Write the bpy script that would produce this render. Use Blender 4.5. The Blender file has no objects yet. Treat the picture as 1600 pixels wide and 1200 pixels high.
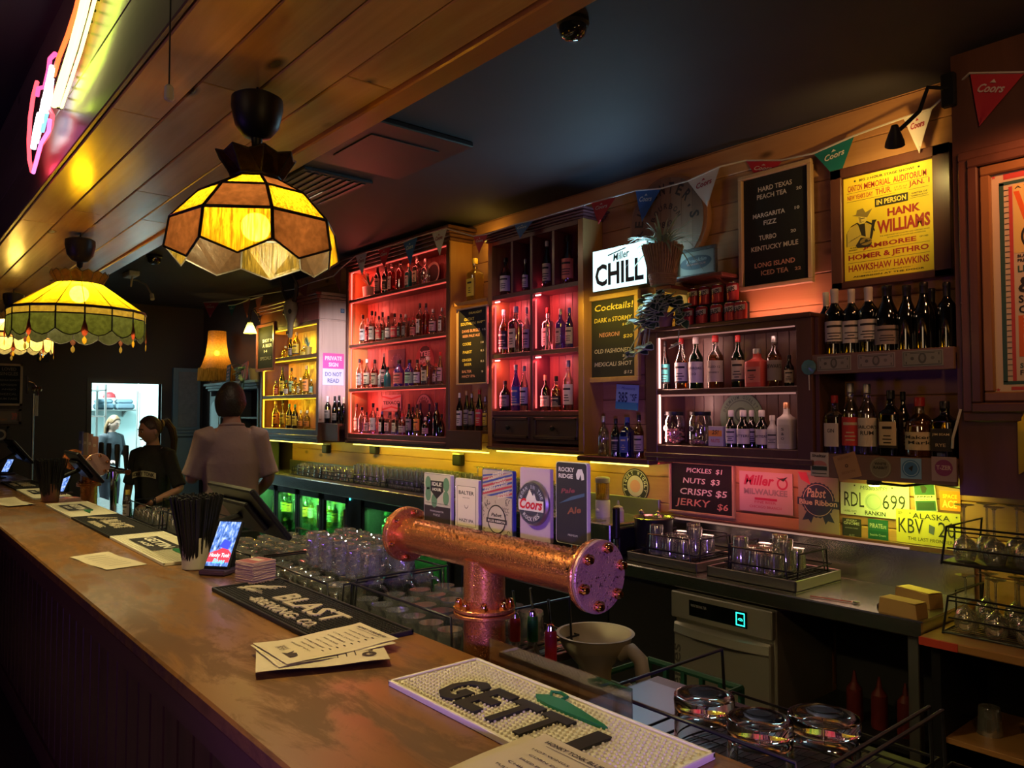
import bpy, bmesh, math, random
from math import sin, cos, pi, radians, atan, sqrt, atan2
from mathutils import Vector, Matrix
random.seed(7)
S = bpy.context.scene
COL = S.collection

# ------------------------------------------------------------------ camera (taken off the photo's two vanishing points)
F = 1200.0; CX, CY = 800.0, 600.0; H = 1.665
AZ = atan(1012/1200.0); PITCH = atan(45/1200.0)
FW = Vector((-cos(AZ)*cos(PITCH), sin(AZ)*cos(PITCH), sin(PITCH)))
RT = Vector((sin(AZ), cos(AZ), 0.0)); UP = RT.cross(FW)
EYE = Vector((0, 0, H))
cam_d = bpy.data.cameras.new('camera'); cam = bpy.data.objects.new('camera', cam_d); COL.objects.link(cam)
cam_d.sensor_width = 36.0; cam_d.lens = 27.0; cam_d.clip_start = 0.02; cam_d.clip_end = 60
m3 = Matrix((RT, UP, -FW)).transposed()
cam.matrix_world = Matrix.Translation(EYE) @ m3.to_4x4()
S.camera = cam

# ------------------------------------------------------------------ world, exposure, light transport
w = bpy.data.worlds.new('night'); S.world = w; w.use_nodes = True
w.node_tree.nodes['Background'].inputs[0].default_value = (0.35, 0.30, 0.5, 1)
w.node_tree.nodes['Background'].inputs[1].default_value = 0.004
S.view_settings.view_transform = 'Standard'
S.view_settings.look = 'None'
S.view_settings.exposure = 0.0
S.view_settings.gamma = 1.0
S.view_settings.use_curve_mapping = False
cy = S.cycles
cy.use_denoising = True
cy.max_bounces = 10; cy.diffuse_bounces = 3; cy.glossy_bounces = 4; cy.transmission_bounces = 8
cy.transparent_max_bounces = 24; cy.caustics_reflective = False; cy.caustics_refractive = False
cy.sample_clamp_indirect = 4.0; cy.use_light_tree = True; cy.blur_glossy = 0.5

def lamp(kind, name, loc, color, power, size=0.05, size_y=None, aim=None, spot=None, blend=0.6):
    d = bpy.data.lights.new(name, kind); d.color = color; d.energy = power
    if kind == 'AREA':
        d.shape = 'RECTANGLE' if size_y else 'SQUARE'; d.size = size
        if size_y: d.size_y = size_y
    else:
        d.shadow_soft_size = size
    if kind == 'SPOT': d.spot_size = spot; d.spot_blend = blend
    o = bpy.data.objects.new(name, d); COL.objects.link(o); o.location = loc
    if aim is not None:
        o.rotation_euler = (Vector(aim) - Vector(loc)).to_track_quat('-Z', 'Y').to_euler()
    return o

# the room's other lamps: venue light behind the viewer (violet), next pendant of the row over the bar, a far ceiling lamp, and added fills
lamp('SPOT', 'violet_stage_light', (0.95, -1.0, 1.28), (0.36, 0.17, 1.0), 250, 0.12, aim=(-1.35, 1.12, 1.18), spot=radians(30), blend=0.6)
lamp('AREA', 'violet_stage_light', (-3.0, -2.4, 0.95), (0.36, 0.15, 1.0), 8, 0.6, 0.6, aim=(-3.0, 0.6, 0.95))
lamp('POINT', 'next_pendant_bulb', (0.28, 0.745, 2.08), (1.0, 0.60, 0.22), 11, 0.06)
lamp('AREA', 'room_lamp', (-1.0, -2.2, 2.85), (1.0, 0.66, 0.36), 9, 1.2, 1.2, aim=(-1.2, 1.5, 1.0))  # added warm fill for the bounce of the room's unseen lamps
lamp('AREA', 'aisle_lamp', (-4.6, 2.0, 3.02), (1.0, 0.72, 0.45), 7, 0.5, 0.5, aim=(-4.6, 2.2, 0))
lamp('SPOT', 'aisle_downlight', (-2.6, 1.75, 3.0), (1.0, 0.84, 0.64), 22, 0.08, aim=(-2.5, 1.55, 1.0), spot=radians(60), blend=0.8)  # added light over the racks to brighten the mugs and copper
lamp('SPOT', 'bench_downlight', (-5.6, 2.75, 3.0), (1.0, 0.93, 0.78), 60, 0.08, aim=(-5.6, 3.1, 1.1), spot=radians(75), blend=0.8)  # added light to brighten the glasses along the back bench
lamp('SPOT', 'aisle_downlight', (-0.7, 1.9, 3.0), (0.9, 0.88, 1.0), 16, 0.08, aim=(-0.8, 1.55, 1.0), spot=radians(46), blend=0.8)  # another added light, lifts the near jugs

# ------------------------------------------------------------------ measuring: a pixel of the 1600x1200 photo to a point on a real plane
def ray(px, py): return FW + RT*((px-CX)/F) + UP*((CY-py)/F)
def PY(px, py, y): r = ray(px, py); return EYE + r*(y/r.y)
def PX(px, py, x): r = ray(px, py); return EYE + r*(x/r.x)
def PZ(px, py, z): r = ray(px, py); return EYE + r*((z-H)/r.z)
def xat(px, y): return PY(px, 640, y).x
def zat(x, y, py):
    k = CY-py
    a = k*(x*FW.x + y*FW.y) - F*(x*UP.x + y*UP.y)
    return H + a/(F*UP.z - k*FW.z)

# ------------------------------------------------------------------ materials
MATS = {}
def N(m, t, **k):
    n = m.node_tree.nodes.new(t)
    for a, b in k.items():
        if hasattr(n, a): setattr(n, a, b)
        else: n.inputs[a].default_value = b
    return n
def newmat(name):
    m = bpy.data.materials.new(name); m.use_nodes = True
    return m, m.node_tree.nodes['Principled BSDF'], m.node_tree.links
def rgb(c): return (c[0], c[1], c[2], 1.0)
def mat(name, c, rough=0.5, metal=0.0, em=None, es=0.0, coat=0.0, trans=0.0, ior=1.45, spec=None, bump=0.0, bscale=60, var=0.0, vscale=8):
    if name in MATS: return MATS[name]
    m, b, L = newmat(name)
    b.inputs['Base Color'].default_value = rgb(c); b.inputs['Roughness'].default_value = rough
    b.inputs['Metallic'].default_value = metal; b.inputs['Coat Weight'].default_value = coat
    b.inputs['Transmission Weight'].default_value = trans; b.inputs['IOR'].default_value = ior
    if spec is not None: b.inputs['Specular IOR Level'].default_value = spec
    if em: b.inputs['Emission Color'].default_value = rgb(em); b.inputs['Emission Strength'].default_value = es
    if bump or var:
        tc = N(m, 'ShaderNodeTexCoord')
        if bump:
            nz = N(m, 'ShaderNodeTexNoise', Scale=bscale, Detail=4.0); bp = N(m, 'ShaderNodeBump', Strength=bump, Distance=0.01)
            L.new(tc.outputs['Object'], nz.inputs['Vector']); L.new(nz.outputs[0], bp.inputs['Height']); L.new(bp.outputs[0], b.inputs['Normal'])
        if var:
            nz = N(m, 'ShaderNodeTexNoise', Scale=vscale, Detail=5.0)
            L.new(tc.outputs['Object'], nz.inputs['Vector'])
            mx = N(m, 'ShaderNodeMix', data_type='RGBA'); mx.inputs[6].default_value = rgb([v*(1-var) for v in c]); mx.inputs[7].default_value = rgb([min(1, v*(1+var)) for v in c])
            L.new(nz.outputs[0], mx.inputs[0]); L.new(mx.outputs[2], b.inputs['Base Color'])
    MATS[name] = m; return m
def wood(name, c1, c2, axis=0, grain=14, rough=0.35, coat=0.0, knots=0.0, island=0.25, scuff=0.0):
    if name in MATS: return MATS[name]
    m, b, L = newmat(name)
    tc = N(m, 'ShaderNodeTexCoord'); mp = N(m, 'ShaderNodeMapping')
    sc = [grain, grain, grain]; sc[axis] = grain*0.07
    mp.inputs['Scale'].default_value = sc
    geo = N(m, 'ShaderNodeNewGeometry')
    mul = N(m, 'ShaderNodeMath', operation='MULTIPLY'); mul.inputs[1].default_value = 37.0
    L.new(geo.outputs['Random Per Island'], mul.inputs[0])
    add = N(m, 'ShaderNodeVectorMath', operation='ADD')
    L.new(tc.outputs['Object'], add.inputs[0]); L.new(mul.outputs[0], add.inputs[1]); L.new(add.outputs[0], mp.inputs['Vector'])
    nz = N(m, 'ShaderNodeTexNoise', Scale=1.0, Detail=6.0, Roughness=0.6, Distortion=0.8); L.new(mp.outputs[0], nz.inputs['Vector'])
    rp = N(m, 'ShaderNodeValToRGB'); rp.color_ramp.elements[0].position = 0.3; rp.color_ramp.elements[1].position = 0.72
    rp.color_ramp.elements[0].color = rgb(c1); rp.color_ramp.elements[1].color = rgb(c2)
    L.new(nz.outputs[0], rp.inputs[0]); out = rp.outputs[0]
    if knots:
        mk = N(m, 'ShaderNodeMapping'); ks = [5.5, 5.5, 5.5]; ks[axis] = 2.4; mk.inputs['Scale'].default_value = ks
        L.new(add.outputs[0], mk.inputs['Vector'])
        vo = N(m, 'ShaderNodeTexVoronoi', Scale=1.0); L.new(mk.outputs[0], vo.inputs['Vector'])
        kr = N(m, 'ShaderNodeValToRGB'); kr.color_ramp.elements[0].position = 0.05; kr.color_ramp.elements[1].position = 0.13
        kr.color_ramp.elements[0].color = (knots, knots, knots, 1); kr.color_ramp.elements[1].color = (0, 0, 0, 1)
        L.new(vo.outputs['Distance'], kr.inputs[0])
        mx = N(m, 'ShaderNodeMix', data_type='RGBA'); mx.inputs[7].default_value = rgb([v*0.16 for v in c1])
        L.new(kr.outputs[0], mx.inputs[0]); L.new(out, mx.inputs[6]); out = mx.outputs[2]
    if island:
        hs = N(m, 'ShaderNodeHueSaturation'); mr = N(m, 'ShaderNodeMapRange'); mr.inputs[3].default_value = 1-island; mr.inputs[4].default_value = 1+island
        L.new(geo.outputs['Random Per Island'], mr.inputs[0]); L.new(mr.outputs[0], hs.inputs['Value']); L.new(out, hs.inputs['Color']); out = hs.outputs[0]
    b.inputs['Roughness'].default_value = rough
    if scuff:
        ms = N(m, 'ShaderNodeMapping'); ms.inputs['Scale'].default_value = (1.1, 3.2, 1)
        L.new(tc.outputs['Object'], ms.inputs['Vector'])
        n2 = N(m, 'ShaderNodeTexNoise', Scale=2.6, Detail=9.0, Roughness=0.68, Distortion=0.5); L.new(ms.outputs[0], n2.inputs['Vector'])
        r2 = N(m, 'ShaderNodeValToRGB'); r2.color_ramp.elements[0].position = 0.46; r2.color_ramp.elements[1].position = 0.56
        L.new(n2.outputs[0], r2.inputs[0])
        mx = N(m, 'ShaderNodeMix', data_type='RGBA'); mx.inputs[7].default_value = rgb([v*0.40 for v in c1])
        mu = N(m, 'ShaderNodeMath', operation='MULTIPLY'); mu.inputs[1].default_value = scuff
        L.new(r2.outputs[0], mu.inputs[0]); L.new(mu.outputs[0], mx.inputs[0]); L.new(out, mx.inputs[6]); out = mx.outputs[2]
        mr = N(m, 'ShaderNodeMapRange'); mr.inputs[3].default_value = rough; mr.inputs[4].default_value = rough+0.3
        L.new(r2.outputs[0], mr.inputs[0]); L.new(mr.outputs[0], b.inputs['Roughness'])
    L.new(out, b.inputs['Base Color']); b.inputs['Coat Weight'].default_value = coat; b.inputs['Coat Roughness'].default_value = 0.15
    bp = N(m, 'ShaderNodeBump', Strength=0.12, Distance=0.004); L.new(nz.outputs[0], bp.inputs['Height']); L.new(bp.outputs[0], b.inputs['Normal'])
    MATS[name] = m; return m
def thinglass(name, tint=(0.93, 0.96, 0.95), gl=0.12, rough=0.03, spec=(1, 1, 1), blend=0.5, body=None, bw=0.0):
    """clear walled glass: see-through tint, mirror at grazing angles, an optional coloured body for what is inside"""
    if name in MATS: return MATS[name]
    m = bpy.data.materials.new(name); m.use_nodes = True; nt = m.node_tree; L = nt.links
    nt.nodes.remove(nt.nodes['Principled BSDF']); out = nt.nodes['Material Output']
    tr = N(m, 'ShaderNodeBsdfTransparent'); tr.inputs[0].default_value = rgb(tint)
    last = tr.outputs[0]
    if body:
        df = N(m, 'ShaderNodeBsdfTranslucent'); df.inputs[0].default_value = rgb(body)
        d2 = N(m, 'ShaderNodeBsdfDiffuse'); d2.inputs[0].default_value = rgb(body)
        ad = N(m, 'ShaderNodeMixShader'); L.new(df.outputs[0], ad.inputs[1]); L.new(d2.outputs[0], ad.inputs[2])
        mb = N(m, 'ShaderNodeMixShader'); mb.inputs[0].default_value = bw; L.new(last, mb.inputs[1]); L.new(ad.outputs[0], mb.inputs[2]); last = mb.outputs[0]
    gs = N(m, 'ShaderNodeBsdfGlossy'); gs.inputs[0].default_value = rgb(spec); gs.inputs['Roughness'].default_value = rough
    lw = N(m, 'ShaderNodeLayerWeight', Blend=blend); mr = N(m, 'ShaderNodeMapRange'); mr.inputs[3].default_value = gl; mr.inputs[4].default_value = 0.75
    L.new(lw.outputs['Fresnel'], mr.inputs[0])
    mx = N(m, 'ShaderNodeMixShader'); L.new(mr.outputs[0], mx.inputs[0]); L.new(last, mx.inputs[1]); L.new(gs.outputs[0], mx.inputs[2])
    L.new(mx.outputs[0], out.inputs[0]); MATS[name] = m; return m
def stained(name, c, streak=0, trans=0.35):
    """textured art glass: lets light through, scatters it, and shines"""
    if name in MATS: return MATS[name]
    m = bpy.data.materials.new(name); m.use_nodes = True; nt = m.node_tree; L = nt.links
    nt.nodes.remove(nt.nodes['Principled BSDF']); out = nt.nodes['Material Output']
    tc = N(m, 'ShaderNodeTexCoord'); mp = N(m, 'ShaderNodeMapping'); mp.inputs['Scale'].default_value = (170, 170, 9) if streak else (60, 60, 60)
    nz = N(m, 'ShaderNodeTexNoise', Scale=1.0, Detail=3.0, Distortion=0.3); L.new(tc.outputs['Object'], mp.inputs[0]); L.new(mp.outputs[0], nz.inputs['Vector'])
    rp = N(m, 'ShaderNodeValToRGB'); rp.color_ramp.elements[0].position = 0.35; rp.color_ramp.elements[1].position = 0.68
    rp.color_ramp.elements[0].color = rgb([v*(0.35 if streak else 0.7) for v in c]); rp.color_ramp.elements[1].color = rgb(c)
    L.new(nz.outputs[0], rp.inputs[0])
    bp = N(m, 'ShaderNodeBump', Strength=0.6, Distance=0.004); L.new(nz.outputs[0], bp.inputs['Height'])
    tr = N(m, 'ShaderNodeBsdfTransparent'); L.new(rp.outputs[0], tr.inputs[0])
    tl = N(m, 'ShaderNodeBsdfTranslucent'); L.new(rp.outputs[0], tl.inputs[0]); L.new(bp.outputs[0], tl.inputs['Normal'])
    df = N(m, 'ShaderNodeBsdfDiffuse'); L.new(rp.outputs[0], df.inputs[0])
    gs = N(m, 'ShaderNodeBsdfGlossy', Roughness=0.3); L.new(bp.outputs[0], gs.inputs['Normal'])
    a = N(m, 'ShaderNodeMixShader'); a.inputs[0].default_value = 0.10; L.new(tl.outputs[0], a.inputs[1]); L.new(df.outputs[0], a.inputs[2])
    b = N(m, 'ShaderNodeMixShader'); b.inputs[0].default_value = trans; L.new(a.outputs[0], b.inputs[1]); L.new(tr.outputs[0], b.inputs[2])
    g = N(m, 'ShaderNodeMixShader'); g.inputs[0].default_value = 0.004; L.new(b.outputs[0], g.inputs[1]); L.new(gs.outputs[0], g.inputs[2])
    L.new(g.outputs[0], out.inputs[0]); MATS[name] = m; return m
def glow(name, c, s): return mat(name, (0.02, 0.02, 0.02), 0.5, em=c, es=s)
_pc = {}
def paint(c, rough=0.55):
    k = (tuple(round(v, 3) for v in c), rough)
    if k not in _pc: _pc[k] = mat('paint_%d' % len(_pc), c, rough)
    return _pc[k]

# ------------------------------------------------------------------ mesh builder
def frame(o, u, v):
    u = Vector(u).normalized(); v = Vector(v); n = u.cross(v).normalized(); v = n.cross(u)
    M = Matrix((u, v, n)).transposed().to_4x4(); M.translation = Vector(o); return M
def FB(x, y, z): return frame((x, y, z), (1, 0, 0), (0, 0, 1))      # faces the bar (-y)
def FS(x, y, z): return frame((x, y, z), (0, 1, 0), (0, 0, 1))      # faces +x
def FT(x, y, z, a=0): return frame((x, y, z), (cos(a), sin(a), 0), (-sin(a), cos(a), 0))   # lies on a top
_tx = {}
def text_geo(s, bold, shear):
    k = (s, bold, shear)
    if k not in _tx:
        cu = bpy.data.curves.new('t', 'FONT'); cu.body = s; cu.size = 1.0; cu.offset = bold; cu.shear = shear; cu.resolution_u = 2
        ob = bpy.data.objects.new('t', cu); me = ob.to_mesh()
        vs = [tuple(v.co) for v in me.vertices]; fs = [tuple(p.vertices) for p in me.polygons]
        ob.to_mesh_clear(); bpy.data.objects.remove(ob); bpy.data.curves.remove(cu)
        if not vs: vs = [(0, 0, 0)]
        x0 = min(v[0] for v in vs); x1 = max(v[0] for v in vs); y0 = min(v[1] for v in vs); y1 = max(v[1] for v in vs)
        _tx[k] = ([(v[0]-x0, v[1]-y0) for v in vs], fs, max(1e-4, x1-x0), max(1e-4, y1-y0))
    return _tx[k]
class MB:
    def __init__(s): s.v = []; s.f = []; s.m = []; s.mats = []
    def mi(s, m):
        if m not in s.mats: s.mats.append(m)
        return s.mats.index(m)
    def add(s, vs, fs, m, M=None):
        b = len(s.v); i = s.mi(m)
        for v in vs: s.v.append(tuple(M @ Vector(v)) if M is not None else tuple(v))
        for f in fs: s.f.append(tuple(b+q for q in f)); s.m.append(i)
        return s
    def box(s, a, c, m, bev=0.0, M=None):
        x0, y0, z0 = [min(a[i], c[i]) for i in range(3)]; x1, y1, z1 = [max(a[i], c[i]) for i in range(3)]
        if not bev:
            vs = [(x0, y0, z0), (x1, y0, z0), (x1, y1, z0), (x0, y1, z0), (x0, y0, z1), (x1, y0, z1), (x1, y1, z1), (x0, y1, z1)]
            return s.add(vs, [(3, 2, 1, 0), (4, 5, 6, 7), (0, 1, 5, 4), (1, 2, 6, 5), (2, 3, 7, 6), (3, 0, 4, 7)], m, M)
        bm = bmesh.new(); bmesh.ops.create_cube(bm, size=1.0)
        for v in bm.verts: v.co = ((x0+x1)/2+v.co.x*(x1-x0), (y0+y1)/2+v.co.y*(y1-y0), (z0+z1)/2+v.co.z*(z1-z0))
        bmesh.ops.bevel(bm, geom=bm.edges[:], offset=bev, segments=1, profile=0.5, affect='EDGES')
        bm.verts.index_update()
        s.add([v.co[:] for v in bm.verts], [[v.index for v in f.verts] for f in bm.faces], m, M); bm.free(); return s
    def lathe(s, prof, m, M=None, n=20, close=True, sup=None, cols=None):
        """prof: [(radius, z)] ; sup: exponent of a squared-off cross section ; cols: material per ring band"""
        vs = []
        for r, z in prof:
            for k in range(n):
                a = 2*pi*(k+0.5)/n; c, d = cos(a), sin(a); q = 1.0
                if sup: q = 1.0/((abs(c)**sup+abs(d)**sup)**(1.0/sup))
                vs.append((r*c*q, r*d*q, z))
        for j in range(len(prof)-1):
            fs = [(j*n+k, j*n+(k+1) % n, (j+1)*n+(k+1) % n, (j+1)*n+k) for k in range(n)]
            if j == 0: s.add(vs, fs, cols[j] if cols else m, M); base = len(s.v)-len(vs)
            else:
                i = s.mi(cols[j] if cols else m)
                for f in fs: s.f.append(tuple(base+q for q in f)); s.m.append(i)
        if close:
            i = s.mi(cols[0] if cols else m); s.f.append(tuple(base+k for k in reversed(range(n)))); s.m.append(i)
            i = s.mi(cols[-1] if cols else m); s.f.append(tuple(base+(len(prof)-1)*n+k for k in range(n))); s.m.append(i)
        return s
    def cyl(s, p0, p1, r, m, n=16, r1=None):
        p0 = Vector(p0); p1 = Vector(p1); d = p1-p0; l = d.length
        M = Matrix.Translation(p0) @ d.to_track_quat('Z', 'Y').to_matrix().to_4x4()
        return s.lathe([(r, 0), (r if r1 is None else r1, l)], m, M, n)
    def ball(s, c, r, m, n=12, sx=1, sy=1, sz=1):
        pr = [(max(1e-4, r*sin(pi*k/(n//2+1))), -r*cos(pi*k/(n//2+1))) for k in range(n//2+2)]
        return s.lathe(pr, m, Matrix.Translation(c) @ Matrix.Diagonal((sx, sy, sz, 1)), n)
    def tube(s, pts, r, m, n=6, closed=False, r1=None):
        P = [Vector(p) for p in pts]; k = len(P); vs = []; up = None
        for i, p in enumerate(P):
            a = P[i-1] if (i or closed) else P[i]; b = P[(i+1) % k] if (i < k-1 or closed) else P[i]
            t = (b-a).normalized()
            if up is None: up = Vector((0, 0, 1)) if abs(t.z) < 0.9 else Vector((1, 0, 0))
            x = t.cross(up).normalized(); up = x.cross(t).normalized()
            rr = r if r1 is None else r+(r1-r)*i/max(1, k-1)
            for q in range(n): vs.append(p + x*(rr*cos(2*pi*q/n)) + up*(rr*sin(2*pi*q/n)))
        fs = []
        for i in range(k if closed else k-1):
            j = (i+1) % k
            fs += [(i*n+q, j*n+q, j*n+(q+1) % n, i*n+(q+1) % n) for q in range(n)]
        if not closed: fs += [tuple(reversed(range(n))), tuple((k-1)*n+q for q in range(n))]
        return s.add(vs, fs, m)
    def prism(s, pts, d, m, M=None, z=0.0):
        n = len(pts); vs = [(x, y, z) for x, y in pts]+[(x, y, z+d) for x, y in pts]
        return s.add(vs, [tuple(reversed(range(n))), tuple(range(n, 2*n))]+[(i, (i+1) % n, n+(i+1) % n, n+i) for i in range(n)], m, M)
    def flat(s, pts, m, M=None, z=0.0):
        return s.add([(x, y, z) for x, y in pts], [tuple(range(len(pts)))], m, M)
    def rect(s, x0, y0, x1, y1, m, M=None, z=0.0): return s.flat([(x0, y0), (x1, y0), (x1, y1), (x0, y1)], m, M, z)
    def disc(s, cx, cy, r, m, M=None, z=0.0, n=28, ry=None): return s.flat([(cx+r*cos(2*pi*k/n), cy+(ry or r)*sin(2*pi*k/n)) for k in range(n)], m, M, z)
    def ring(s, cx, cy, r0, r1, m, M=None, z=0.0, n=32, a0=0, a1=2*pi):
        vs = []
        for k in range(n+1):
            a = a0+(a1-a0)*k/n; vs += [(cx+r0*cos(a), cy+r0*sin(a), z), (cx+r1*cos(a), cy+r1*sin(a), z)]
        return s.add(vs, [(2*k, 2*k+1, 2*k+3, 2*k+2) for k in range(n)], m, M)
    def text(s, t, m, M, x, y, h, w=None, al='C', bold=0.0, shear=0.0, z=0.001, ext=0.0, rot=0.0):
        """letters: cap height h, width w (or natural), anchored at (x, y) = baseline left/centre/right"""
        vs, fs, tw, th = text_geo(t, bold, shear)
        hh = th
        sy = h/hh; sx = (w/tw) if w else sy; W = tw*sx
        ox = {'L': 0, 'C': -W/2, 'R': -W}[al]
        c, d = cos(rot), sin(rot)
        p = [((a*sx+ox), b*sy) for a, b in vs]
        p = [(x+a*c-b*d, y+a*d+b*c) for a, b in p]
        s.add([(a, b, z+ext) for a, b in p], fs, m, M)
        if ext:
            cnt = {}
            for f in fs:
                for i in range(len(f)):
                    e = (f[i], f[(i+1) % len(f)]); k = (min(e), max(e)); cnt.setdefault(k, []).append(e)
            q = [e[0] for e in cnt.values() if len(e) == 1]
            n = len(p); vv = [(a, b, z+ext) for a, b in p]+[(a, b, z) for a, b in p]
            s.add(vv, [(a, n+a, n+b, b) for a, b in q], m, M)
        return s
    def arctext(s, t, m, M, cx, cy, r, h, a0, a1, bold=0.0, z=0.001, wf=0.8, inner=False):
        n = len(t)
        for i, ch in enumerate(t):
            if ch == ' ': continue
            a = a0+(a1-a0)*(i+0.5)/n
            ro = a-pi/2 if not inner else a+pi/2
            cw = abs(a1-a0)/n*r*wf
            vs, fs, tw, th = text_geo(ch, bold, 0)
            s.text(ch, m, M, cx+r*cos(a), cy+r*sin(a), h if ch not in "-'.*" else h*0.3, min(cw, h*0.9) if ch not in "I1'.-*" else cw*0.3, 'C', bold, 0, z, 0, ro)
        return s
    def obj(s, name, parent=None, ang=29, loc=None, recalc=True, world=False):
        me = bpy.data.meshes.new(name); me.from_pydata(s.v, [], s.f)
        for m in s.mats: me.materials.append(m)
        me.polygons.foreach_set('material_index', s.m)
        if recalc:
            bm = bmesh.new(); bm.from_mesh(me); bmesh.ops.recalc_face_normals(bm, faces=bm.faces[:]); bm.to_mesh(me); bm.free()
        me.polygons.foreach_set('use_smooth', [True]*len(me.polygons))
        me.set_sharp_from_angle(angle=radians(ang)); me.update()
        o = bpy.data.objects.new(name, me); COL.objects.link(o)
        if parent is not None: o.parent = parent
        if loc is not None: o.location = loc
        if world and parent is not None: o.location = -parent.location
        return o
def tag(o, label=None, cat=None, group=None, kind=None):
    if label: o['label'] = label
    if cat: o['category'] = cat
    if group: o['group'] = group
    if kind: o['kind'] = kind
    return o
def thing(name, label, cat, loc=(0, 0, 0), rz=0.0, group=None):
    o = bpy.data.objects.new(name, None); COL.objects.link(o); o.empty_display_size = 0.05
    o.location = loc; o.rotation_euler = (0, 0, rz)
    return tag(o, label, cat, group)
def struct(mb, name): return tag(mb.obj(name), kind='structure')
def copy_tree(o, parent=None):
    c = o.copy(); COL.objects.link(c); c.parent = parent
    for ch in o.children: copy_tree(ch, c)
    return c
ORD = ['first', 'second', 'third', 'fourth', 'fifth', 'sixth', 'seventh', 'eighth', 'ninth', 'tenth', 'eleventh', 'twelfth', 'thirteenth', 'fourteenth', 'fifteenth', 'sixteenth', 'seventeenth', 'eighteenth', 'nineteenth', 'twentieth']
def nth(i, n):
    return 'leftmost' if i == 0 else ('rightmost' if i == n-1 else ORD[i]+' from left')
# ------------------------------------------------------------------ the room
CEIL = 3.05; WALL = 3.42; FAR = -10.5; CT = 1.05                     # ceiling, back wall, far wall, counter top
BZ = 2.495; BY0, BY1 = 0.48, 1.095                                   # timber bulkhead over the bar
PINE = wood('varnished_pine', (0.52, 0.30, 0.09), (0.80, 0.54, 0.20), 0, 9, 0.25, 0.3, 1.0, 0.22)
PINE_EDGE = wood('pine_trim', (0.40, 0.18, 0.05), (0.50, 0.26, 0.08), 0, 9, 0.3, 0.2, 0.4, 0.1)
PINE_WALL = wood('pine_wall', (0.40, 0.19, 0.075), (0.56, 0.30, 0.13), 0, 10, 0.4, 0.05, 0.8, 0.15)
BROWN_WOOD = wood('brown_wood', (0.085, 0.035, 0.022), (0.13, 0.055, 0.035), 2, 10, 0.38, 0.1, 0, 0.12)
BROWN_WOOD_X = wood('brown_wood_long', (0.085, 0.035, 0.022), (0.13, 0.055, 0.035), 0, 10, 0.38, 0.1, 0, 0.12)
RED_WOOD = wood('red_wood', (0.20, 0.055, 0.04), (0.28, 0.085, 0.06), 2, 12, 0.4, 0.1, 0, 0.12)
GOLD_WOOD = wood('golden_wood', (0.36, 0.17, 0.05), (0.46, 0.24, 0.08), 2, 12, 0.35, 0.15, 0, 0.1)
DARKPLUM = wood('plum_wood', (0.055, 0.028, 0.034), (0.085, 0.042, 0.048), 0, 10, 0.4, 0.1, 0, 0.1)
BLACK = mat('black_paint', (0.012, 0.012, 0.014), 0.55)
CEILM = mat('ceiling_paint', (0.045, 0.045, 0.052), 0.75, spec=0.25, var=0.15, vscale=3)
FARM = mat('far_wall_paint', (0.045, 0.028, 0.022), 0.6)
STEEL = mat('brushed_steel', (0.62, 0.61, 0.58), 0.24, 1.0, bump=0.05, bscale=90)
STEEL_D = mat('dull_steel', (0.42, 0.42, 0.41), 0.38, 1.0)
CHROME = mat('chrome', (0.8, 0.8, 0.8), 0.08, 1.0)
WIRE = mat('black_wire', (0.012, 0.012, 0.016), 0.32)
BPLAST = mat('black_plastic', (0.011, 0.011, 0.013), 0.42, spec=0.3)
WHITE = mat('white_plastic', (0.62, 0.60, 0.56), 0.45)
RUBBER_K = mat('black_rubber', (0.014, 0.014, 0.016), 0.6)
RUBBER_W = mat('cream_rubber', (0.76, 0.73, 0.58), 0.55)
CREAM = mat('cream_paper', (0.60, 0.53, 0.38), 0.6)
INK = mat('dark_ink', (0.02, 0.018, 0.016), 0.6)
def beaded(name, c, rough, metal):
    """copper beaded all over with small drops of condensation"""
    m, b, L = newmat(name); b.inputs['Base Color'].default_value = rgb(c); b.inputs['Metallic'].default_value = metal; b.inputs['Roughness'].default_value = rough
    tc = N(m, 'ShaderNodeTexCoord'); h = None
    for sc, st in ((190, .9), (420, .5)):
        vo = N(m, 'ShaderNodeTexVoronoi', Scale=float(sc)); L.new(tc.outputs['Object'], vo.inputs['Vector']); mr = N(m, 'ShaderNodeMapRange'); mr.inputs[1].default_value = .1; mr.inputs[2].default_value = .42; mr.inputs[3].default_value = 1; mr.inputs[4].default_value = 0; mr.interpolation_type = 'SMOOTHSTEP'
        L.new(vo.outputs['Distance'], mr.inputs[0]); bp = N(m, 'ShaderNodeBump', Strength=st, Distance=.0012); L.new(mr.outputs[0], bp.inputs['Height'])
        if h: L.new(h, bp.inputs['Normal'])
        h = bp.outputs[0]
    L.new(h, b.inputs['Normal']); MATS[name] = m; return m
COPPER = beaded('copper', (0.66, 0.25, 0.09), 0.26, 0.86)
COPPER_F = beaded('misted_copper', (0.50, 0.29, 0.25), 0.40, 0.50)
BRASS = mat('polished_copper', (0.86, 0.42, 0.2), 0.12, 1.0)
CORD = mat('cord', (0.6, 0.55, 0.45), 0.7)

b = MB(); b.box((-14.2, -3.6, -0.06), (2.9, 4.0, 0.0), mat('floor_dark', (0.05, 0.035, 0.03), 0.5, var=0.3, vscale=5)); struct(b, 'floor')
b = MB(); b.box((-10.7, -3.6, CEIL), (2.9, 4.0, CEIL+0.08), CEILM); struct(b, 'ceiling')
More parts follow.
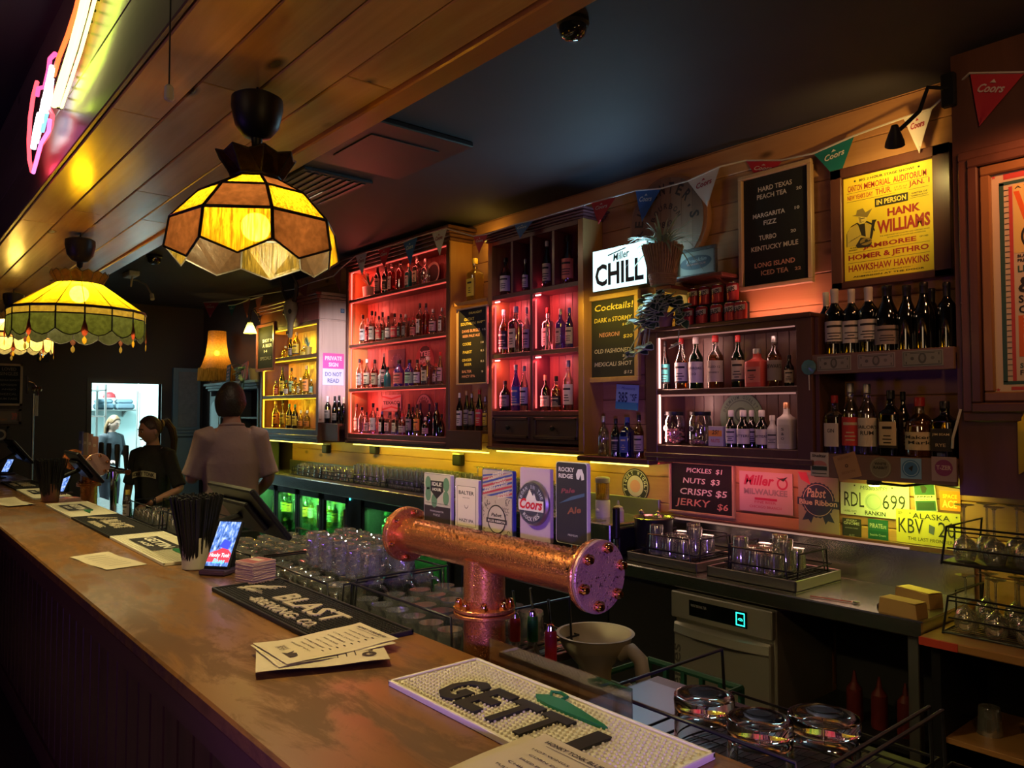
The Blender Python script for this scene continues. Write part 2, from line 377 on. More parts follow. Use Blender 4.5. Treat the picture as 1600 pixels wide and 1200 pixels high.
# back wall: horizontal pine boards; the part left of the shelving is dark paint
b = MB(); z = 0.0
while z < CEIL:
    z2 = min(CEIL, z+0.145); b.box((-7.6, WALL, z+0.002), (1.6, WALL+0.04, z2), PINE_WALL, 0.004); z = z2
b.box((-10.7, WALL+0.03, 0), (2.9, WALL+0.12, CEIL), FARM); struct(b, 'wall_back')
b = MB(); DY0, DY1, DZ = 2.125, 2.93, 2.035
b.box((FAR-0.12, -3.6, 0), (FAR, DY0, CEIL), FARM); b.box((FAR-0.12, DY1, 0), (FAR, 4.0, CEIL), FARM); b.box((FAR-0.12, DY0, DZ), (FAR, DY1, CEIL), FARM); struct(b, 'wall_far')
b = MB()
for y0, y1, z0, z1 in ((DY0-0.05, DY0, 0, DZ+0.05), (DY1, DY1+0.05, 0, DZ+0.05), (DY0, DY1, DZ, DZ+0.05)): b.box((FAR-0.13, y0, z0), (FAR+0.015, y1, z1), mat('door_trim_dark', (0.03, 0.022, 0.02), 0.4))
struct(b, 'door_1')
b = MB(); b.box((2.8, -3.6, 0), (2.9, 4.0, CEIL), FARM); struct(b, 'wall_right')
b = MB(); b.box((-10.7, -3.68, 0), (2.9, -3.6, CEIL), FARM); struct(b, 'wall_front')
# kitchen beyond the doorway
KW = mat('kitchen_wall', (0.74, 0.90, 0.90), 0.5)
b = MB(); b.box((-14.2, 0.6, 0), (-14.1, 4.0, 2.8), KW); b.box((-14.2, 3.9, 0), (FAR-0.12, 4.0, 2.8), KW); b.box((-14.2, 0.6, 0), (FAR-0.12, 0.7, 2.8), KW)
b.box((-12.9, 3.25, 0), (-12.8, 3.9, 2.8), KW)
struct(b, 'wall_kitchen')
b = MB(); b.box((-14.2, 0.6, 2.8), (FAR-0.12, 4.0, 2.88), KW); struct(b, 'ceiling_kitchen')
lamp('AREA', 'kitchen_tube', (-12.3, 2.3, 2.72), (0.74, 1.0, 1.0), 260, 1.4, 0.5, aim=(-12.3, 2.3, 0))

# ------------------------------------------------------------------ timber bulkhead: boards below, front face, trim at the back
b = MB(); n = 4; XN, XF = 1.6, FAR
y = BY0+0.012; wb = (BY1-0.075-y)/n
for k in range(n):
    x = XN-random.uniform(0.2, 1.0); last = XN
    while last > XF:
        nx = max(XF, last-random.uniform(1.5, 2.6))
        b.box((nx+0.0015, y+0.003, BZ), (last, y+wb, BZ+0.02), PINE, 0.003); last = nx
    y += wb
b.box((XF, y+0.004, BZ-0.012), (XN, BY1, BZ+0.03), PINE_EDGE, 0.004)
struct(b, 'trim_1')
b = MB(); z = BZ
for k in range(3):
    h = (CEIL-BZ)/3; b.box((XF, BY0-0.002, z+0.002), (XN, BY0+0.012, z+h), wood('bulkhead_front', (0.13, 0.085, 0.06), (0.20, 0.13, 0.09), 0, 9, 0.35, 0.2, 0.6, 0.15), 0.003); z += h
b.box((XF, BY0+0.012, BZ+0.02), (XN, BY1-0.01, CEIL), BLACK)
struct(b, 'wall_bulkhead')

# ------------------------------------------------------------------ brown panel wall at the right with its picture moulding
PXL = PY(1497, 640, 3.2).x
b = MB(); b.box((PXL, 3.2, 1.352), (1.6, 3.4, CEIL), BROWN_WOOD); struct(b, 'wall_panel')
# ------------------------------------------------------------------ back-bar shelving
def cabinet(name, label, x0, x1, yf, z0, z1, shelves, wd, inner, st=0.03, t=0.022, dividers=(), crown=0.0, base=0.0, back=None, sides=None, rows=None, bx=True, top_rail=0.0):
    """open shelf unit: side panels, back, top, base rail, shelves (z of their tops), dividers"""
    o = thing(name, label, 'shelf cabinet', ((x0+x1)/2, WALL, z0))
    yb = WALL
    ob = lambda m, n: m.obj(n, o, world=True)
    for a, c in ((x0, x0+st), (x1-st, x1)):
        m = MB(); m.box((a, yf, z0), (c, yb, z1), sides or wd, 0.002); ob(m, 'side_panel')
    m = MB(); xx = x0+st
    while xx < x1-st-0.001:
        nx = min(x1-st, xx+0.062); m.box((xx+0.0008, yb-0.014, z0+0.02), (nx-0.0008, yb-0.001, z1-0.01), inner, 0.0015); xx = nx
    ob(m, 'back_panel')
    m = MB(); m.box((x0+st, yf, z1-max(t, top_rail)), (x1-st, yf+0.02, z1), wd, 0.002); m.box((x0+st, yf+0.02, z1-t), (x1-st, yb-0.014, z1), inner); ob(m, 'top_panel')
    m = MB(); m.box((x0+st, yf, z0), (x1-st, yb-0.014, z0+max(t, base)), wd, 0.002)
    if base > 0.03: m.box((x0-0.004, yf-0.012, z0+base*0.25), (x1+0.004, yf, z0+base*0.55), wd, 0.004)
    ob(m, 'base_panel')
    for z in shelves:
        m = MB(); m.box((x0+st, yf+0.003, z-t), (x1-st, yb-0.014, z), wd, 0.002); ob(m, 'shelf')
    for xd, za, zb in dividers:
        m = MB(); m.box((xd-0.012, yf+0.004, za), (xd+0.012, yb-0.014, zb), wd, 0.002); ob(m, 'divider')
    if crown:
        m = MB()
        for k, (dz, dd) in enumerate(((0.0, 0.012), (0.25, 0.03), (0.5, 0.045), (0.78, 0.062))):
            m.box((x0-dd, yf-dd, z1+crown*dz), (x1+dd, yb, z1+crown*(dz+0.23)), wd, 0.004)
        ob(m, 'crown_moulding')
    return o
def strip(parent, p0, p1, c, s, power, aim, wdt=0.012, lc=None):
    """a led strip: the glowing tape itself plus the light it throws"""
    p0 = Vector(p0); p1 = Vector(p1)
    m = MB(); m.box([min(a, b)-0.004 for a, b in zip(p0, p1)], [max(a, b)+0.004 for a, b in zip(p0, p1)], glow('led_%.2f_%.2f_%.2f_%d' % (*c, s), c, s)); m.obj('led_strip', parent, world=True)
    mid = (p0+p1)/2; l = (p1-p0).length
    d = Vector(aim); a = lamp('AREA', 'led_light', mid+d.normalized()*0.012, lc or c, power, l, wdt, aim=mid+d)
    # long side of the lamp along the strip
    t = (p1-p0).normalized(); zz = -d.normalized(); yy = zz.cross(t)
    a.rotation_euler = Matrix((t, yy, zz)).transposed().to_euler()
    return a
RED = (1.0, 0.10, 0.075); REDL = (1.0, 0.105, 0.075); GOLD = (1.0, 0.62, 0.02); LIME = (0.92, 0.86, 0.04); PINK = (1.0, 0.30, 0.26)
zz = lambda px, py, y: PY(px, py, y).z

# A: yellow-lit cabinet
YA = 3.12; A0, A1 = xat(406, YA), xat(497, YA)
A_S = [zz(430, 560, YA), zz(430, 618, YA)]; A_B = zz(430, 669, YA)
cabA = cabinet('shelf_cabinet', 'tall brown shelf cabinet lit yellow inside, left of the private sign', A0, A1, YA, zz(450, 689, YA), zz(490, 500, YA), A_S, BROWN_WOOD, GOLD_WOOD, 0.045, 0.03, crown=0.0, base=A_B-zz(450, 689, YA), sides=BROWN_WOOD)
m = MB(); zt = zz(490, 500, YA)
m.box((A0, YA-0.004, zt), (A1, WALL, zt+0.16), RED_WOOD, 0.003)
for k, dd in enumerate((0.015, 0.035, 0.055)): m.box((A0-dd, YA-dd, zt+0.16+k*0.028), (A1+dd, WALL, zt+0.186+k*0.028), RED_WOOD, 0.004)
m.obj('crown_moulding', cabA, world=True)
PALE = wood('pale_panel', (0.48, 0.33, 0.26), (0.60, 0.44, 0.35), 2, 14, 0.3, 0.15, 0, 0.05)
m = MB(); m.box((A1, YA, zz(497, 660, YA)), (A1+0.012, WALL, zt+0.16), PALE)
m.box((A1, YA-0.004, zt-0.012), (A1+0.03, WALL, zt+0.004), PALE, 0.004); m.box((A1+0.012, YA-0.003, zz(497, 655, YA)), (A1+0.024, YA+0.025, zt-0.012), PALE, 0.003)
for k, dd in enumerate((0.02, 0.04, 0.06)): m.box((A1, YA-0.004, zt+0.16+k*0.028), (A1+dd, WALL, zt+0.186+k*0.028), PALE, 0.004)
m.obj('end_panel', cabA, world=True); tag(bpy.data.objects['end_panel'], 'pale pine end panel with white crown')
for za, zb in ((A_B, A_S[1]), (A_S[1], A_S[0]), (A_S[0], zt)):
    strip(cabA, (A0+0.052, YA+0.02, za+0.01), (A0+0.052, YA+0.02, zb-0.04), GOLD, 6, 3.0, (0.9, 0.5, 0.0))
    strip(cabA, (A0+0.06, YA+0.012, zb-0.04), (A1-0.06, YA+0.012, zb-0.04), GOLD, 1.6, 1.0, (0, 0.6, -1))

# B: big red-lit cabinet
YB = 3.22; B0, B1 = xat(541, YB), xat(703, YB)
B_S = [zz(555, 467, YB), zz(555, 538, YB), zz(555, 607, YB)]; B_B = zz(620, 680, YB); B_TOP = zz(620, 400, YB)
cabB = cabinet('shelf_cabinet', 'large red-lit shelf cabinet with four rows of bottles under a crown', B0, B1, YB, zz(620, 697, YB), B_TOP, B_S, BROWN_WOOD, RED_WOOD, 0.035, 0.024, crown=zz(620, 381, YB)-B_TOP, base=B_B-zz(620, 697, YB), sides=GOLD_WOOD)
m = MB(); m.box((B0-0.002, YB-0.012, zz(620, 697, YB)), (B0+0.037, YB, B_TOP), BROWN_WOOD, 0.003); m.obj('front_stile', cabB, world=True)
m = MB(); m.box((B1-0.037, YB-0.012, zz(620, 697, YB)), (B1+0.002, YB, B_TOP), BROWN_WOOD, 0.003); m.obj('front_stile', cabB, world=True)
lv = [B_B]+B_S[::-1]+[B_TOP]
for za, zb in zip(lv, lv[1:]):
    strip(cabB, (B0+0.045, YB+0.02, za+0.01), (B0+0.045, YB+0.02, zb-0.035), RED, 4, 2.6, (0.85, 0.55, 0.0), lc=REDL)
    strip(cabB, (B0+0.05, YB+0.012, zb-0.03), (B1-0.05, YB+0.012, zb-0.03), REDL, 0.9, 0.9, (0, 0.55, -1), lc=REDL)

# D: dark plum cabinet with pigeonholes and drawers
YD = 3.25; D0, D1 = xat(762, YD), xat(912, YD)
D_S = [zz(780, 461, YD), zz(780, 553, YD), zz(780, 642, YD)]; D_TOP = zz(830, 362, YD); D_BOT = zz(830, 706, YD); DM = xat(829.5, YD)
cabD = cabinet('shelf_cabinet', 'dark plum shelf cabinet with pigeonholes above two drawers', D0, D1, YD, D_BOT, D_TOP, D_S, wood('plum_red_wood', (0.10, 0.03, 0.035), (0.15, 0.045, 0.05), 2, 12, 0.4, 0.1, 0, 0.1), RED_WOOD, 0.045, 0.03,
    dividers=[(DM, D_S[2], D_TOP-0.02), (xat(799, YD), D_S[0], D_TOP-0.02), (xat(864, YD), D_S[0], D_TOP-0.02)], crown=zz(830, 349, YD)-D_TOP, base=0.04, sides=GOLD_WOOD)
for xa, xb in ((D0+0.055, DM-0.025), (DM+0.025, D1-0.055)):
    z0, z1 = zz(800, 684, YD), zz(800, 652, YD)
    d = MB(); d.box((xa, YD+0.004, z0), (xb, YD+0.10, z1), DARKPLUM, 0.002)
    for (p, q, r, t_) in ((xa, z0, xb, z0+0.018), (xa, z1-0.018, xb, z1), (xa, z0, xa+0.02, z1), (xb-0.02, z0, xb, z1)): d.box((p, YD-0.004, q), (r, YD+0.004, t_), DARKPLUM, 0.002)
    dr = d.obj('drawer', cabD, world=True)
    k = MB(); k.lathe([(0.006, 0), (0.006, 0.012), (0.016, 0.016), (0.017, 0.024), (0.009, 0.03)], BPLAST, frame(((xa+xb)/2-cabD.location.x, YD-0.002-cabD.location.y, (z0+z1)/2-cabD.location.z), (1, 0, 0), (0, 0, 1)), 12); k.obj('knob', dr)
    # child of the drawer, which itself sits offset: cancel that offset
    dr.children[0].location = -dr.location
m = MB(); m.box((D0+0.05, YD+0.01, zz(800, 690, YD)), (D1-0.05, YD+0.02, D_S[2]-0.02), DARKPLUM); m.obj('front_panel', cabD, world=True)
for (xa, xb) in ((D0+0.05, DM-0.018), (DM+0.018, D1-0.05)):
    for za, zb, pw in ((D_S[2], D_S[1]-0.03, 1.0), (D_S[1], D_S[0]-0.03, 1.2)):
        strip(cabD, (xa+0.012, YD+0.02, zb-0.012), (xa+0.05, YD+0.02, zb-0.012), (1, 0.2, 0.2), 10, 0.55*pw, (0.7, 0.4, -1), lc=(1, 0.13, 0.15))
        strip(cabD, (xa+0.010, YD+0.02, za+0.02), (xa+0.010, YD+0.02, zb-0.04), (1, 0.12, 0.12), 1.5, 0.45*pw, (0.8, 0.5, 0), lc=(1, 0.13, 0.15))
for xa in (D0+0.055, xat(802, YD), DM+0.02, xat(867, YD)):
    lamp('POINT', 'led_light', (xa+0.03, YD+0.06, D_S[0]+0.03), (1, 0.10, 0.12), 0.28, 0.01)

# F: right cabinet
YF = 3.17; F0, F1 = xat(1009, YF), xat(1270, YF)
F_S = [zz(1130, 606, YF)]; F_B = zz(1130, 699, YF); F_TOP = zz(1130, 509, YF); F_BOT = zz(1130, 727, YF)
cabF = cabinet('shelf_cabinet', 'brown two-shelf cabinet with pink light, cans on top', F0, F1, YF, F_BOT, F_TOP, F_S, BROWN_WOOD, BROWN_WOOD, 0.075, 0.026, base=F_B-F_BOT, top_rail=0.03)
m = MB(); m.box((F0-0.02, YF-0.02, F_TOP), (F1+0.005, WALL, F_TOP+0.022), BROWN_WOOD_X, 0.005); m.obj('top_board', cabF, world=True)
for za, zb in ((F_B, F_S[0]-0.03), (F_S[0], F_TOP-0.03)):
    strip(cabF, (F0+0.085, YF+0.012, za+0.01), (F0+0.085, YF+0.012, zb), (1, 0.45, 0.38), 3, 0.85, (0.85, 0.45, 0.05), lc=(1, 0.5, 0.42))
    strip(cabF, (F0+0.1, YF+0.008, zb-0.002), (F1-0.09, YF+0.008, zb-0.002), (1, 0.45, 0.38), 0.35, 0.3, (0, 0.6, -1), lc=(1, 0.5, 0.42))
lamp('AREA', 'top_led', (F0+0.5, YF+0.18, F_TOP+0.05), (1, 0.33, 0.26), 1.4, 0.7, 0.03, aim=(F0+0.5, WALL, F_TOP+0.3))
lamp('AREA', 'under_led', (F0+0.35, YF+0.1, F_BOT-0.02), (1, 0.22, 0.20), 1.3, 0.9, 0.02, aim=(F0+0.35, WALL, F_BOT-0.3))

# G: wine shelves between F and the panel wall
YG = 3.17; G0, G1 = F1, PXL
G_T = zz(1380, 548, YG); G_TB = zz(1380, 581, YG); G_L = zz(1380, 713, YG); G_LB = zz(1380, 752, YG)
so = thing('wall_shelf', 'plain board shelf with three banknotes on its front, holding wine', 'shelf', ((G0+G1)/2, WALL, G_TB))
m = MB(); m.box((G0, YG, G_TB), (G1, YG+0.02, G_T), wood('plain_board', (0.16, 0.09, 0.065), (0.20, 0.12, 0.085), 0, 10, 0.45, 0, 0, 0.05), 0.002); m.obj('front_board', so, world=True)
m = MB(); m.box((G0, YG+0.02, G_T-0.022), (G1, WALL, G_T), BROWN_WOOD_X, 0.001); m.obj('shelf_board', so, world=True)
so2 = thing('wall_shelf', 'lower board shelf with coasters and stickers along its front edge', 'shelf', ((G0+G1)/2, WALL, G_LB))
m = MB(); m.box((G0, YG, G_LB), (G1, YG+0.02, G_L), MATS['plain_board'], 0.002); m.obj('front_board', so2, world=True)
m = MB(); m.box((G0, YG+0.02, G_L-0.022), (G1, WALL, G_L), BROWN_WOOD_X, 0.001); m.obj('shelf_board', so2, world=True)
m = MB(); m.box((F1+0.002, YG+0.02, G_LB), (F1+0.022, WALL, F_TOP), BROWN_WOOD, 0.001); m.obj('end_panel', so2, world=True)

# shelves in the gaps: A|B wine ledge, B|D ledges, D|F ledge
ZAB = zz(520, 662, 3.15)
sab = thing('wall_shelf', 'short dark shelf of wine bottles below the private sign, stickers on its front', 'shelf', ((A1+B0)/2, WALL, ZAB-0.1))
m = MB(); m.box((A1+0.03, 3.15, ZAB-0.02), (B0-0.002, WALL, ZAB), BROWN_WOOD_X, 0.002); m.obj('shelf_board', sab, world=True)
m = MB(); m.box((A1+0.03, 3.14, zz(520, 689, 3.15)), (B0-0.002, 3.155, ZAB), BROWN_WOOD_X, 0.002); m.obj('front_board', sab, world=True)
ZBD = zz(735, 673, 3.2)
sbd = thing('wall_shelf', 'short dark shelf of bottles under the draught beer letter board', 'shelf', ((B1+D0)/2, WALL, ZBD-0.1))
m = MB(); m.box((B1+0.003, 3.2, ZBD-0.02), (D0-0.003, WALL, ZBD), BROWN_WOOD_X, 0.002); m.obj('shelf_board', sbd, world=True)
m = MB(); m.box((B1+0.003, 3.19, zz(735, 702, 3.2)), (D0-0.003, 3.205, ZBD), BROWN_WOOD_X, 0.002); m.obj('front_board', sbd, world=True)
ZBH = zz(742, 471, 3.3)
sbh = thing('wall_shelf', 'small golden ledge above the draught beer letter board', 'shelf', ((B1+D0)/2, WALL, ZBH-0.03))
m = MB(); m.box((B1+0.003, 3.245, ZBH-0.025), (D0-0.003, WALL, ZBH), GOLD_WOOD, 0.002); m.obj('shelf_board', sbh, world=True)
lamp('POINT', 'ledge_light', ((B1+D0)/2+0.1, 3.30, ZBH+0.40), (1, 0.58, 0.08), 1.6, 0.03)
lamp('AREA', 'ledge_light', ((B1+D0)/2, 3.19, 2.25), (1, 0.55, 0.08), 1.3, 0.3, 0.5, aim=((B1+D0)/2-0.1, WALL, 2.1))
ZDF = zz(965, 715, 3.2)
sdf = thing('wall_shelf', 'short dark shelf of blue bottles under the blue number plate', 'shelf', ((D1+F0)/2, WALL, ZDF-0.03))
m = MB(); m.box((D1+0.003, 3.19, ZDF-0.03), (F0-0.003, WALL, ZDF), BROWN_WOOD_X, 0.003); m.obj('shelf_board', sdf, world=True)
lamp('AREA', 'cocktail_light', ((D1+F0)/2-0.05, 3.12, 2.32), (1, 0.70, 0.05), 1.5, 0.5, 0.05, aim=((D1+F0)/2-0.02, 3.42, 1.9))

# lime led strip under the left cabinets, over the glasses
for (x0, x1, y, z, pw) in ((A0, A1, YA+0.06, zz(450, 689, YA)-0.012, 2.0), (B0, D0, YB+0.06, zz(620, 697, YB)-0.012, 4.4), (D0, D1, YD+0.06, D_BOT-0.012, 1.6), (D1, F0-.05, 3.28, ZDF-0.042, 0.45)):
    strip(cabB if x0 == B0 else (cabA if x0 == A0 else (cabD if x0 == D0 else sdf)), (x0+0.03, y, z), (x1-0.03, y, z), (1.0, 0.82, 0.12), 4, pw, (0, 0.35, -1), lc=LIME)
# ------------------------------------------------------------------ bottles
GL = {  # name: (glass material, liquid material)
 'clear': (thinglass('glass_clear', (0.90, 0.92, 0.92), 0.10), thinglass('liquor_clear', (0.80, 0.84, 0.84), 0.10)),
 'amber': (thinglass('glass_clear_b', (0.88, 0.86, 0.80), 0.10), thinglass('liquor_amber', (0.50, 0.20, 0.05), 0.08, body=(0.42, 0.15, 0.03), bw=0.25)),
 'red': (thinglass('glass_clear', (0.9, 0.9, 0.9), 0.1), thinglass('liquor_red', (0.55, 0.04, 0.03), 0.08, body=(0.5, 0.04, 0.03), bw=0.3)),
 'gold': (thinglass('glass_gold', (0.85, 0.78, 0.45), 0.10), thinglass('liquor_gold', (0.80, 0.62, 0.12), 0.08, body=(0.75, 0.5, 0.05), bw=0.3)),
 'green': (thinglass('glass_green', (0.06, 0.22, 0.07), 0.08, body=(0.02, 0.07, 0.02), bw=0.3),)*2,
 'dark': (thinglass('glass_dark', (0.02, 0.025, 0.02), 0.06, 0.05, body=(0.008, 0.008, 0.008), bw=0.6),)*2,
 'blue': (thinglass('glass_blue', (0.05, 0.10, 0.45), 0.08, body=(0.02, 0.05, 0.28), bw=0.4),)*2,
 'teal': (thinglass('glass_teal', (0.10, 0.62, 0.62), 0.08, body=(0.04, 0.5, 0.5), bw=0.5),)*2,
 'purple': (thinglass('glass_purple', (0.35, 0.22, 0.75), 0.08, body=(0.2, 0.1, 0.6), bw=0.35),)*2,
 'white': (mat('white_glaze', (0.72, 0.68, 0.62), 0.3),)*2,
 'redbox': (mat('red_bottle', (0.62, 0.09, 0.07), 0.35),)*2,
}
PROF = {  # (radius fraction of half width, height fraction); neck included, cap on top
 'std': [(0.90, 0), (1, 0.012), (1, 0.56), (0.93, 0.62), (0.62, 0.70), (0.40, 0.76), (0.34, 0.82), (0.34, 0.90)],
 'tall': [(0.90, 0), (1, 0.012), (1, 0.50), (0.95, 0.56), (0.70, 0.66), (0.44, 0.74), (0.36, 0.82), (0.34, 0.92)],
 'wine': [(0.90, 0), (1, 0.012), (1, 0.60), (0.92, 0.66), (0.58, 0.72), (0.40, 0.77), (0.37, 0.84), (0.37, 0.93)],
 'burg': [(0.90, 0), (1, 0.012), (1, 0.46), (0.92, 0.56), (0.68, 0.66), (0.45, 0.76), (0.38, 0.84), (0.36, 0.94)],
 'square': [(0.92, 0), (1, 0.012), (1, 0.62), (0.95, 0.66), (0.52, 0.72), (0.36, 0.76), (0.33, 0.82), (0.33, 0.90)],
 'squat': [(0.86, 0), (1, 0.03), (1, 0.50), (0.92, 0.60), (0.60, 0.68), (0.34, 0.73), (0.30, 0.80), (0.30, 0.88)],
 'round': [(0.70, 0), (0.95, 0.06), (1, 0.22), (0.98, 0.40), (0.80, 0.54), (0.45, 0.66), (0.30, 0.74), (0.28, 0.90)],
 'dash': [(0.92, 0), (1, 0.012), (1, 0.55), (0.90, 0.62), (0.55, 0.70), (0.45, 0.74), (0.42, 0.82), (0.42, 0.86)],
}
CAPS = {'k': ((0.014, 0.013, 0.015), 'black'), 'w': ((0.66, 0.62, 0.56), 'white'), 'r': ((0.5, 0.03, 0.03), 'red'), 's': ((0.5, 0.5, 0.5), 'silver'), 'g': ((0.04, 0.16, 0.06), 'green'), 'c': ((0.45, 0.27, 0.13), 'cork'), 'b': ((0.05, 0.08, 0.3), 'blue'), 'y': ((0.7, 0.5, 0.06), 'yellow'), 'p': ((0.7, 0.36, 0.2), 'copper')}
LAB = {'w': ((0.66, 0.61, 0.53), 'white'), 'c': ((0.60, 0.50, 0.33), 'cream'), 'k': ((0.02, 0.02, 0.022), 'black'), 'r': ((0.58, 0.05, 0.05), 'red'), 'y': ((0.72, 0.55, 0.05), 'yellow'), 'g': ((0.10, 0.26, 0.12), 'green'), 'G': ((0.36, 0.58, 0.34), 'pale green'), 'b': ((0.06, 0.10, 0.34), 'blue'), 't': ((0.06, 0.42, 0.40), 'teal'), 'o': ((0.80, 0.30, 0.05), 'orange'), 'p': ((0.30, 0.16, 0.45), 'purple'), 'm': ((0.55, 0.32, 0.30), 'pink'), 'n': ((0.30, 0.25, 0.22), 'grey'), 's': ((0.75, 0.22, 0.16), 'scarlet'), '-': (None, 'no')}
COLN = {'clear': 'clear', 'amber': 'amber', 'red': 'red', 'gold': 'golden', 'green': 'green', 'dark': 'dark', 'blue': 'blue', 'teal': 'teal', 'purple': 'violet', 'white': 'white', 'redbox': 'red'}
def bottle(x, y, z, hgt, wd, kind, glass, lab, cap, label, group, txt=None, lz=None, rot=0.0, tc=None):
    prof = [(r*wd/2, h*hgt) for r, h in PROF[kind]]; g, l = GL[glass]
    sup = 5.0 if kind == 'square' else None; n = 20
    if sup: rot = rot+0.0
    cols = [l, l, l]+[g]*(len(prof)-4)
    m = MB(); m.lathe(prof, g, None, 20 if not sup else 32, True, sup, cols[:len(prof)-1])
    name = 'wine_bottle' if kind in ('wine', 'burg') else ('bitters_bottle' if kind == 'dash' else 'liquor_bottle')
    o = m.obj(name, None, 40); o.location = (x, y, z); o.rotation_euler = (0, 0, rot)
    tag(o, label, 'bottle', group)
    cr = prof[-1][0]; z0 = prof[-1][1]; cm = mat('cap_'+cap, CAPS[cap][0], 0.35, 0.8 if cap in 'sp' else 0.0)
    c = MB()
    if kind in ('wine', 'burg'):
        c.lathe([(cr*1.08, hgt*0.78), (cr*1.10, hgt*0.93), (cr*1.16, hgt*0.935), (cr*1.16, hgt*0.99), (cr*1.0, hgt)], cm, None, 14)
    else: c.lathe([(cr*1.02, z0-hgt*0.035), (cr*1.22, z0-hgt*0.03), (cr*1.22, hgt*0.985), (cr*1.05, hgt)], cm, None, 14)
    c.obj('cap', o, 40)
    if lab != '-':
        lo, hi = lz or {'wine': (0.16, 0.50), 'burg': (0.10, 0.38), 'dash': (0.10, 0.50), 'squat': (0.12, 0.42)}.get(kind, (0.12, 0.52))
        cm = mat('label_'+lab, LAB[lab][0], 0.55); e = MB(); ink = paint(tc) if tc else (INK if lab not in 'kbrpg' else mat('label_c', LAB['c'][0], 0.55))
        nn = 14; R = wd/2*1.012
        def pt(a, zq, rr=R):
            c_, s_ = cos(a), sin(a); q = 1.0/((abs(c_)**sup+abs(s_)**sup)**(1.0/sup)) if sup else 1.0
            return (rr*c_*q, rr*s_*q, zq)
        # wraps the side that faces the bar and the viewer
        A0_, A1_ = (radians(-150), radians(10)) if not sup else (radians(-134), radians(-46))
        vs = []; fs = []
        for k in range(nn+1):
            a = A0_+(A1_-A0_)*k/nn; vs += [pt(a, hgt*lo), pt(a, hgt*hi)]
        fs = [(2*k, 2*k+2, 2*k+3, 2*k+1) for k in range(nn)]; e.add(vs, fs, cm)
        def band(za, zb, aa, ab, mm, rr=R+0.0006):
            vs = []; kk = 8
            for k in range(kk+1):
                a = aa+(ab-aa)*k/kk; vs += [pt(a, za, rr), pt(a, zb, rr)]
            e.add(vs, [(2*k, 2*k+2, 2*k+3, 2*k+1) for k in range(kk)], mm)
        mid = (A0_+A1_)/2; sp = (A1_-A0_)*0.36
        if txt:
            for (s_, fz, fh, fw) in txt:
                tv, tf, tw, th = text_geo(s_, 0.01, 0)
                sy = hgt*(hi-lo)*fh/th; span = (A1_-A0_)*fw
                vv = [pt(mid-span/2+v[0]/tw*span, hgt*(lo+(hi-lo)*fz)+v[1]*sy, R+0.0009) for v in tv]; e.add(vv, tf, ink)
        else:
            rng = random.Random(int(x*1000)+int(hgt*9999))
            H_ = hgt*(hi-lo)
            band(hgt*lo+H_*0.72, hgt*lo+H_*0.82, mid-sp*0.8, mid+sp*0.8, ink); 
            for k in range(3):
                z_ = hgt*lo+H_*(0.18+0.13*k); w_ = sp*rng.uniform(0.35, 0.8); band(z_, z_+H_*0.045, mid-w_, mid+w_, ink)
            if rng.random() < 0.5: band(hgt*lo, hgt*lo+H_*0.1, A0_, A1_, ink)
        e.obj('label', o, 60)
    return o
KN = {'std': 'spirit bottle', 'tall': 'tall spirit bottle', 'wine': 'wine bottle', 'burg': 'sloping wine bottle', 'square': 'square bottle', 'squat': 'squat bottle', 'round': 'round bottle', 'dash': 'bitters bottle'}
def row(items, yf, zb, where, group, depth=0.075, maxh=None):
    """items: (px centre, px of the top, px width, kind, glass, label, cap[, back 0/1[, text]]) read off the photo"""
    items = sorted(items, key=lambda t: t[0]); n = len(items)
    for i, it in enumerate(items):
        px, pt_, pw, kind, glass, lab, cap = it[:7]; bk = it[7] if len(it) > 7 else 0; txt = it[8] if len(it) > 8 else None
        y = yf+depth+(0.075 if bk else 0.0)
        y = min(y, WALL-0.022-0.5*pw*(Vector((xat(px, y), y, zb))-EYE).dot(FW)/F); x = xat(px, y)
        d = (Vector((x, y, zb))-EYE).dot(FW); wd = 1.12*pw*d/F
        h = zat(x, y, pt_)-zb
        if maxh: h = min(h, maxh)
        h = max(0.10, h); wd = min(max(0.035, wd), 0.12)
        s = '%s-labelled %s %s, %s on %s' % (LAB[lab][1].replace(' ', '-'), COLN[glass], KN[kind], nth(i, n), where) if lab != '-' else 'unlabelled %s %s, %s on %s' % (COLN[glass], KN[kind], nth(i, n), where)
        bottle(x, y, zb+0.0005, h, wd, kind, glass, lab, cap, s, group, txt)
# --- A, yellow cabinet
row([(431, 595, 7, 'std', 'red', 's', 'k'), (441, 574, 8, 'tall', 'dark', 'y', 'k'), (447, 594, 8, 'squat', 'gold', 'w', 'g'), (455, 575, 8, 'tall', 'gold', 'G', 'k', 1), (461, 590, 8, 'square', 'gold', 'y', 'k'), (469, 590, 8, 'square', 'gold', 'c', 's'), (478, 571, 10, 'std', 'gold', 'o', 'c'), (486, 592, 6, 'std', 'gold', 'g', 's')], YA, A_S[1], 'the middle yellow shelf', 'bottles on the middle yellow shelf', 0.10)
row([(431, 627, 9, 'tall', 'amber', 'o', 'c'), (442, 625, 8, 'tall', 'gold', 'y', 'k'), (452, 631, 8, 'std', 'dark', 'y', 'g'), (461, 632, 8, 'std', 'dark', 'y', 'g'), (470, 641, 8, 'squat', 'gold', 'o', 'w'), (480, 641, 9, 'squat', 'gold', 'o', 'w')], YA, A_B, 'the bottom yellow shelf', 'bottles on the bottom yellow shelf', 0.09)
row([(445, 541, 9, 'squat', 'gold', '-', 's'), (453, 530, 7, 'std', 'dark', 'n', 'k'), (462, 519, 11, 'std', 'gold', 'y', 'c'), (474, 541, 10, 'squat', 'gold', 'y', 'c')], YA, A_S[0], 'the top yellow shelf', 'bottles on the top yellow shelf', 0.10)
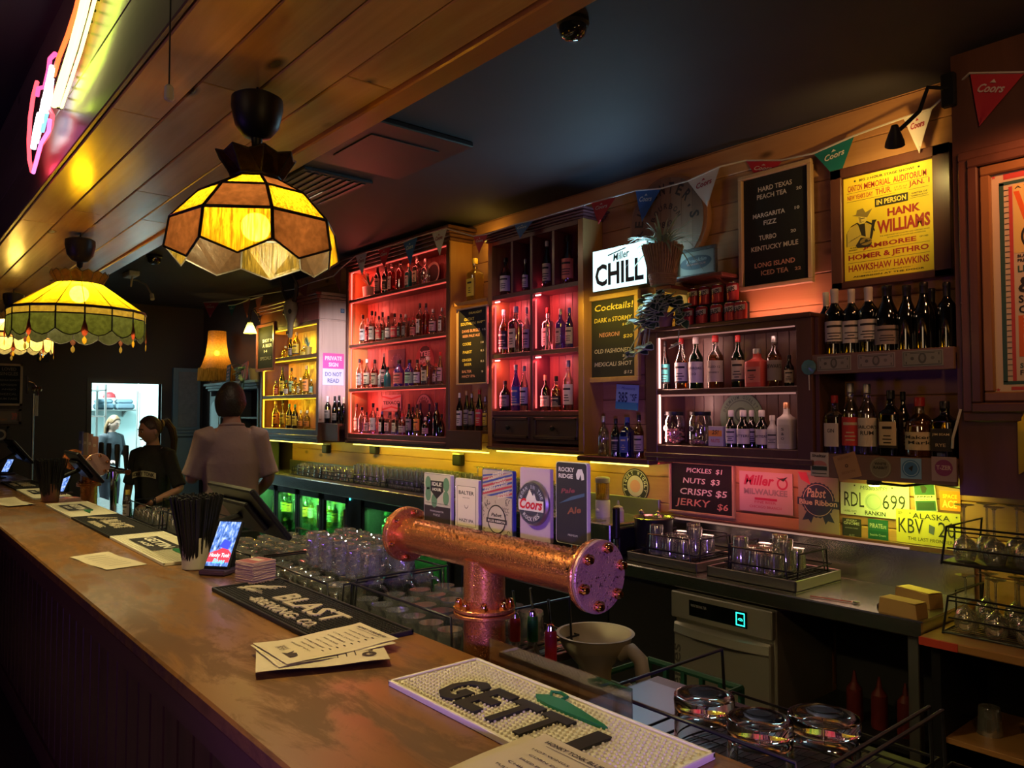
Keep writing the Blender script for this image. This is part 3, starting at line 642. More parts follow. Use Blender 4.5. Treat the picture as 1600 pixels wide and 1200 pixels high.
# --- A|B wines
row([(505, 619, 9, 'wine', 'dark', 'n', 'w'), (512, 619, 9, 'wine', 'dark', 'n', 'w'), (523, 619, 8, 'burg', 'dark', 'n', 'k'), (530, 618, 8, 'burg', 'dark', '-', 'k'), (537, 621, 7, 'wine', 'dark', '-', 'w')], 3.15, ZAB, 'the shelf under the private sign', 'wines below the private sign', 0.05)
# --- B, red cabinet
row([(588.5, 411, 9, 'std', 'dark', 'n', 'w'), (601, 411, 10, 'std', 'dark', 'k', 'm' if 0 else 'p'), (610.5, 409, 9, 'square', 'red', 'w', 's'), (624, 404, 11, 'std', 'red', '-', 'k'), (637.5, 412, 9, 'square', 'teal', 'w', 'p'), (651, 401, 12, 'square', 'clear', 'c', 's'), (664, 404, 13, 'squat', 'clear', '-', 's')], YB, B_S[0], 'the top red shelf', 'bottles on the top red shelf')
row([(566, 492, 9, 'std', 'clear', 'w', 'k'), (573.5, 497, 6, 'square', 'red', 'r', 's'), (580, 486, 9, 'std', 'amber', 'w', 'k'), (585.5, 487, 9, 'round', 'amber', 'k', 'k', 1), (591, 494, 9, 'round', 'red', 'r', 'k'), (597, 488, 9, 'squat', 'amber', 'G', 'k', 1), (606, 494, 9, 'round', 'amber', 'w', 'k'), (616, 490, 11, 'round', 'amber', 'r', 'k'), (625.5, 491, 9, 'square', 'amber', 'k', 'k'), (633, 491, 9, 'square', 'clear', 'n', 's'), (638.5, 497, 7, 'std', 'clear', '-', 'r', 1), (645, 496, 9, 'std', 'amber', 's', 'r'), (655.5, 474, 9, 'square', 'amber', 'w', 'k'), (665, 474, 9, 'square', 'red', '-', 'k'), (676, 483, 11, 'std', 'clear', 'm', 's'), (690, 481, 9, 'square', 'clear', 'w', 's')], YB, B_S[1], 'the second red shelf', 'bottles on the second red shelf')
row([(561, 561, 9, 'std', 'clear', 'n', 'k'), (573, 561, 10, 'std', 'clear', 'c', 'w'), (585, 562, 10, 'std', 'red', 'c', 'k'), (594, 577, 6, 'square', 'white', 'w', 'w'), (599.5, 552, 8, 'tall', 'dark', 'm', 'w'), (605, 574, 10, 'squat', 'teal', '-', 'k'), (623, 563, 15, 'std', 'purple', 's', 'k', 0), (639.5, 562, 13, 'std', 'purple', 'G', 'k'), (651.5, 562, 10, 'std', 'amber', 'w', 'k'), (658, 570, 8, 'std', 'red', '-', 'k', 1), (668, 557, 15, 'square', 'clear', 'c', 'w'), (681, 568, 8, 'square', 'clear', 'm', 'r'), (687.5, 550, 8, 'tall', 'clear', 'm', 'r')], YB, B_S[2], 'the third red shelf', 'bottles on the third red shelf')
row([(557, 631, 8, 'tall', 'clear', 'n', 'k'), (565.5, 636, 9, 'tall', 'clear', '-', 'k'), (573, 644, 8, 'round', 'clear', 'm', 'k'), (583, 630, 10, 'std', 'clear', 'w', 'k', 0, [('F', 0.6, 0.25, 0.3), ('G', 0.25, 0.25, 0.4)]), (589.5, 637, 8, 'std', 'clear', '-', 'k', 1), (597, 643, 8, 'square', 'dark', 'w', 'b'), (609, 644, 12, 'square', 'clear', 'm', 'k'), (619, 644, 10, 'square', 'clear', 'c', 'k'), (623, 630, 8, 'tall', 'dark', '-', 'k', 1), (629, 646, 11, 'squat', 'red', 'c', 'r'), (639, 631, 9, 'std', 'dark', 'n', 'k'), (645, 636, 8, 'std', 'dark', '-', 'k', 1), (651.5, 632, 9, 'tall', 'gold', 'o', 'k'), (657, 630, 8, 'wine', 'dark', '-', 'k', 1), (665, 652, 10, 'squat', 'dark', 'm', 'w'), (671, 631, 8, 'wine', 'dark', '-', 'k', 1), (682, 629, 10, 'wine', 'dark', '-', 'k'), (690, 647, 9, 'round', 'dark', '-', 'k')], YB, B_B, 'the bottom red shelf', 'bottles on the bottom red shelf')
# --- B|D
row([(742, 404, 20, 'square', 'gold', 'y', 'y')], 3.25, ZBH, 'the golden ledge', 'bottle on the golden ledge', 0.07)
row([(718, 614, 9, 'std', 'dark', 'w', 'w'), (729, 611, 9, 'tall', 'dark', 'n', 'c'), (737, 615, 9, 'tall', 'dark', 'n', 's'), (749, 609, 11, 'tall', 'dark', 'r', 'r'), (758, 620, 7, 'std', 'clear', 'y', 's')], 3.2, ZBD, 'the shelf under the letter board', 'bottles under the letter board', 0.06)
# --- D
row([(790, 403, 16, 'tall', 'dark', 'w', 'k'), (821, 405, 9, 'tall', 'dark', 'w', 's'), (855, 377, 13, 'tall', 'dark', 'c', 'w'), (888, 368, 18, 'round', 'dark', 's', 'k')], YD, D_S[0], 'the top pigeonhole shelf', 'bottles in the top pigeonholes')
row([(787, 484, 15, 'std', 'amber', 'k', 'w'), (806, 479, 18, 'square', 'clear', 'c', 'w'), (823, 480, 9, 'std', 'clear', 'c', 's', 1), (856, 481, 14, 'square', 'clear', 'n', 'r'), (876, 483, 12, 'square', 'purple', 'n', 's'), (890, 481, 11, 'std', 'blue', 'n', 'b')], YD, D_S[1], 'the middle plum shelf', 'bottles on the middle plum shelf')
row([(789, 595, 15, 'std', 'dark', 'n', 'k'), (806, 570, 13, 'tall', 'purple', 'b', 's'), (819, 572, 12, 'tall', 'clear', 'w', 's'), (852, 586, 14, 'squat', 'dark', 'c', 'p'), (869, 588, 15, 'squat', 'amber', 'k', 'k'), (888, 563, 15, 'std', 'clear', 'w', 's')], YD, D_S[2], 'the lowest plum shelf', 'bottles on the lowest plum shelf')
# --- D|F
row([(943, 650, 15, 'squat', 'clear', '-', 's'), (962, 654, 13, 'std', 'dark', 'k', 'k'), (980, 652, 18, 'square', 'blue', 'b', 'b'), (998, 648, 14, 'std', 'amber', 'c', 'k')], 3.19, ZDF, 'the shelf beside the pink light', 'bottles beside the cocktail board', 0.07)
# --- F
row([(1039, 533, 16, 'tall', 'dark', 't', 'k'), (1065, 529, 18, 'tall', 'amber', 'w', 'm' if 0 else 'r'), (1088, 527, 20, 'std', 'green', 'w', 'w', 0, [('LAPHROAIG', 0.62, 0.13, 0.8), ('10', 0.35, 0.12, 0.2)]), (1118.5, 524, 22, 'std', 'amber', 'c', 'r', 0, [('AGED 12', 0.65, 0.10, 0.6), ('WHISKY', 0.4, 0.08, 0.5)]), (1154, 524, 18, 'std', 'green', 'c', 'r'), (1184, 545, 28, 'square', 'redbox', 's', 's'), (1211, 525, 20, 'std', 'amber', 'n', 's', 0, [('DEWAR\'S', 0.6, 0.2, 0.8)]), (1234, 555, 13, 'std', 'dark', 'c', 'k')], YF, F_S[0], 'the pink-lit whisky shelf', 'whiskies on the pink-lit shelf', 0.07)
row([(1142, 641, 15, 'dash', 'dark', 'w', 'w'), (1161, 641, 18, 'dash', 'dark', 'w', 'w', 0, [('BITTERS', 0.45, 0.16, 0.8)]), (1174, 641, 14, 'dash', 'dark', 'w', 'w', 1), (1190, 641, 17, 'dash', 'dark', 'w', 'w', 0, [('BITTERS', 0.45, 0.16, 0.8)]), (1206.5, 649, 15, 'dash', 'white', 'w', 'w'), (1229, 629, 22, 'square', 'white', 'w', 'p', 0, [('S', 0.7, 0.14, 0.25), ('&', 0.45, 0.14, 0.25), ('O', 0.2, 0.14, 0.25)])], YF, F_B, 'the snack jar shelf', 'bitters bottles on the lower shelf', 0.06)
# --- G
row([(1293, 457, 20, 'wine', 'dark', 'w', 'w', 1), (1306.5, 452, 26, 'wine', 'dark', 'w', 'w'), (1333, 452, 24, 'wine', 'dark', 'w', 'w', 0), (1360, 449, 28, 'wine', 'dark', 'w', 'w', 0), (1389, 446, 33, 'burg', 'dark', 'n', 'k'), (1420, 446, 28, 'burg', 'dark', '-', 'k'), (1447, 441, 28, 'burg', 'dark', '-', 'k'), (1459, 451, 24, 'wine', 'dark', '-', 'k', 1), (1483, 441, 24, 'wine', 'dark', '-', 'k')], YG, G_T, 'the banknote shelf', 'wines on the banknote shelf', 0.07)
row([(1281, 608, 19, 'std', 'blue', 'w', 'g', 0, [('LONDON', 0.75, 0.12, 0.6)]), (1304, 618, 24, 'square', 'clear', 'w', 'r', 0, [('GIN', 0.6, 0.16, 0.5)]), (1329, 599, 24, 'std', 'clear', 'r', 's'), (1355, 600, 25, 'std', 'clear', 'w', 's', 0, [("SAILOR'S", 0.62, 0.12, 0.8), ('RUM', 0.4, 0.14, 0.5)]), (1392, 610, 27, 'square', 'dark', 'c', 'k'), (1411, 612, 18, 'std', 'dark', 'c', 'k', 1), (1437, 621, 38, 'squat', 'amber', 'c', 'r', 0, [("Maker's", 0.62, 0.2, 0.8), ('Mark.', 0.32, 0.2, 0.6)]), (1476, 627, 32, 'square', 'dark', 'k', 'k', 0, [('JIM BEAM', 0.66, 0.13, 0.8), ('RYE', 0.2, 0.14, 0.5)])], YG, G_L, 'the coaster shelf', 'spirits on the coaster shelf', 0.07)
# ------------------------------------------------------------------ the bar
BARTOP = wood('bar_top', (0.185, 0.082, 0.021), (0.28, 0.130, 0.038), 0, 5, 0.33, 0.04, 0.6, 0.0, 0.65)
CY0, CY1 = 0.575, 1.20
bar = thing('bar_counter', 'long orange-brown timber bar counter with scuffed top running into the room', 'bar counter', (-4.6, 0.9, 0))
m = MB(); m.box((-9.9, CY0, CT-0.042), (0.9, CY1, CT), BARTOP, 0.006); m.obj('counter_top', bar, world=True)
m = MB(); m.box((-9.9, CY0+0.008, CT-0.115), (0.9, CY0+0.04, CT-0.042), BROWN_WOOD_X, 0.006); m.obj('edge_rail', bar, world=True)
m = MB(); m.box((-9.9, CY0+0.13, 0.1), (0.9, CY0+0.15, CT-0.042), BROWN_WOOD); x = -9.9
while x < 0.9:
    m.box((x+0.004, CY0+0.115, 0.1), (x+0.13, CY0+0.13, CT-0.06), BROWN_WOOD, 0.006)
    x += 0.134
m.obj('front_panel', bar, world=True)
m = MB(); m.box((-9.9, CY0+0.1, 0), (0.9, CY0+0.16, 0.11), BROWN_WOOD_X, 0.004); m.obj('kick_board', bar, world=True)
m = MB(); m.box((-9.9, CY1-0.03, 0.1), (0.9, CY1-0.01, CT-0.042), BPLAST); m.obj('back_panel', bar, world=True)

# rubber bar mats
def barmat(x0, y0, x1, y1, dark, label, draw, name='bar_mat'):
    o = thing(name, label, 'bar mat', ((x0+x1)/2, (y0+y1)/2, CT), 0, 'rubber bar mats along the counter')
    W, D = x1-x0, y1-y0; base = RUBBER_K if dark else RUBBER_W
    M0 = Matrix.Translation((-W/2, -D/2, 0))
    m = MB(); m.box((0, 0, 0.0005), (W, D, 0.008), base, 0.002, M0); h = 0.014
    for a, c in (((0, 0), (W, 0.008)), ((0, D-0.008), (W, D)), ((0, 0), (0.008, D)), ((W-0.008, 0), (W, D))): m.box((*a, 0.004), (*c, h), base, 0.0015, M0)
    m.obj('tray', o)
    n = MB(); p = 0.0125; ny = int((D-0.024)/p); nx = int((W-0.024)/p)
    for j in range(ny):
        for i in range(nx):
            cx, cy_ = 0.012+p*(i+0.5+(0.5 if j % 2 else 0)), 0.012+p*(j+0.5)
            if cx > W-0.014: continue
            r = 0.0043; q = [(cx+r*cos(k*pi/3), cy_+r*sin(k*pi/3)) for k in range(6)]
            n.add([(a, b_, 0.008) for a, b_ in q]+[(cx+(a-cx)*0.55, cy_+(b_-cy_)*0.55, 0.0125) for a, b_ in q], [(k, (k+1) % 6, 6+(k+1) % 6, 6+k) for k in range(6)]+[tuple(range(6, 12))], base, M0)
    t = tag(n.obj('nub_field', o), kind='stuff')
    g = MB(); draw(g, M0, W, D); g.obj('raised_lettering', o)
    return o
CHILI = mat('chili_green', (0.005, 0.16, 0.055), 0.5)
def chili(g, M, x, y, s):
    pts = [(0, 0.012), (0.02, 0.03), (0.06, 0.036), (0.10, 0.03), (0.14, 0.022), (0.18, 0.012), (0.21, 0.006), (0.225, 0.0), (0.205, -0.004), (0.16, -0.006), (0.11, -0.008), (0.06, -0.008), (0.02, -0.002)]
    g.prism([(x+a*s, y+b_*s) for a, b_ in pts], 0.007, CHILI, M, 0.009)
    g.tube([M @ Vector((x+a*s, y+b_*s, 0.014)) for a, b_ in ((0.03, 0.03), (0.01, 0.05), (0.03, 0.062), (0.055, 0.055), (0.058, 0.036))], 0.004*s, CHILI)
def getti(g, M, W, D):
    k = W/0.70
    for ch, x, wd in (('G', 0.155, 0.076), ('E', 0.240, 0.070), ('T', 0.322, 0.076), ('T', 0.408, 0.074), ('I', 0.520, 0.036)):
        g.text(ch, RUBBER_K, M, x*k, D*0.13, 0.125, wd*k, 'C', 0.035, 0, 0.009, 0.006)
    g.disc(0.565*k, D*0.17, 0.007, RUBBER_K, M, 0.0152)
    chili(g, M, 0.285*k, D*0.72, 0.98*k)
def getti_small(g, M, W, D):
    g.rect(W*0.16, D*0.2, W*0.62, D*0.72, RUBBER_K, M, 0.0128)
    g.text('GETTIN', RUBBER_W, M, W*0.39, D*0.42, D*0.2, W*0.4, 'C', 0.03, 0, 0.0132, 0.001); g.text('HOT', RUBBER_W, M, W*0.39, D*0.25, D*0.1, W*0.2, 'C', 0.03, 0, 0.0132, 0.001)
    chili(g, M, W*0.64, D*0.5, W*0.9)
def blast(g, M, W, D):
    FAWN = mat('fawn_rubber', (0.52, 0.45, 0.30), 0.55)
    g.text('BLAST', FAWN, M, W*0.305, D*0.40, D*0.34, W*0.44, 'L', 0.02, 0, 0.009, 0.005)
    g.text('-BREWING-', FAWN, M, W*0.25, D*0.14, D*0.17, W*0.38, 'L', 0.02, 0, 0.009, 0.005)
    g.text('CO.', FAWN, M, W*0.66, D*0.14, D*0.17, W*0.1, 'L', 0.02, 0, 0.009, 0.005)
    for i, (x, y, l, a) in enumerate(((0.06, 0.30, 0.20, 0.35), (0.08, 0.42, 0.19, 0.6), (0.10, 0.50, 0.17, 0.85), (0.07, 0.36, 0.12, 1.1), (0.12, 0.34, 0.15, 0.2))):
        c, s_ = cos(a), sin(a); L_ = l*W*0.62; w_ = 0.009
        q = [(x*W-w_*s_, y*D+w_*c), (x*W+w_*s_, y*D-w_*c), (x*W+L_*c+w_*0.3*s_, y*D+L_*s_*1.1), (x*W+L_*0.7*c-w_*1.4*s_, y*D+L_*0.8*s_)]
        g.prism(q, 0.005, FAWN, M, 0.009+0.0002*i)
def beast(g, M, W, D):
    FAWN = mat('fawn_rubber', (0.52, 0.45, 0.30), 0.55)
    g.text('BLAST', FAWN, M, W*0.3, D*0.36, D*0.36, W*0.42, 'L', 0.03, 0, 0.009, 0.005); g.text('BREWING', FAWN, M, W*0.3, D*0.12, D*0.15, W*0.3, 'L', 0.02, 0, 0.009, 0.005)
    for a in (0.3, 0.5, 0.75): g.prism([(W*0.06, D*0.3), (W*0.08, D*0.28), (W*0.06+0.2*cos(a), D*0.3+0.2*sin(a)*0.9)], 0.005, FAWN, M, 0.009+a*0.0005)
def pz(px, py): return PZ(px, py, CT)
barmat(-1.521, 0.917, -0.826, 1.169, False, 'cream nubbed bar mat with black lettering and green chili, nearest the viewer', getti)
barmat(-2.71, 0.931, -1.824, 1.182, True, 'black bar mat with cream lettering beside the copper tap tower, under leaflets', blast)
def matpx(fl, bl, L): a, b_ = pz(*fl), pz(*bl); return a.x, a.y, a.x+L, b_.y
x0 = pz(163, 843).x; barmat(x0, 0.93, x0+0.88, 1.18, False, 'cream chili bar mat in front of the white straw cup', getti_small)
x1 = pz(104, 812).x; barmat(x1, 0.93, min(x1+0.89, x0-0.01), 1.18, True, 'black lettered bar mat between the two cream chili mats', beast)
x2 = pz(63, 791).x; barmat(x2, 0.93, min(x2+0.88, x1-0.01), 1.18, False, 'far cream chili bar mat behind the black one, near the brown cup', getti_small)
x3 = pz(16, 768).x; barmat(x3, 0.93, x3+0.8, 1.17, False, 'pale bar mat beyond the brown straw cup', getti_small)
barmat(x3-0.9, 0.93, x3-0.02, 1.17, True, 'farthest black bar mat at the left edge of the picture', beast)

# leaflets
def leaflet(cx, cy_, L, Wd, rot, z, label, mode, curl=0.004):
    o = thing('leaflet', label, 'leaflet', (cx, cy_, CT), rot, 'paper leaflets on the bar')
    m = MB(); n = 14; vs = []; zf = lambda u, v: z+curl*(abs(2*u-1)**2.2)*(0.4+0.6*v)+0.0015*sin(u*9+v*2)
    for i in range(n+1):
        for j in range(6): u, v = i/n, j/5; vs.append(((u-0.5)*L, (v-0.5)*Wd, zf(u, v)))
    fs = [(i*6+j, (i+1)*6+j, (i+1)*6+j+1, i*6+j+1) for i in range(n) for j in range(5)]
    m.add(vs, fs, CREAM); m.add([(a, b_, c-0.0007) for a, b_, c in vs], [tuple(reversed(f)) for f in fs], CREAM)
    m.obj('sheet', o, 60, recalc=False)
    g = MB()
    def put(t, u, v, h, w, rot_=0.0, bold=0.0):
        vv, ff, tw, th = text_geo(t, bold, 0); c, s_ = cos(rot_), sin(rot_); p = []
        for a, b_ in vv:
            a = (a/tw-0.5)*w; b_ = b_*h/th
            X, Y = u*L-L/2+a*c-b_*s_, v*Wd-Wd/2+a*s_+b_*c
            p.append((X, Y, zf(X/L+0.5, Y/Wd+0.5)+0.0012))
        g.add(p, ff, INK)
    def bar_(u, v, l, h, rot_=0.0):
        c, s_ = cos(rot_), sin(rot_); p = []
        for k in range(7):
            for e in (0, h): a = l*(k/6-0.5); X, Y = u*L-L/2+a*c-e*s_, v*Wd-Wd/2+a*s_+e*c; p.append((X, Y, zf(X/L+0.5, Y/Wd+0.5)+0.0012))
        g.add(p, [(2*k, 2*k+2, 2*k+3, 2*k+1) for k in range(6)], INK)
    if mode == 'menu':
        q = -pi/2
        put('HONKY TONK BLUES', 0.91, 0.5, 0.011, Wd*0.72, q, 0.02); bar_(0.885, 0.5, Wd*0.6, 0.0012, q)
        for k in range(9): put(random.choice(('PULLED PORK', 'HOT WINGS', 'FRIED PICKLES', 'CHILI FRIES', 'BRISKET ROLL', 'CORN DOGS')), 0.80-0.065*k, random.uniform(0.52, 0.62), 0.0058, Wd*random.uniform(0.35, 0.6), q, 0.01)
        for k in range(8): bar_(0.83-0.066*k, 0.24, 0.012, 0.004, q)
        g.prism([((0.08+a)*L-L/2, (0.30+b_)*Wd-Wd/2) for a, b_ in ((0, -0.12), (0.07, -0.1), (0.09, 0.0), (0.06, 0.02), (0.1, 0.10), (0.03, 0.06), (0.0, 0.12))], 0.0002, INK, None, zf(0.1, 0.3)+0.0012)
        for k in range(3): put('TEXAS', 0.10+0.03*k, 0.62, 0.008, 0.04, q)
    elif mode == 'back':
        put('HONKY TONK', 0.86, 0.5, 0.012, Wd*0.6, -pi/2, 0.02); g.ring(0.86*L-L/2, 0.25*Wd-Wd/2, 0.008, 0.018, INK, None, zf(0.86, .25)+0.0012)
        for k in range(6): bar_(0.75-0.07*k, 0.5, Wd*0.5, 0.003, -pi/2)
    else:
        for k in range(7): bar_(0.16+0.11*k, 0.5, Wd*0.55, 0.004, -pi/2)
    if g.v: g.obj('printing', o, recalc=False)
    return o
leaflet(-1.785, 0.885, 0.31, 0.2, radians(68), 0.0165, 'lower cream leaflet fanned out under the printed menu leaflet', 'back', 0.003)
leaflet(-1.842, 0.928, 0.31, 0.2, radians(91), 0.0215, 'cream menu leaflet lying over the end of the black lettered mat', 'menu', 0.006)
leaflet(-1.832, 0.915, 0.31, 0.2, radians(87), 0.0188, 'middle cream leaflet just showing between the other two fanned ones', 'plain', 0.005)
leaflet(-0.958, 0.817, 0.31, 0.2, radians(90), 0.0220, 'top cream menu leaflet in the near corner on the cream mat', 'menu', 0.005)
leaflet(-0.975, 0.800, 0.31, 0.2, radians(93), 0.0190, 'lower leaflet peeping out under the near menu leaflet', 'plain', 0.004)
c = pz(168, 877); leaflet(c.x, c.y, 0.40, 0.155, radians(8), 0.002, 'single pale leaflet lying in front of the cream chili mat', 'plain', 0.003)
c = pz(18, 786); leaflet(c.x, c.y, 0.55, 0.16, radians(5), 0.002, 'curled pale leaflet at the far left of the bar', 'plain', 0.012)

# straw cups
def strawcup(px, py, s, colr, label, mark=True):
    p = pz(px, py); o = thing('straw_cup', label, 'cup', (p.x, p.y, CT))
    m = MB(); cm = mat('cup_%s' % label[:5], colr, 0.5); m.lathe([(0.047*s, 0.0005), (0.052*s, 0.004), (0.056*s, 0.125*s), (0.053*s, 0.125*s), (0.048*s, 0.01)], cm, None, 24, False)
    m.lathe([(0.047*s, 0.0005), (0.001, 0.0006)], cm, None, 24, False); m.obj('cup', o, 40)
    if mark:
        g = MB(); M = frame((0.0, -0.0565*s, 0.05*s), (1, 0, 0), (0, 0, 1))
        for t, x, z, w_ in (('FORKS', -0.012, 0.028, 0.04), ('AND', 0.0, 0.012, 0.02), ('KNIVES', 0.004, -0.006, 0.045)):
            vv, ff, tw, th = text_geo(t, 0.01, 0)
            pts = []
            for a, b_ in vv:
                an = (x+(a/tw-0.5)*w_)/(0.056*s); zz_ = 0.045*s+z*s+b_/th*0.011*s; rr = (0.0532+0.0032*zz_/(0.125*s))*s+0.0004; pts.append((rr*sin(an+0.25), -rr*cos(an+0.25), zz_))
            g.add(pts, ff, INK)
        g.obj('printing', o, recalc=False)
    k = MB(); rng = random.Random(3)
    for i in range(230):
        a = rng.uniform(0, 2*pi); q = sqrt(rng.random()); r0 = 0.044*s*q; r1 = 0.100*s*q
        k.tube([(r0*cos(a), r0*sin(a), 0.012), (r1*cos(a), r1*sin(a), (0.285+rng.uniform(-0.008, 0.008))*s)], 0.0042*s, BPLAST, 6)
    tag(k.obj('straws', o), kind='stuff')
    return o
strawcup(306, 888, 1.0, (0.50, 0.47, 0.42), 'white printed cup packed with black straws, beside the bright card terminal')
strawcup(78, 784, 1.02, (0.24, 0.10, 0.045), 'brown cup packed with black straws, farther along the bar', False)

# card terminals
SCR = None
def screenmat(i, s):
    nm = 'terminal_screen_%d' % i
    if nm in MATS: return MATS[nm]
    m_, b, L = newmat(nm); tc = N(m_, 'ShaderNodeTexCoord'); mp = N(m_, 'ShaderNodeMapping'); mp.inputs['Scale'].default_value = (60, 26, 26)
    vo = N(m_, 'ShaderNodeTexVoronoi', Scale=1.0); nz = N(m_, 'ShaderNodeTexNoise', Scale=1.6, Detail=4.0)
    L.new(tc.outputs['Object'], mp.inputs[0]); L.new(mp.outputs[0], vo.inputs['Vector']); L.new(mp.outputs[0], nz.inputs['Vector'])
    r = N(m_, 'ShaderNodeValToRGB'); e = r.color_ramp.elements; e[0].position = 0.3; e[0].color = (0.01, 0.03, 0.12, 1); e[1].position = 0.75; e[1].color = (0.75, 0.85, 1, 1)
    q = e.new(0.5); q.color = (0.12, 0.25, 0.7, 1); L.new(nz.outputs[0], r.inputs[0])
    b.inputs['Base Color'].default_value = (0.01, 0.01, 0.01, 1); b.inputs['Roughness'].default_value = 0.1
    L.new(r.outputs[0], b.inputs['Emission Color']); b.inputs['Emission Strength'].default_value = s; MATS[nm] = m_; return m_
def terminal(px, py, rz, label, pic=True, s=1.0, es=1.6):
    p = pz(px, py); o = thing('card_terminal', label, 'card terminal', (p.x, p.y, CT), rz)
    tl = radians(58); w_, h_ = 0.082*s, 0.158*s
    M = Matrix.Translation((0, -0.03, 0.022)) @ Matrix.Rotation(tl, 4, 'X')
    m = MB(); m.box((-w_/2, 0, -0.018), (w_/2, h_, 0.0), BPLAST, 0.005, M); m.obj('body', o)
    m = MB(); m.box((-w_/2-0.004, -0.055, 0.0005), (w_/2+0.004, 0.07, 0.022), mat('plum_plastic', (0.06, 0.03, 0.06), 0.4), 0.006); m.box((-w_*0.4, 0.01, 0.02), (w_*0.4, 0.045, 0.075), BPLAST, 0.004); m.obj('stand', o)
    g = MB(); g.rect(-w_/2+0.006, 0.012, w_/2-0.006, h_-0.008, screenmat(1, es), M, 0.0006)
    if pic:
        g.flat([(-0.036*s, 0.022*s), (0.036*s, 0.022*s), (0.036*s, 0.05*s), (0.012*s, 0.072*s), (-0.01*s, 0.06*s), (-0.036*s, 0.05*s)], glow('scr_red', (1, 0.06, 0.10), 1.3), M, 0.0009)
        g.flat([(-0.01*s, 0.07*s), (0.02*s, 0.062*s), (0.026*s, 0.085*s), (0.0, 0.095*s)], glow('scr_blue', (0.05, 0.08, 1), 1.5), M, 0.001)
        g.text('Honky Tonk', glow('scr_white', (0.9, 0.95, 1), 1.8), M, 0, 0.034*s, 0.016*s, 0.066*s, 'C', 0.02, 0.2, 0.0012); g.text('Blues', glow('scr_cyan', (0.15, 0.85, 1), 1.6), M, 0.004, 0.018*s, 0.015*s, 0.04*s, 'C', 0.02, 0.2, 0.0012)
    g.obj('screen', o, recalc=False)
terminal(343, 896, radians(38), 'card terminal with bright blue and red picture screen, beside the coaster stack', True, 1.28)
terminal(96, 774, radians(40), 'smaller-looking card terminal with blue screen, beside the brown straw cup', False, 1.0, 1.2)
terminal(10, 742, radians(40), 'farthest card terminal, plain blue screen at the left edge', False, 1.0, 1.0)

# coaster stacks
def coasters(px, py, n, rz, label):
    p = pz(px, py); o = thing('coaster_stack', label, 'coasters', (p.x, p.y, CT), rz); rng = random.Random(n)
    cm = mat('coaster_card', (0.45, 0.30, 0.27), 0.7); tm = mat('coaster_top', (0.36, 0.08, 0.09), 0.6)
    for k in range(n):
        m = MB(); a = rng.uniform(-0.06, 0.06); d = rng.uniform(-0.003, 0.003)
        M = Matrix.Translation((d, -d, 0.0005+k*0.0041)) @ Matrix.Rotation(a, 4, 'Z')
        m.box((-0.05, -0.05, 0), (0.05, 0.05, 0.0037), cm, 0.0008, M)
        if k == n-1: m.rect(-0.045, -0.045, 0.045, 0.045, tm, M, 0.0040); m.rect(-0.03, -0.01, 0.03, 0.02, mat('coaster_pale', (0.6, 0.5, 0.4), 0.6), M, 0.0043)
        m.obj('coaster', o)
coasters(399, 911, 20, 0.3, 'thick stack of red-topped card coasters by the black lettered mat')
coasters(109, 786, 9, 0.2, 'stack of card coasters beside the far copper tower')

# order screens on stands, tilted to the staff side
def screen(x0, x1, y0, z0, label):
    w_ = x1-x0; o = thing('order_screen', label, 'screen', ((x0+x1)/2, y0-.06, CT)); M = frame((0, .06, z0-CT), (1, 0, 0), (0, 0.17, -0.215)); h_ = 0.275
    m = MB(); m.box((-w_/2, 0, -0.002), (w_/2, h_, 0.022), BPLAST, 0.006, M); m.box((-w_*.3, .06, -.028), (w_*.3, h_-.06, -.001), BPLAST, .008, M); m.obj('case', o)
    m = MB(); m.box((-w_/2+.012, .012, 0.022), (w_/2-.012, h_-.012, 0.0235), glow('order_display', (.35, .32, .18), .5), 0, M); m.obj('display', o)
    c = M @ Vector((0, h_*.5, -.026)); m = MB(); m.tube([(c.x, c.y, c.z), (c.x, -.02, .14), (c.x, -.01, .012)], .016, BPLAST, 10); m.box((-.09, -.10, .0005), (.09, .05, .012), BPLAST, .004); m.obj('stand', o)
screen(-3.55, -3.04, 1.19, 1.348, 'large black order screen seen from behind, tilted to the staff, before the man')
screen(-6.48, -6.02, 1.13, 1.380, 'black order screen seen from behind by the far copper tower')
screen(-9.0, -8.4, 1.05, 1.40, 'farthest black order screen at the left edge of the bar')
# ------------------------------------------------------------------ stained glass pendants under the bulkhead
CAME = mat('lead_came', (0.015, 0.013, 0.012), 0.4, 0.5)
def canopy(o, zc, dz, lean=0.0):
    """black ceiling cup on its short cord; zc = top of the cup below the boards"""
    m = MB(); m.tube([(0, 0, 0), (0, 0, -zc)], 0.003, BPLAST); m.obj('hook_cord', o)
    m = MB(); m.lathe([(0.001, -zc+0.004), (0.050, -zc+0.002), (0.063, -zc-0.006), (0.064, -zc-0.03), (0.054, -zc-0.075), (0.034, -zc-0.102), (0.014, -zc-0.108), (0.012, -zc-0.128), (0.005, -zc-0.135)], BPLAST, None, 28, False); m.obj('ceiling_cup', o, 40)
    m = MB(); m.tube([(0, 0, -zc-0.13), (0.002, 0, -dz)], 0.0032, BPLAST); m.obj('cord', o)
def ngon(r, n, a0, k): a = a0+2*pi*k/n; return Vector((r*cos(a), r*sin(a), 0))
def panel_piece(shade, pts, mm, mid=None):
    m = MB(); c = sum(pts, Vector())/len(pts); pp = [p+(c-p)*0.02 for p in pts]; n = (pp[1]-pp[0]).cross(pp[2]-pp[0]).normalized()
    q = [p+n*0.0012 for p in pp]+[p-n*0.0012 for p in pp]; k = len(pp)
    m.add(q, [tuple(range(k)), tuple(reversed(range(k, 2*k)))]+[(i, k+i, k+(i+1) % k, (i+1) % k) for i in range(k)], mm); return m.obj('glass_panel', shade)
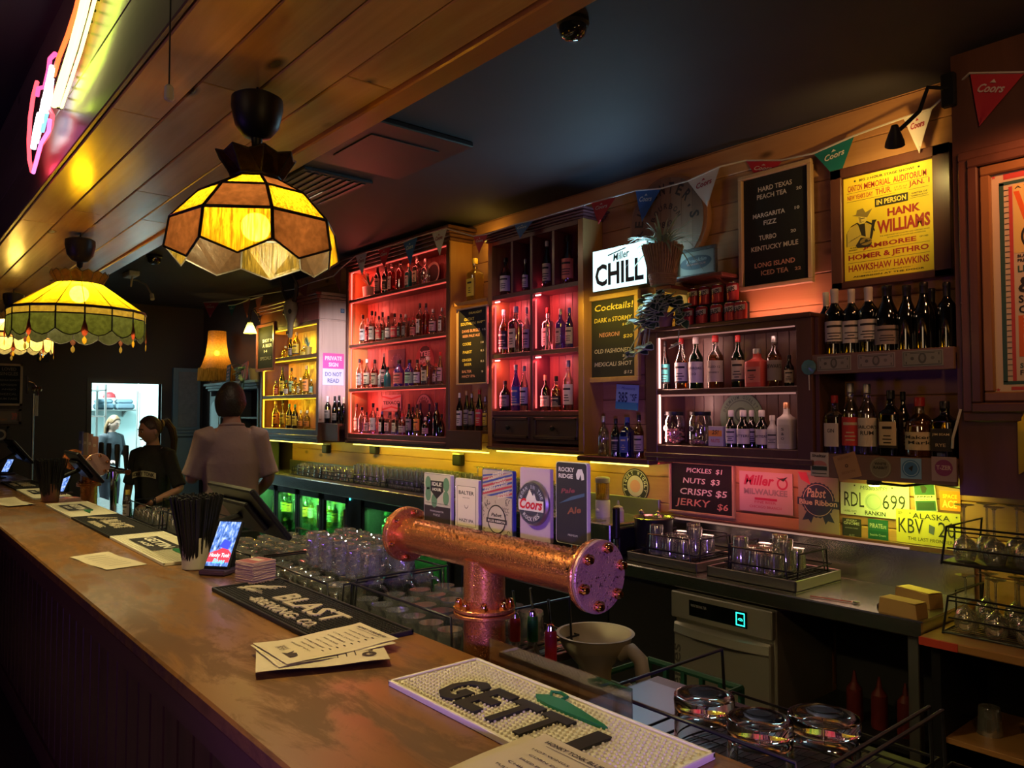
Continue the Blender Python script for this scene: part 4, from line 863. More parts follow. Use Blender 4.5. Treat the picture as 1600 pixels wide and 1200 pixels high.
AMB_S = stained('streaky_amber', (0.62, 0.45, 0.075), 1, 0.45); BRN = stained('brown_rose_glass', (0.17, 0.10, 0.06), 0, 0.35); CLR = stained('crackle_glass', (0.75, 0.55, 0.25), 0, 0.5)
def dome_lamp(px, label, power):
    y = 0.748; x = xat(px, y); o = thing('pendant_lamp', label, 'pendant lamp', (x, y, BZ)); Z = lambda py: zat(x, y, py)-BZ
    zc = -Z(152); canopy(o, zc, -Z(268))
    n = 8; a0 = radians(38.5)+pi/8-radians(49.9)+pi/8
    zr = [Z(243), Z(279), Z(284), Z(309), Z(353), Z(398)]; R = [0.098, 0.062, 0.062, 0.135, 0.200, 0.212]
    fr = MB(); shade = thing('shade', None, None); 
    rings = [[ngon(r, n, a0, k)+Vector((0, 0, z)) for k in range(n)] for r, z in zip(R, zr)]
    tips = [(ngon(R[5]*0.93, n, a0, k)+ngon(R[5]*0.93, n, a0, k+1))/2+Vector((0, 0, zr[5]-0.032)) for k in range(n)]
    wv = [(rings[0][k]+rings[0][(k+1) % n])/2+Vector((0, 0, -0.012)) for k in range(n)]
    for j in (1, 2, 3, 4): fr.tube(rings[j], 0.0042, CAME, 6, True)
    for k in range(n):
        fr.tube([r[k] for r in rings[2:]], 0.0042, CAME, 6); fr.tube([rings[0][k], rings[1][k]], 0.0028, CAME, 5)
        fr.tube([rings[5][k], tips[k], rings[5][(k+1) % n]], 0.0030, CAME, 5); fr.tube([rings[0][k], wv[k], rings[0][(k+1) % n]], 0.0025, CAME, 5)
    bpy.data.objects.remove(shade)
    sh = fr.obj('shade', o, 60)
    for k in range(n):
        k2 = (k+1) % n
        panel_piece(sh, [rings[1][k], rings[1][k2], rings[0][k2], wv[k], rings[0][k]], BRN)
        panel_piece(sh, [rings[2][k], rings[2][k2], rings[1][k2], rings[1][k]], BRN)
        panel_piece(sh, [rings[3][k], rings[3][k2], rings[2][k2], rings[2][k]], AMB_S if k % 2 == 0 else BRN)
        panel_piece(sh, [rings[4][k], rings[4][k2], rings[3][k2], rings[3][k]], BRN if k % 2 == 0 else AMB_S)
        panel_piece(sh, [rings[5][k], tips[k], rings[5][k2], rings[4][k2], rings[4][k]], AMB_S if k % 2 == 0 else BRN)
    m = MB(); m.lathe([(0.060, zr[1]-.004), (0.055, zr[1]+.012), (0.01, zr[1]+.02)], CAME, None, 20); m.obj('uplight_blocker', o)  # cap added inside the crown to block the bulb's uplight
    zb = Z(362); m = MB(); m.lathe([(0.012, zb+0.085), (0.018, zb+0.08), (0.018, zb+0.045), (0.013, zb+0.04)], BPLAST, None, 14); m.cyl((0, 0, zb+0.08), (0, 0, zr[1]), 0.004, BPLAST, 8); m.obj('socket', o)
    m = MB(); m.ball((0, 0, zb+0.012), 0.036, glow('bulb_amber', (1.0, 0.76, 0.31), power/(pi*4*pi*.036**2)), 16); m.obj('bulb', o, 60)
dome_lamp(396, 'eight-sided dome pendant of amber and brown glass, nearest on the timber bulkhead', 40)
def cone_lamp(px, cup, crown, top, rim, band, tip, R, colA, colB, colC, label, power, n=16, lc=(1.0, 0.80, 0.34), bs=30):
    y = 0.75; x = xat(px, y); o = thing('pendant_lamp', label, 'pendant lamp', (x, y, BZ)); Z = lambda py: zat(x, y, py)-BZ
    canopy(o, -Z(cup), -Z(top)); a0 = radians(-6)
    z0, z1, z2, z3, z4 = Z(crown), Z(top), Z(rim), Z(band), Z(tip); rt_ = R*0.34
    def rg(r, z, nn=n): return [ngon(r, nn, a0, k)+Vector((0, 0, z)) for k in range(nn)]
    T, Rm, B = rg(rt_, z1), rg(R, z2), rg(R, z3); C = rg(rt_*1.25, z0); zt = z4
    fr = MB(); fr.tube(T, 0.004, CAME, 6, True); fr.tube(Rm, 0.0065, CAME, 6, True)
    zm = z2+(z3-z2)*0.34; Mi = rg(R, zm); fr.tube(Mi, 0.003, CAME, 5, True)
    for k in range(n):
        fr.tube([T[k], Rm[k]], 0.0022, CAME, 5); fr.tube([Rm[k], B[k]], 0.0035, CAME, 5)
        P = [B[k]+(B[(k+1) % n]-B[k])*t+Vector((0, 0, (zt-z3)*sin(pi*t)*0.8)) for t in (0, .25, .5, .75, 1)]
        fr.tube(P, 0.0024, CAME, 5); Q = [C[k]+(C[(k+1) % n]-C[k])*t+Vector((0, 0, 0.014*sin(pi*t))) for t in (0, .5, 1)]
        fr.tube(Q, 0.002, CAME, 5); fr.tube([T[k], C[k]], 0.002, CAME, 5)
    sh = fr.obj('shade', o, 60)
    for k in range(n):
        k2 = (k+1) % n
        panel_piece(sh, [Rm[k], Rm[k2], T[k2], T[k]], colA); panel_piece(sh, [Mi[k], Mi[k2], Rm[k2], Rm[k]], colB)
        P = [B[k]+(B[k2]-B[k])*t+Vector((0, 0, (zt-z3)*sin(pi*t)*0.8)) for t in (0, .25, .5, .75, 1)]
        panel_piece(sh, P+[Mi[k2], Mi[k]], colC)
        Q = [C[k]+(C[k2]-C[k])*t+Vector((0, 0, 0.014*sin(pi*t))) for t in (1, .5, 0)]
        panel_piece(sh, [T[k], T[k2]]+Q, CLR)
    for k in range(0, n, 2):   # hanging drops of rose and amber glass
        c = B[k]*1.012; d = MB(); h = (z2-zt)*0.34
        d.lathe([(0.001, h), (R*0.045, 0.0), (R*0.05, -h*0.25), (R*0.028, -h*0.6), (0.001, -h*0.72)], stained('rose_drop', (0.42, 0.16, 0.10), 0, 0.25), Matrix.Translation((c.x, c.y, z3)) @ Matrix.Rotation(a0+2*pi*k/n, 4, 'Z') @ Matrix.Diagonal((0.25, 1, 1, 1)), 10, False)
        d.lathe([(0.001, 0.0), (R*0.034, -h*0.3), (R*0.03, -h*0.55), (0.001, -h*0.75)], stained('amber_drop', (0.6, 0.42, 0.10), 0, 0.3), Matrix.Translation((c.x, c.y, z3-h*0.72)) @ Matrix.Rotation(a0+2*pi*k/n, 4, 'Z') @ Matrix.Diagonal((0.25, 1, 1, 1)), 10, False)
        d.obj('glass_drop', sh, 60)
    m = MB(); m.lathe([(rt_*.92, z1-.003), (rt_*.85, z1+.01), (.01, z1+.02)], CAME, None, 20); m.obj('uplight_blocker', o)  # added like the dome's cap, keeps bulb light off the boards above
    zb = z1+(z2-z1)*0.35; m = MB(); m.ball((0, 0, zb), 0.040, glow('bulb_warm_%d' % power, lc, power/(pi*4*pi*.040**2)), 16); m.obj('bulb', o, 60)
    m = MB(); m.cyl((0, 0, zb+0.03), (0, 0, z1+0.01), 0.016, BPLAST, 12); m.obj('socket', o)
YEL = stained('yellow_art_glass', (0.74, 0.58, 0.08), 0, 0.40); OLV = stained('olive_art_glass', (0.13, 0.14, 0.065), 0, 0.35); HON = stained('honey_art_glass', (0.27, 0.22, 0.09), 0, 0.35); PEA = stained('peach_art_glass', (0.92, 0.48, 0.26), 0, 0.3); CRM = stained('cream_art_glass', (0.98, 0.85, 0.50), 0, 0.35)
cone_lamp(120, 374, 430, 444, 488, 522, 534, 0.282, YEL, HON, OLV, 'wide cone pendant of bright yellow glass with scalloped olive rim', 60)
cone_lamp(17, 459, 492, 500, 523, 545, 553, 0.235, CRM, PEA, CRM, 'farthest scalloped pendant of peach and cream glass', 34)

# neon guitar on the bulkhead front
ng = thing('neon_sign', 'neon guitar sign in red, white and lime on the bulkhead front', 'neon sign', (PY(50, 240, BY0).x, BY0-0.03, 2.62))
def NP(px, py, o=0.035): return PY(px, py, BY0-o)
def ntube(name, pts, c, s, r=0.007, o=0.035):
    m = MB(); m.tube([NP(a, b_, o) for a, b_ in pts], r, glow('neon_'+name, c, s), 8); return m.obj('neon_tube', ng, 60, world=True)
ntube('red', [(58, 128), (52, 150), (47, 185), (45, 220), (46, 250), (50, 268), (54, 262), (60, 240), (64, 226), (74, 212), (80, 196), (82, 180), (78, 172)], (1, 0.06, 0.08), 3.5)
ntube('pinkoutline', [(78, 186), (76, 205), (64, 224), (58, 248), (52, 270)], (1, 0.2, 0.7), 2.2, 0.006, 0.05)
ntube('red2', [(58, 150), (60, 138), (70, 136), (76, 110), (78, 92), (86, 84), (92, 90), (86, 108)], (1, 0.08, 0.25), 2.5)
ntube('orange', [(84, 118), (92, 90), (106, 55), (119, 15), (126, -14), (140, -60)], (1, 0.10, 0.02), 3.5)
for i, pts in enumerate(([(52, 232), (56, 205), (62, 178)], [(58, 215), (64, 185), (70, 155)], [(64, 190), (70, 160), (76, 130)], [(68, 165), (76, 132), (82, 104)], [(56, 222), (60, 200)], [(72, 175), (77, 150), (80, 122)])): ntube('white', pts, (1, 0.93, 0.95), 5, 0.009, 0.045)
ntube('blue', [(66, 205), (72, 180), (76, 168)], (0.2, 0.5, 1), 2)
for i, pts in enumerate(([(84, 165), (96, 125), (112, 75), (126, 25), (134, -10), (150, -60)], [(90, 165), (102, 125), (118, 75), (132, 25), (140, -10), (158, -60)], [(96, 168), (110, 128), (126, 80), (140, 30), (150, -8), (170, -60)])):
    ntube('lime', pts, ((1, 0.95, 0.3), (0.85, 1, 0.05), (0.6, 1, 0.02))[i], (3, 1.5, 1.0)[i], (0.010, 0.006, 0.005)[i])
m = MB()
for k in range(12):
    a = NP(84+k*5.2, 166-k*16.5, 0.006); b_ = NP(98+k*5.8, 170-k*17, 0.006); m.tube([a+Vector((0, 0, 0)), a+Vector((0, -0.025, 0))], 0.004, BPLAST, 5); m.tube([b_, b_+Vector((0, -0.025, 0))], 0.004, BPLAST, 5)
m.obj('tube_holder', ng, world=True)
ga, gb = NP(90, 160, 0.045), NP(140, -40, 0.045); gd = (gb-ga); gl_ = lamp('AREA', 'neon_glow', (ga+gb)/2, (0.66, 1.0, 0.04), 1.0, gd.length, 0.03); gl_.rotation_euler = Matrix((gd.normalized(), Vector((0, -1, 0)).cross(gd.normalized()), Vector((0, -1, 0)))).transposed().to_euler()
c = NP(55, 245, 0.04); lamp('POINT', 'neon_glow', c+Vector((0, -0.01, -0.05)), (1.0, 0.05, 0.12), 0.35, 0.05)
# pull cord
p = PY(264, 150, 0.45); o = thing('pull_cord', 'thin pull cord with white toggle hanging before the bulkhead', 'pull cord', (p.x, 0.45, CEIL))
m = MB(); m.tube([(0, 0, 0), (0, 0, p.z+0.02-CEIL)], 0.0016, BPLAST, 5); m.obj('cord', o)
m = MB(); m.lathe([(0.005, p.z+0.022-CEIL), (0.0085, p.z+0.018-CEIL), (0.0095, p.z-0.006-CEIL), (0.006, p.z-0.01-CEIL)], WHITE, None, 12); m.obj('toggle', o)
# ceiling fittings
def dome(px, py, r, label):
    p = PZ(px, py, CEIL-0.03); o = thing('camera_dome', label, 'security camera', (p.x, p.y, CEIL))
    m = MB(); m.lathe([(r*1.1, 0), (r*1.12, -r*0.3), (r*0.98, -r*0.45)], BPLAST, None, 24); m.obj('mount', o)
    m = MB(); m.lathe([(r*0.96, -r*0.45), (r*0.94, -r*0.75), (r*0.8, -r*1.1), (r*0.5, -r*1.32), (0.001, -r*1.4)], mat('smoked_dome', (0.01, 0.01, 0.012), 0.05, coat=1.0), None, 24, False); m.obj('dome', o, 60)
dome(895, 45, 0.052, 'black dome camera on the dark ceiling, upper middle'); dome(241, 404, 0.06, 'smaller-looking dome camera beyond the yellow cone pendant')
v = thing('ceiling_cassette', 'square dark air cassette on the ceiling beside the bulkhead', 'air conditioner', (-3.45, 2.05, CEIL))
m = MB(); m.box((-0.36, -0.30, -0.03), (0.36, 0.30, -0.0005), BLACK, 0.006); m.obj('panel', v); m = MB(); m.box((-0.2, -0.2, -0.036), (0.2, 0.2, -0.03), BLACK, 0.002); m.obj('grille', v)
v = thing('ceiling_vent', 'slatted dark ceiling vent behind the near pendant', 'vent', (PZ(492, 290, CEIL).x, PZ(492, 290, CEIL).y, CEIL))
m = MB(); m.box((-0.32, -0.22, -0.02), (0.32, 0.22, -0.0005), CEILM, 0.004); m.obj('frame', v); m = MB()
for k in range(8): m.box((-0.29, -0.19+k*0.05, -0.026), (0.29, -0.165+k*0.05, -0.02), BLACK)
m.obj('slats', v)
p = PZ(205, 425, CEIL); v = thing('cable_box', 'white junction box with dangling cable on the ceiling', 'cable', (p.x, p.y, CEIL))
m = MB(); m.box((-0.12, -0.05, -0.05), (0.12, 0.05, -0.0005), WHITE, 0.008); m.obj('box', v)
q = PY(237, 460, p.y+0.05)-Vector((p.x, p.y, CEIL)); m = MB(); m.tube([(0.05, 0, -0.05), (0.0, 0, -0.14), (-0.05, 0.01, -0.07), (0.1, 0.03, -0.09), (q.x*0.7, 0.04, q.z*0.6), (q.x, 0.05, q.z)], 0.009, CORD, 8); m.cyl((q.x, 0.05, q.z), (q.x+0.03, 0.05, q.z-0.05), 0.018, CORD, 10); m.obj('cable', v)
# ------------------------------------------------------------------ copper tap towers
TY = 1.30; TZ = PY(932, 900, TY).z
def flange(m, c, ax, r, t, mt, M=None):
    d = Vector(ax).normalized(); m2 = Matrix.Translation(c) @ d.to_track_quat('Z', 'Y').to_matrix().to_4x4()
    m.lathe([(0.001, 0), (r*0.96, 0), (r, t*0.25), (r, t*0.8), (r*0.97, t), (0.001, t)], mt, m2, 48, False); return m2
def bolts(o, m2, r, n, t, a0=0.3, s=1.0):
    for k in range(n):
        a = a0+2*pi*k/n; m = MB(); B = m2 @ Matrix.Translation((r*cos(a), r*sin(a), 0))
        m.lathe([(0.0125*s, 0), (0.0125*s, 0.007*s)], BRASS, B, 6); m.lathe([(0.0095*s, 0.007*s), (0.0098*s, 0.014*s), (0.0075*s, 0.019*s), (0.001, 0.021*s)], BRASS, B, 14, False); m.obj('bolt', o, 35)
def tower(xl, xr, xc, label, group, drops=True):
    o = thing('tap_tower', label, 'tap tower', (xc, TY, 0.80), 0, group); z = TZ-0.80; R = 0.052
    m = MB(); pr = [(R, 0)]+[(R, (xr-xl)*k/8) for k in range(1, 9)]
    m.lathe(pr, COPPER, Matrix.Translation((xl-xc, 0, z)) @ Matrix.Rotation(pi/2, 4, 'Y'), 40)
    m.obj('cross_pipe', o, 40)
    m = MB(); rc = 0.057; m.lathe([(rc, 0.0), (rc, 0.2), (rc, z-0.02)], COPPER, None, 40); m.obj('column', o, 40)
    for x, s in ((xl-xc, -1), (xr-xc, 1)):
        m = MB(); ax = (s, 0, 0); M2 = flange(m, (x-s*0.012, 0, z), ax, 0.084, 0.012, COPPER); flange(m, (x+s*0.001, 0, z), ax, 0.084, 0.013, COPPER_F if s > 0 else COPPER)
        f = m.obj('end_flange', o, 40); bolts(f, M2 @ Matrix.Translation((0, 0, 0.026)), 0.066, 6, 0.01)
        M3 = M2 @ Matrix.Rotation(pi, 4, 'X'); bolts(f, M3, 0.069, 6, 0.01, 0.3, 0.8)
    zf = PY(757, 952, TY).z-0.80
    m = MB(); M2 = flange(m, (0, 0, zf), (0, 0, 1), 0.084, 0.012, COPPER); flange(m, (0, 0, zf-0.014), (0, 0, 1), 0.084, 0.012, COPPER); f = m.obj('column_flange', o, 40)
    bolts(f, M2 @ Matrix.Translation((0, 0, 0.012)), 0.07, 8, 0.01, 0.1, 0.9)
    m = MB(); m.lathe([(0.09, 0), (0.09, 0.012), (0.06, 0.02)], COPPER, None, 32); m.obj('base', o, 40)
    if drops:
        d = MB(); rng = random.Random(5); dm = mat('water_drop', (0.9, 0.92, 0.95), 0.05, 0.0, trans=1.0, ior=1.33)
        for k in range(900):
            a = rng.gauss(0.25, 0.55); xx = rng.uniform(xl-xc+0.02, xr-xc-0.02); r = rng.uniform(0.0012, 0.0030)
            p = Vector((xx, -(R-0.0003)*sin(a), z+(R-0.0003)*cos(a)))
            d.ball(p, r, dm, 6)
        for k in range(120):
            a = rng.uniform(0, 2*pi); q = 0.08*sqrt(rng.random()); d.ball((xr-xc+0.0145, q*cos(a), z+q*sin(a)), rng.uniform(0.001, 0.0022), dm, 6, 0.5)
        t = tag(d.obj('condensation', o, 60), kind='stuff')
    return o
XR = PY(932, 900, TY).x; XL = PY(637, 836, TY).x; XC = PY(757, 900, TY).x
tower(XL, XR, XC, 'copper pipe tap tower beaded with condensation, nearest, carrying five tap badges', 'copper tap towers')
x2 = PY(152, 720, TY).x; tower(x2-(XR-XL), x2, x2-0.25, 'smaller-looking copper tap tower far along the bar before the woman', 'copper tap towers', False)

def tap(x, y0, w_, h_, zt, label, draw, face, edge, group, kind='tap_badge', round_=0.006):
    """tap handle: badge plate facing the customers, on a chrome tap behind the pipe"""
    zb = zt-h_; o = thing('beer_tap', label, 'beer tap', (x, y0, zb), 0, group)
    m = MB(); M = FB(0, 0, 0)
    r = round_; pts = []
    for cx, cz, a0 in ((w_/2-r, h_-r, 0), (-w_/2+r, h_-r, pi/2), (-w_/2+r, r, pi), (w_/2-r, r, 3*pi/2)):
        for k in range(4): a = a0+pi/2*k/3; pts.append((cx+r*cos(a), cz+r*sin(a)))
    m.prism(pts, 0.011, edge, M, 0.0); m.flat([(a*0.965, h_/2+(b_-h_/2)*0.985) for a, b_ in pts], face, M, 0.0116)
    draw(m, M, w_, h_); m.obj('badge', o)
    m = MB(); m.cyl((0, 0.0, -0.05), (0, 0.0, 0.0), 0.008, CHROME, 12); m.cyl((0, 0, -0.052), (0, 0.075, -0.06), 0.013, CHROME, 14); m.cyl((0, 0.07, -0.05), (0, 0.085, -0.13), 0.010, CHROME, 12, 0.008); m.cyl((0, -0.03, -0.055), (0, 0.0, -0.052), 0.014, CHROME, 12); m.obj('faucet', o)
Z12 = 0.0122
def d_idle(m, M, w, h):
    m.rect(-w*0.48, h*0.36, w*0.48, h*0.985, paint((0.45, 0.42, 0.33)), M, Z12); 
    for x, y in ((-.33, .58), (.34, .80), (-.33, .80), (.33, .54), (-.1, .46)): m.disc(x*w, y*h, w*0.11, paint((0.10, 0.22, 0.12)), M, Z12+0.0003, 14, w*0.15)
    m.flat([(-.24*w, .86*h), (.24*w, .86*h), (.24*w, .66*h), (0, .5*h), (-.24*w, .66*h)], INK, M, Z12+0.0006)
    m.text('IDLE', paint((.6, .58, .5)), M, 0, .76*h, .07*h, .36*w, 'C', .03, 0, Z12+.001); m.text('HOUR', paint((.6, .58, .5)), M, 0, .66*h, .06*h, .32*w, 'C', .03, 0, Z12+.001)
    m.text('HARD, COLD, FRESH SODA', INK, M, 0, .40*h, .025*h, .85*w, 'C', .02, 0, Z12+.0006); m.text('MARGARITA', paint((.6, .6, .6)), M, 0, .24*h, .035*h, .5*w, 'C', .0, 0, Z12+.0006); m.text('FIZZ', paint((.6, .6, .6)), M, 0, .17*h, .035*h, .25*w, 'C', .0, 0, Z12+.0006)
def d_balter(m, M, w, h):
    m.rect(-.4*w, .1*h, .4*w, .86*h, INK, M, Z12); m.rect(-.385*w, .107*h, .385*w, .853*h, paint((.62, .55, .46)), M, Z12+.0003)
    m.text('BALTER', INK, M, 0, .70*h, .07*h, .66*w, 'C', .02, 0, Z12+.0006); m.text('BREWERS', INK, M, 0, .63*h, .02*h, .3*w, 'C', .0, 0, Z12+.0006); m.ring(0, .5*h, .07*w, .085*w, INK, M, Z12+.0006, 12, pi, 2*pi); m.text('HAZY IPA', INK, M, 0, .18*h, .06*h, .62*w, 'C', .02, 0, Z12+.0006)
def d_pabst(m, M, w, h):
    rng = random.Random(2)
    for k in range(9):
        y = .98-.055*k; c = ((.04, .07, .28), (.40, .05, .06))[k % 2]
        m.flat([(-.48*w, max(0.5, y-.10)*h), (.48*w, min(.985, y+.06)*h), (.48*w, min(.985, y+.09)*h), (-.48*w, max(0.5, y-.07)*h)], paint(c), M, Z12+.0001*k)
    for k in range(10): m.text('PABST', paint((.62, .56, .46)), M, rng.uniform(-.25, .25)*w, (.60+.038*k)*h, .035*h, .4*w, 'C', .03, 0.25, Z12+.0012, 0, .25)
    m.rect(-.48*w, .02*h, .48*w, .60*h, paint((.42, .36, .28)), M, Z12+.0011)
    for k in range(46): 
        x, y, r = rng.uniform(-.42, .42)*w, rng.uniform(.06, .56)*h, rng.uniform(.02, .07)*w; m.ring(x, y, r*.75, r, INK, M, Z12+.0013+k*1e-5, 10, rng.uniform(0, 3), rng.uniform(3, 6.3))
    m.disc(0, .26*h, .30*w, INK, M, Z12+.002); m.disc(0, .26*h, .27*w, paint((.45, .4, .32)), M, Z12+.0022); m.text('Pabst', INK, M, 0, .30*h, .05*h, .34*w, 'C', .03, .2, Z12+.0024); m.rect(-.33*w, .20*h, .33*w, .27*h, INK, M, Z12+.0024); m.text('BLUE RIBBON', paint((.6, .55, .45)), M, 0, .215*h, .035*h, .56*w, 'C', .02, 0, Z12+.0026)
def d_rocky(m, M, w, h):
    W_ = paint((.62, .62, .6)); m.text('ROCKY', W_, M, -.40*w, .88*h, .055*h, .5*w, 'L', .03, 0, Z12); m.text('RIDGE', W_, M, -.40*w, .80*h, .055*h, .46*w, 'L', .03, 0, Z12)
    m.flat([(.18*w, .80*h), (.16*w, .86*h), (.22*w, .92*h), (.34*w, .925*h), (.40*w, .86*h), (.41*w, .80*h), (.33*w, .79*h), (.30*w, .86*h), (.25*w, .795*h)], W_, M, Z12)
    m.text('Pale', paint((.22, .05, .07)), M, -.1*w, .62*h, .06*h, .45*w, 'C', .03, .2, Z12, 0, .1); m.flat([(-.4*w, .48*h), (.42*w, .60*h), (.42*w, .64*h), (.0, .58*h)], paint((.05, .10, .18)), M, Z12); m.text('Ale', paint((.24, .09, .05)), M, .1*w, .38*h, .08*h, .45*w, 'C', .03, .2, Z12+.0003, 0, .15); m.text('PREMIUM', paint((.4, .4, .4)), M, .05*w, .1*h, .025*h, .3*w, 'C', 0, 0, Z12)
def d_coors(m, M, w, h):
    G = mat('badge_pewter', (.42, .42, .45), .3, .9); cy_ = .52*h; r = .055
    m.lathe([(r*1.08, 0), (r*1.08, .006), (r, .012), (r*.93, .012)], G, M @ Matrix.Translation((0, cy_, .011)), 40); z = Z12+.0115
    m.disc(0, cy_, r*.93, paint((.05, .055, .075)), M, z, 40); m.ring(0, cy_, r*.60, r*.64, G, M, z+.0004, 40)
    m.arctext('BORN IN THE', paint((.40, .42, .5)), M, 0, cy_, r*.69, r*.19, radians(165), radians(15), .02, z+.0006); m.arctext('ROCKIES', paint((.6, .6, .6)), M, 0, cy_, r*.84, r*.19, radians(222), radians(318), .02, z+.0006, .8, True)
    m.flat([(-.55*r, cy_-.15*r), (-.1*r, cy_+.68*r), (.12*r, cy_+.36*r), (.22*r, cy_+.5*r), (.55*r, cy_-.15*r)], paint((.66, .64, .6)), M, z+.0008)
    m.rect(-.9*r, cy_-.36*r, .88*r, cy_+.16*r, paint((.64, .60, .56)), M, z+.001); m.text('Coors', paint((.5, .02, .03)), M, 0, cy_-.28*r, .50*r, 1.62*r, 'C', .035, .25, z+.0014)
TAPY = TY+0.062
GT = 'tap badges on the near copper tower'
def tp(pxl, pxr, pyt, pyb, label, d, face, edge, rr=0.005):
    a = PY((pxl+pxr)/2, pyt, TAPY); b_ = PY((pxl+pxr)/2, pyb, TAPY); w_ = PY(pxr, pyt, TAPY).x-PY(pxl, pyt, TAPY).x; tap(a.x, TAPY, w_, a.z-b_.z, a.z, label, d, face, edge, GT, round_=rr)
tp(667, 709, 740, 819, 'cocktail tap badge with green drops and dark shield, leftmost on copper tower', d_idle, paint((.025, .022, .025)), WHITE)
tp(716, 752, 748, 830, 'cream tap badge with black lettering, second from left on copper tower', d_balter, paint((.56, .50, .43)), WHITE)
tp(758, 806, 734, 838, 'busy patterned blue and red tap badge, middle of the copper tower', d_pabst, paint((.42, .36, .28)), paint((.05, .07, .3)))
tp(817, 864, 731, 845, 'pale violet tap badge with round mountain medallion', d_coors, paint((.42, .32, .42)), paint((.42, .32, .42)))
tp(873, 922, 722, 850, 'tall dark rounded tap badge with white lettering, rightmost on copper tower', d_rocky, paint((.022, .022, .03)), WHITE, 0.008)
GT = 'tap badges on the far copper tower'
for a, b_, t, bt, c, l in ((126, 131, 674, 712, (.05, .06, .2), 'narrow blue tap badge, leftmost on the far copper tower'), (133, 139, 676, 712, (.16, .12, .10), 'brown tap badge, second on the far copper tower'), (141, 146, 678, 712, (.2, .1, .09), 'reddish tap badge, third on the far copper tower'), (148, 154, 682, 714, (.25, .12, .1), 'rust tap badge, rightmost on the far copper tower')):
    tp(a, b_, t, bt, l, lambda m, M, w, h: m.text('BEER', paint((.5, .45, .4)), M, 0, .5*h, .12*h, .7*w, 'C', .02, 0, Z12), paint(c), paint(c), 0.002)

# chrome tap rail with black handles beside the far tower, and a small bottle by the woman's hand
xa, xb = xat(160, 1.56), xat(202, 1.56); zr = PY(180, 733, 1.56).z; o = thing('tap_rail', 'chrome tap rail with four black handles before the woman', 'beer taps', ((xa+xb)/2, 1.56, .917)); L_ = (xb-xa)/2; h = zr-.917
m = MB(); m.cyl((-L_, 0, h), (L_, 0, h), .022, CHROME, 16); m.obj('rail', o)
m = MB(); m.cyl((0, 0, 0), (0, 0, h-.01), .025, CHROME, 16); m.obj('column', o)
for k in range(4):
    x = -L_+.03+(2*L_-.06)*k/3; m = MB(); m.lathe([(.010, h+.02), (.013, h+.05), (.021, h+.14), (.019, h+.20), (.008, h+.205)], BPLAST, Matrix.Translation((x, -.01, 0)), 14); m.obj('tap_handle', o, 40)
    m = MB(); m.cyl((x, 0, h), (x, -.07, h-.005), .010, CHROME, 10); m.cyl((x, -.065, h), (x, -.08, h-.07), .008, CHROME, 10); m.obj('spout', o)
# ------------------------------------------------------------------ signs, boards, posters, bunting
def rectpx(l, t, r, b, y): a = PY((l+r)/2, (t+b)/2, y); p = PY(l, (t+b)/2, y); q = PY(r, (t+b)/2, y); u = PY((l+r)/2, t, y); d = PY((l+r)/2, b, y); return p.x, q.x, d.z, u.z
def sign(name, label, cat, x0, x1, z0, z1, y, draw, fr=None, fw=0.0, ft=0.02, face=BLACK, th=0.004, group=None, rot=0.0, part='face'):
    """a flat sign or framed board hung on a plane facing the bar; local origin at its lower middle"""
    w_, h_ = x1-x0, z1-z0
    o = thing(name, label, cat, ((x0+x1)/2, y, z0), 0, group)
    M = FB(0, 0, 0)
    if rot: M = FB(0, 0, h_/2) @ Matrix.Rotation(rot, 4, 'Z') @ Matrix.Translation((0, -h_/2, 0))
    if fr:
        m = MB()
        for a, c in (((-w_/2, 0), (w_/2, fw)), ((-w_/2, h_-fw), (w_/2, h_)), ((-w_/2, fw), (-w_/2+fw, h_-fw)), ((w_/2-fw, fw), (w_/2, h_-fw))): m.box((*a, 0), (*c, ft), fr, min(0.003, fw*0.2), M)
        m.obj('frame', o)
    m = MB(); iw, ih = w_-2*fw, h_-2*fw
    m.box((-iw/2, fw, 0), (iw/2, h_-fw, th), face, 0, M)
    draw(m, M @ Matrix.Translation((0, fw, th+0.0006)), iw, ih); m.obj(part, o); return o
LT = paint((0.62, 0.56, 0.46)); LTW = paint((0.66, 0.64, 0.60)); LPK = paint((0.66, 0.32, 0.22)); LYE = paint((0.72, 0.60, 0.12))
LFRAME = wood('light_frame', (0.42, 0.27, 0.15), (0.52, 0.35, 0.20), 2, 12, 0.45, 0, 0, 0.05)
FELT = mat('black_felt', (0.010, 0.010, 0.011), 0.9, bump=0.3, bscale=200)
def lines(L):
    def d(m, M, w, h):
        for t, x, y, hh, ww, c in L: m.text(t, c, M, x*w, y*h, hh*h, ww*w, 'C', 0.02, 0, 0.0012)
    return d
YW = WALL-0.002
x0, x1, z0, z1 = rectpx(1157, 262, 1272, 450, YW-0.02)
sign('letter_board', 'black felt letter board of cocktail prices in a pale frame, beside yellow poster', 'letter board', x0, x1, PY(1214, 449, YW-.02).z, PY(1214, 263, YW-.02).z, 3.403, lines([
 ('HARD TEXAS', 0, .86, .045, .52, LT), ('PEACH TEA', -.05, .79, .045, .46, LT), ('20', .36, .80, .028, .08, LT), ('MARGARITA', -.1, .62, .042, .50, LTW), ('10', .33, .63, .028, .07, LTW), ('FIZZ', -.08, .545, .042, .2, LTW),
 ('TURBO', -.12, .41, .045, .27, LT), ('20', .27, .43, .028, .08, LT), ('KENTUCKY MULE', -.02, .315, .045, .72, LT), ('LONG ISLAND', -.02, .16, .045, .62, LPK), ('ICED TEA', -.02, .085, .045, .42, LPK), ('22', .33, .09, .028, .09, LPK)]), LFRAME, 0.022, 0.028, FELT, 0.008)
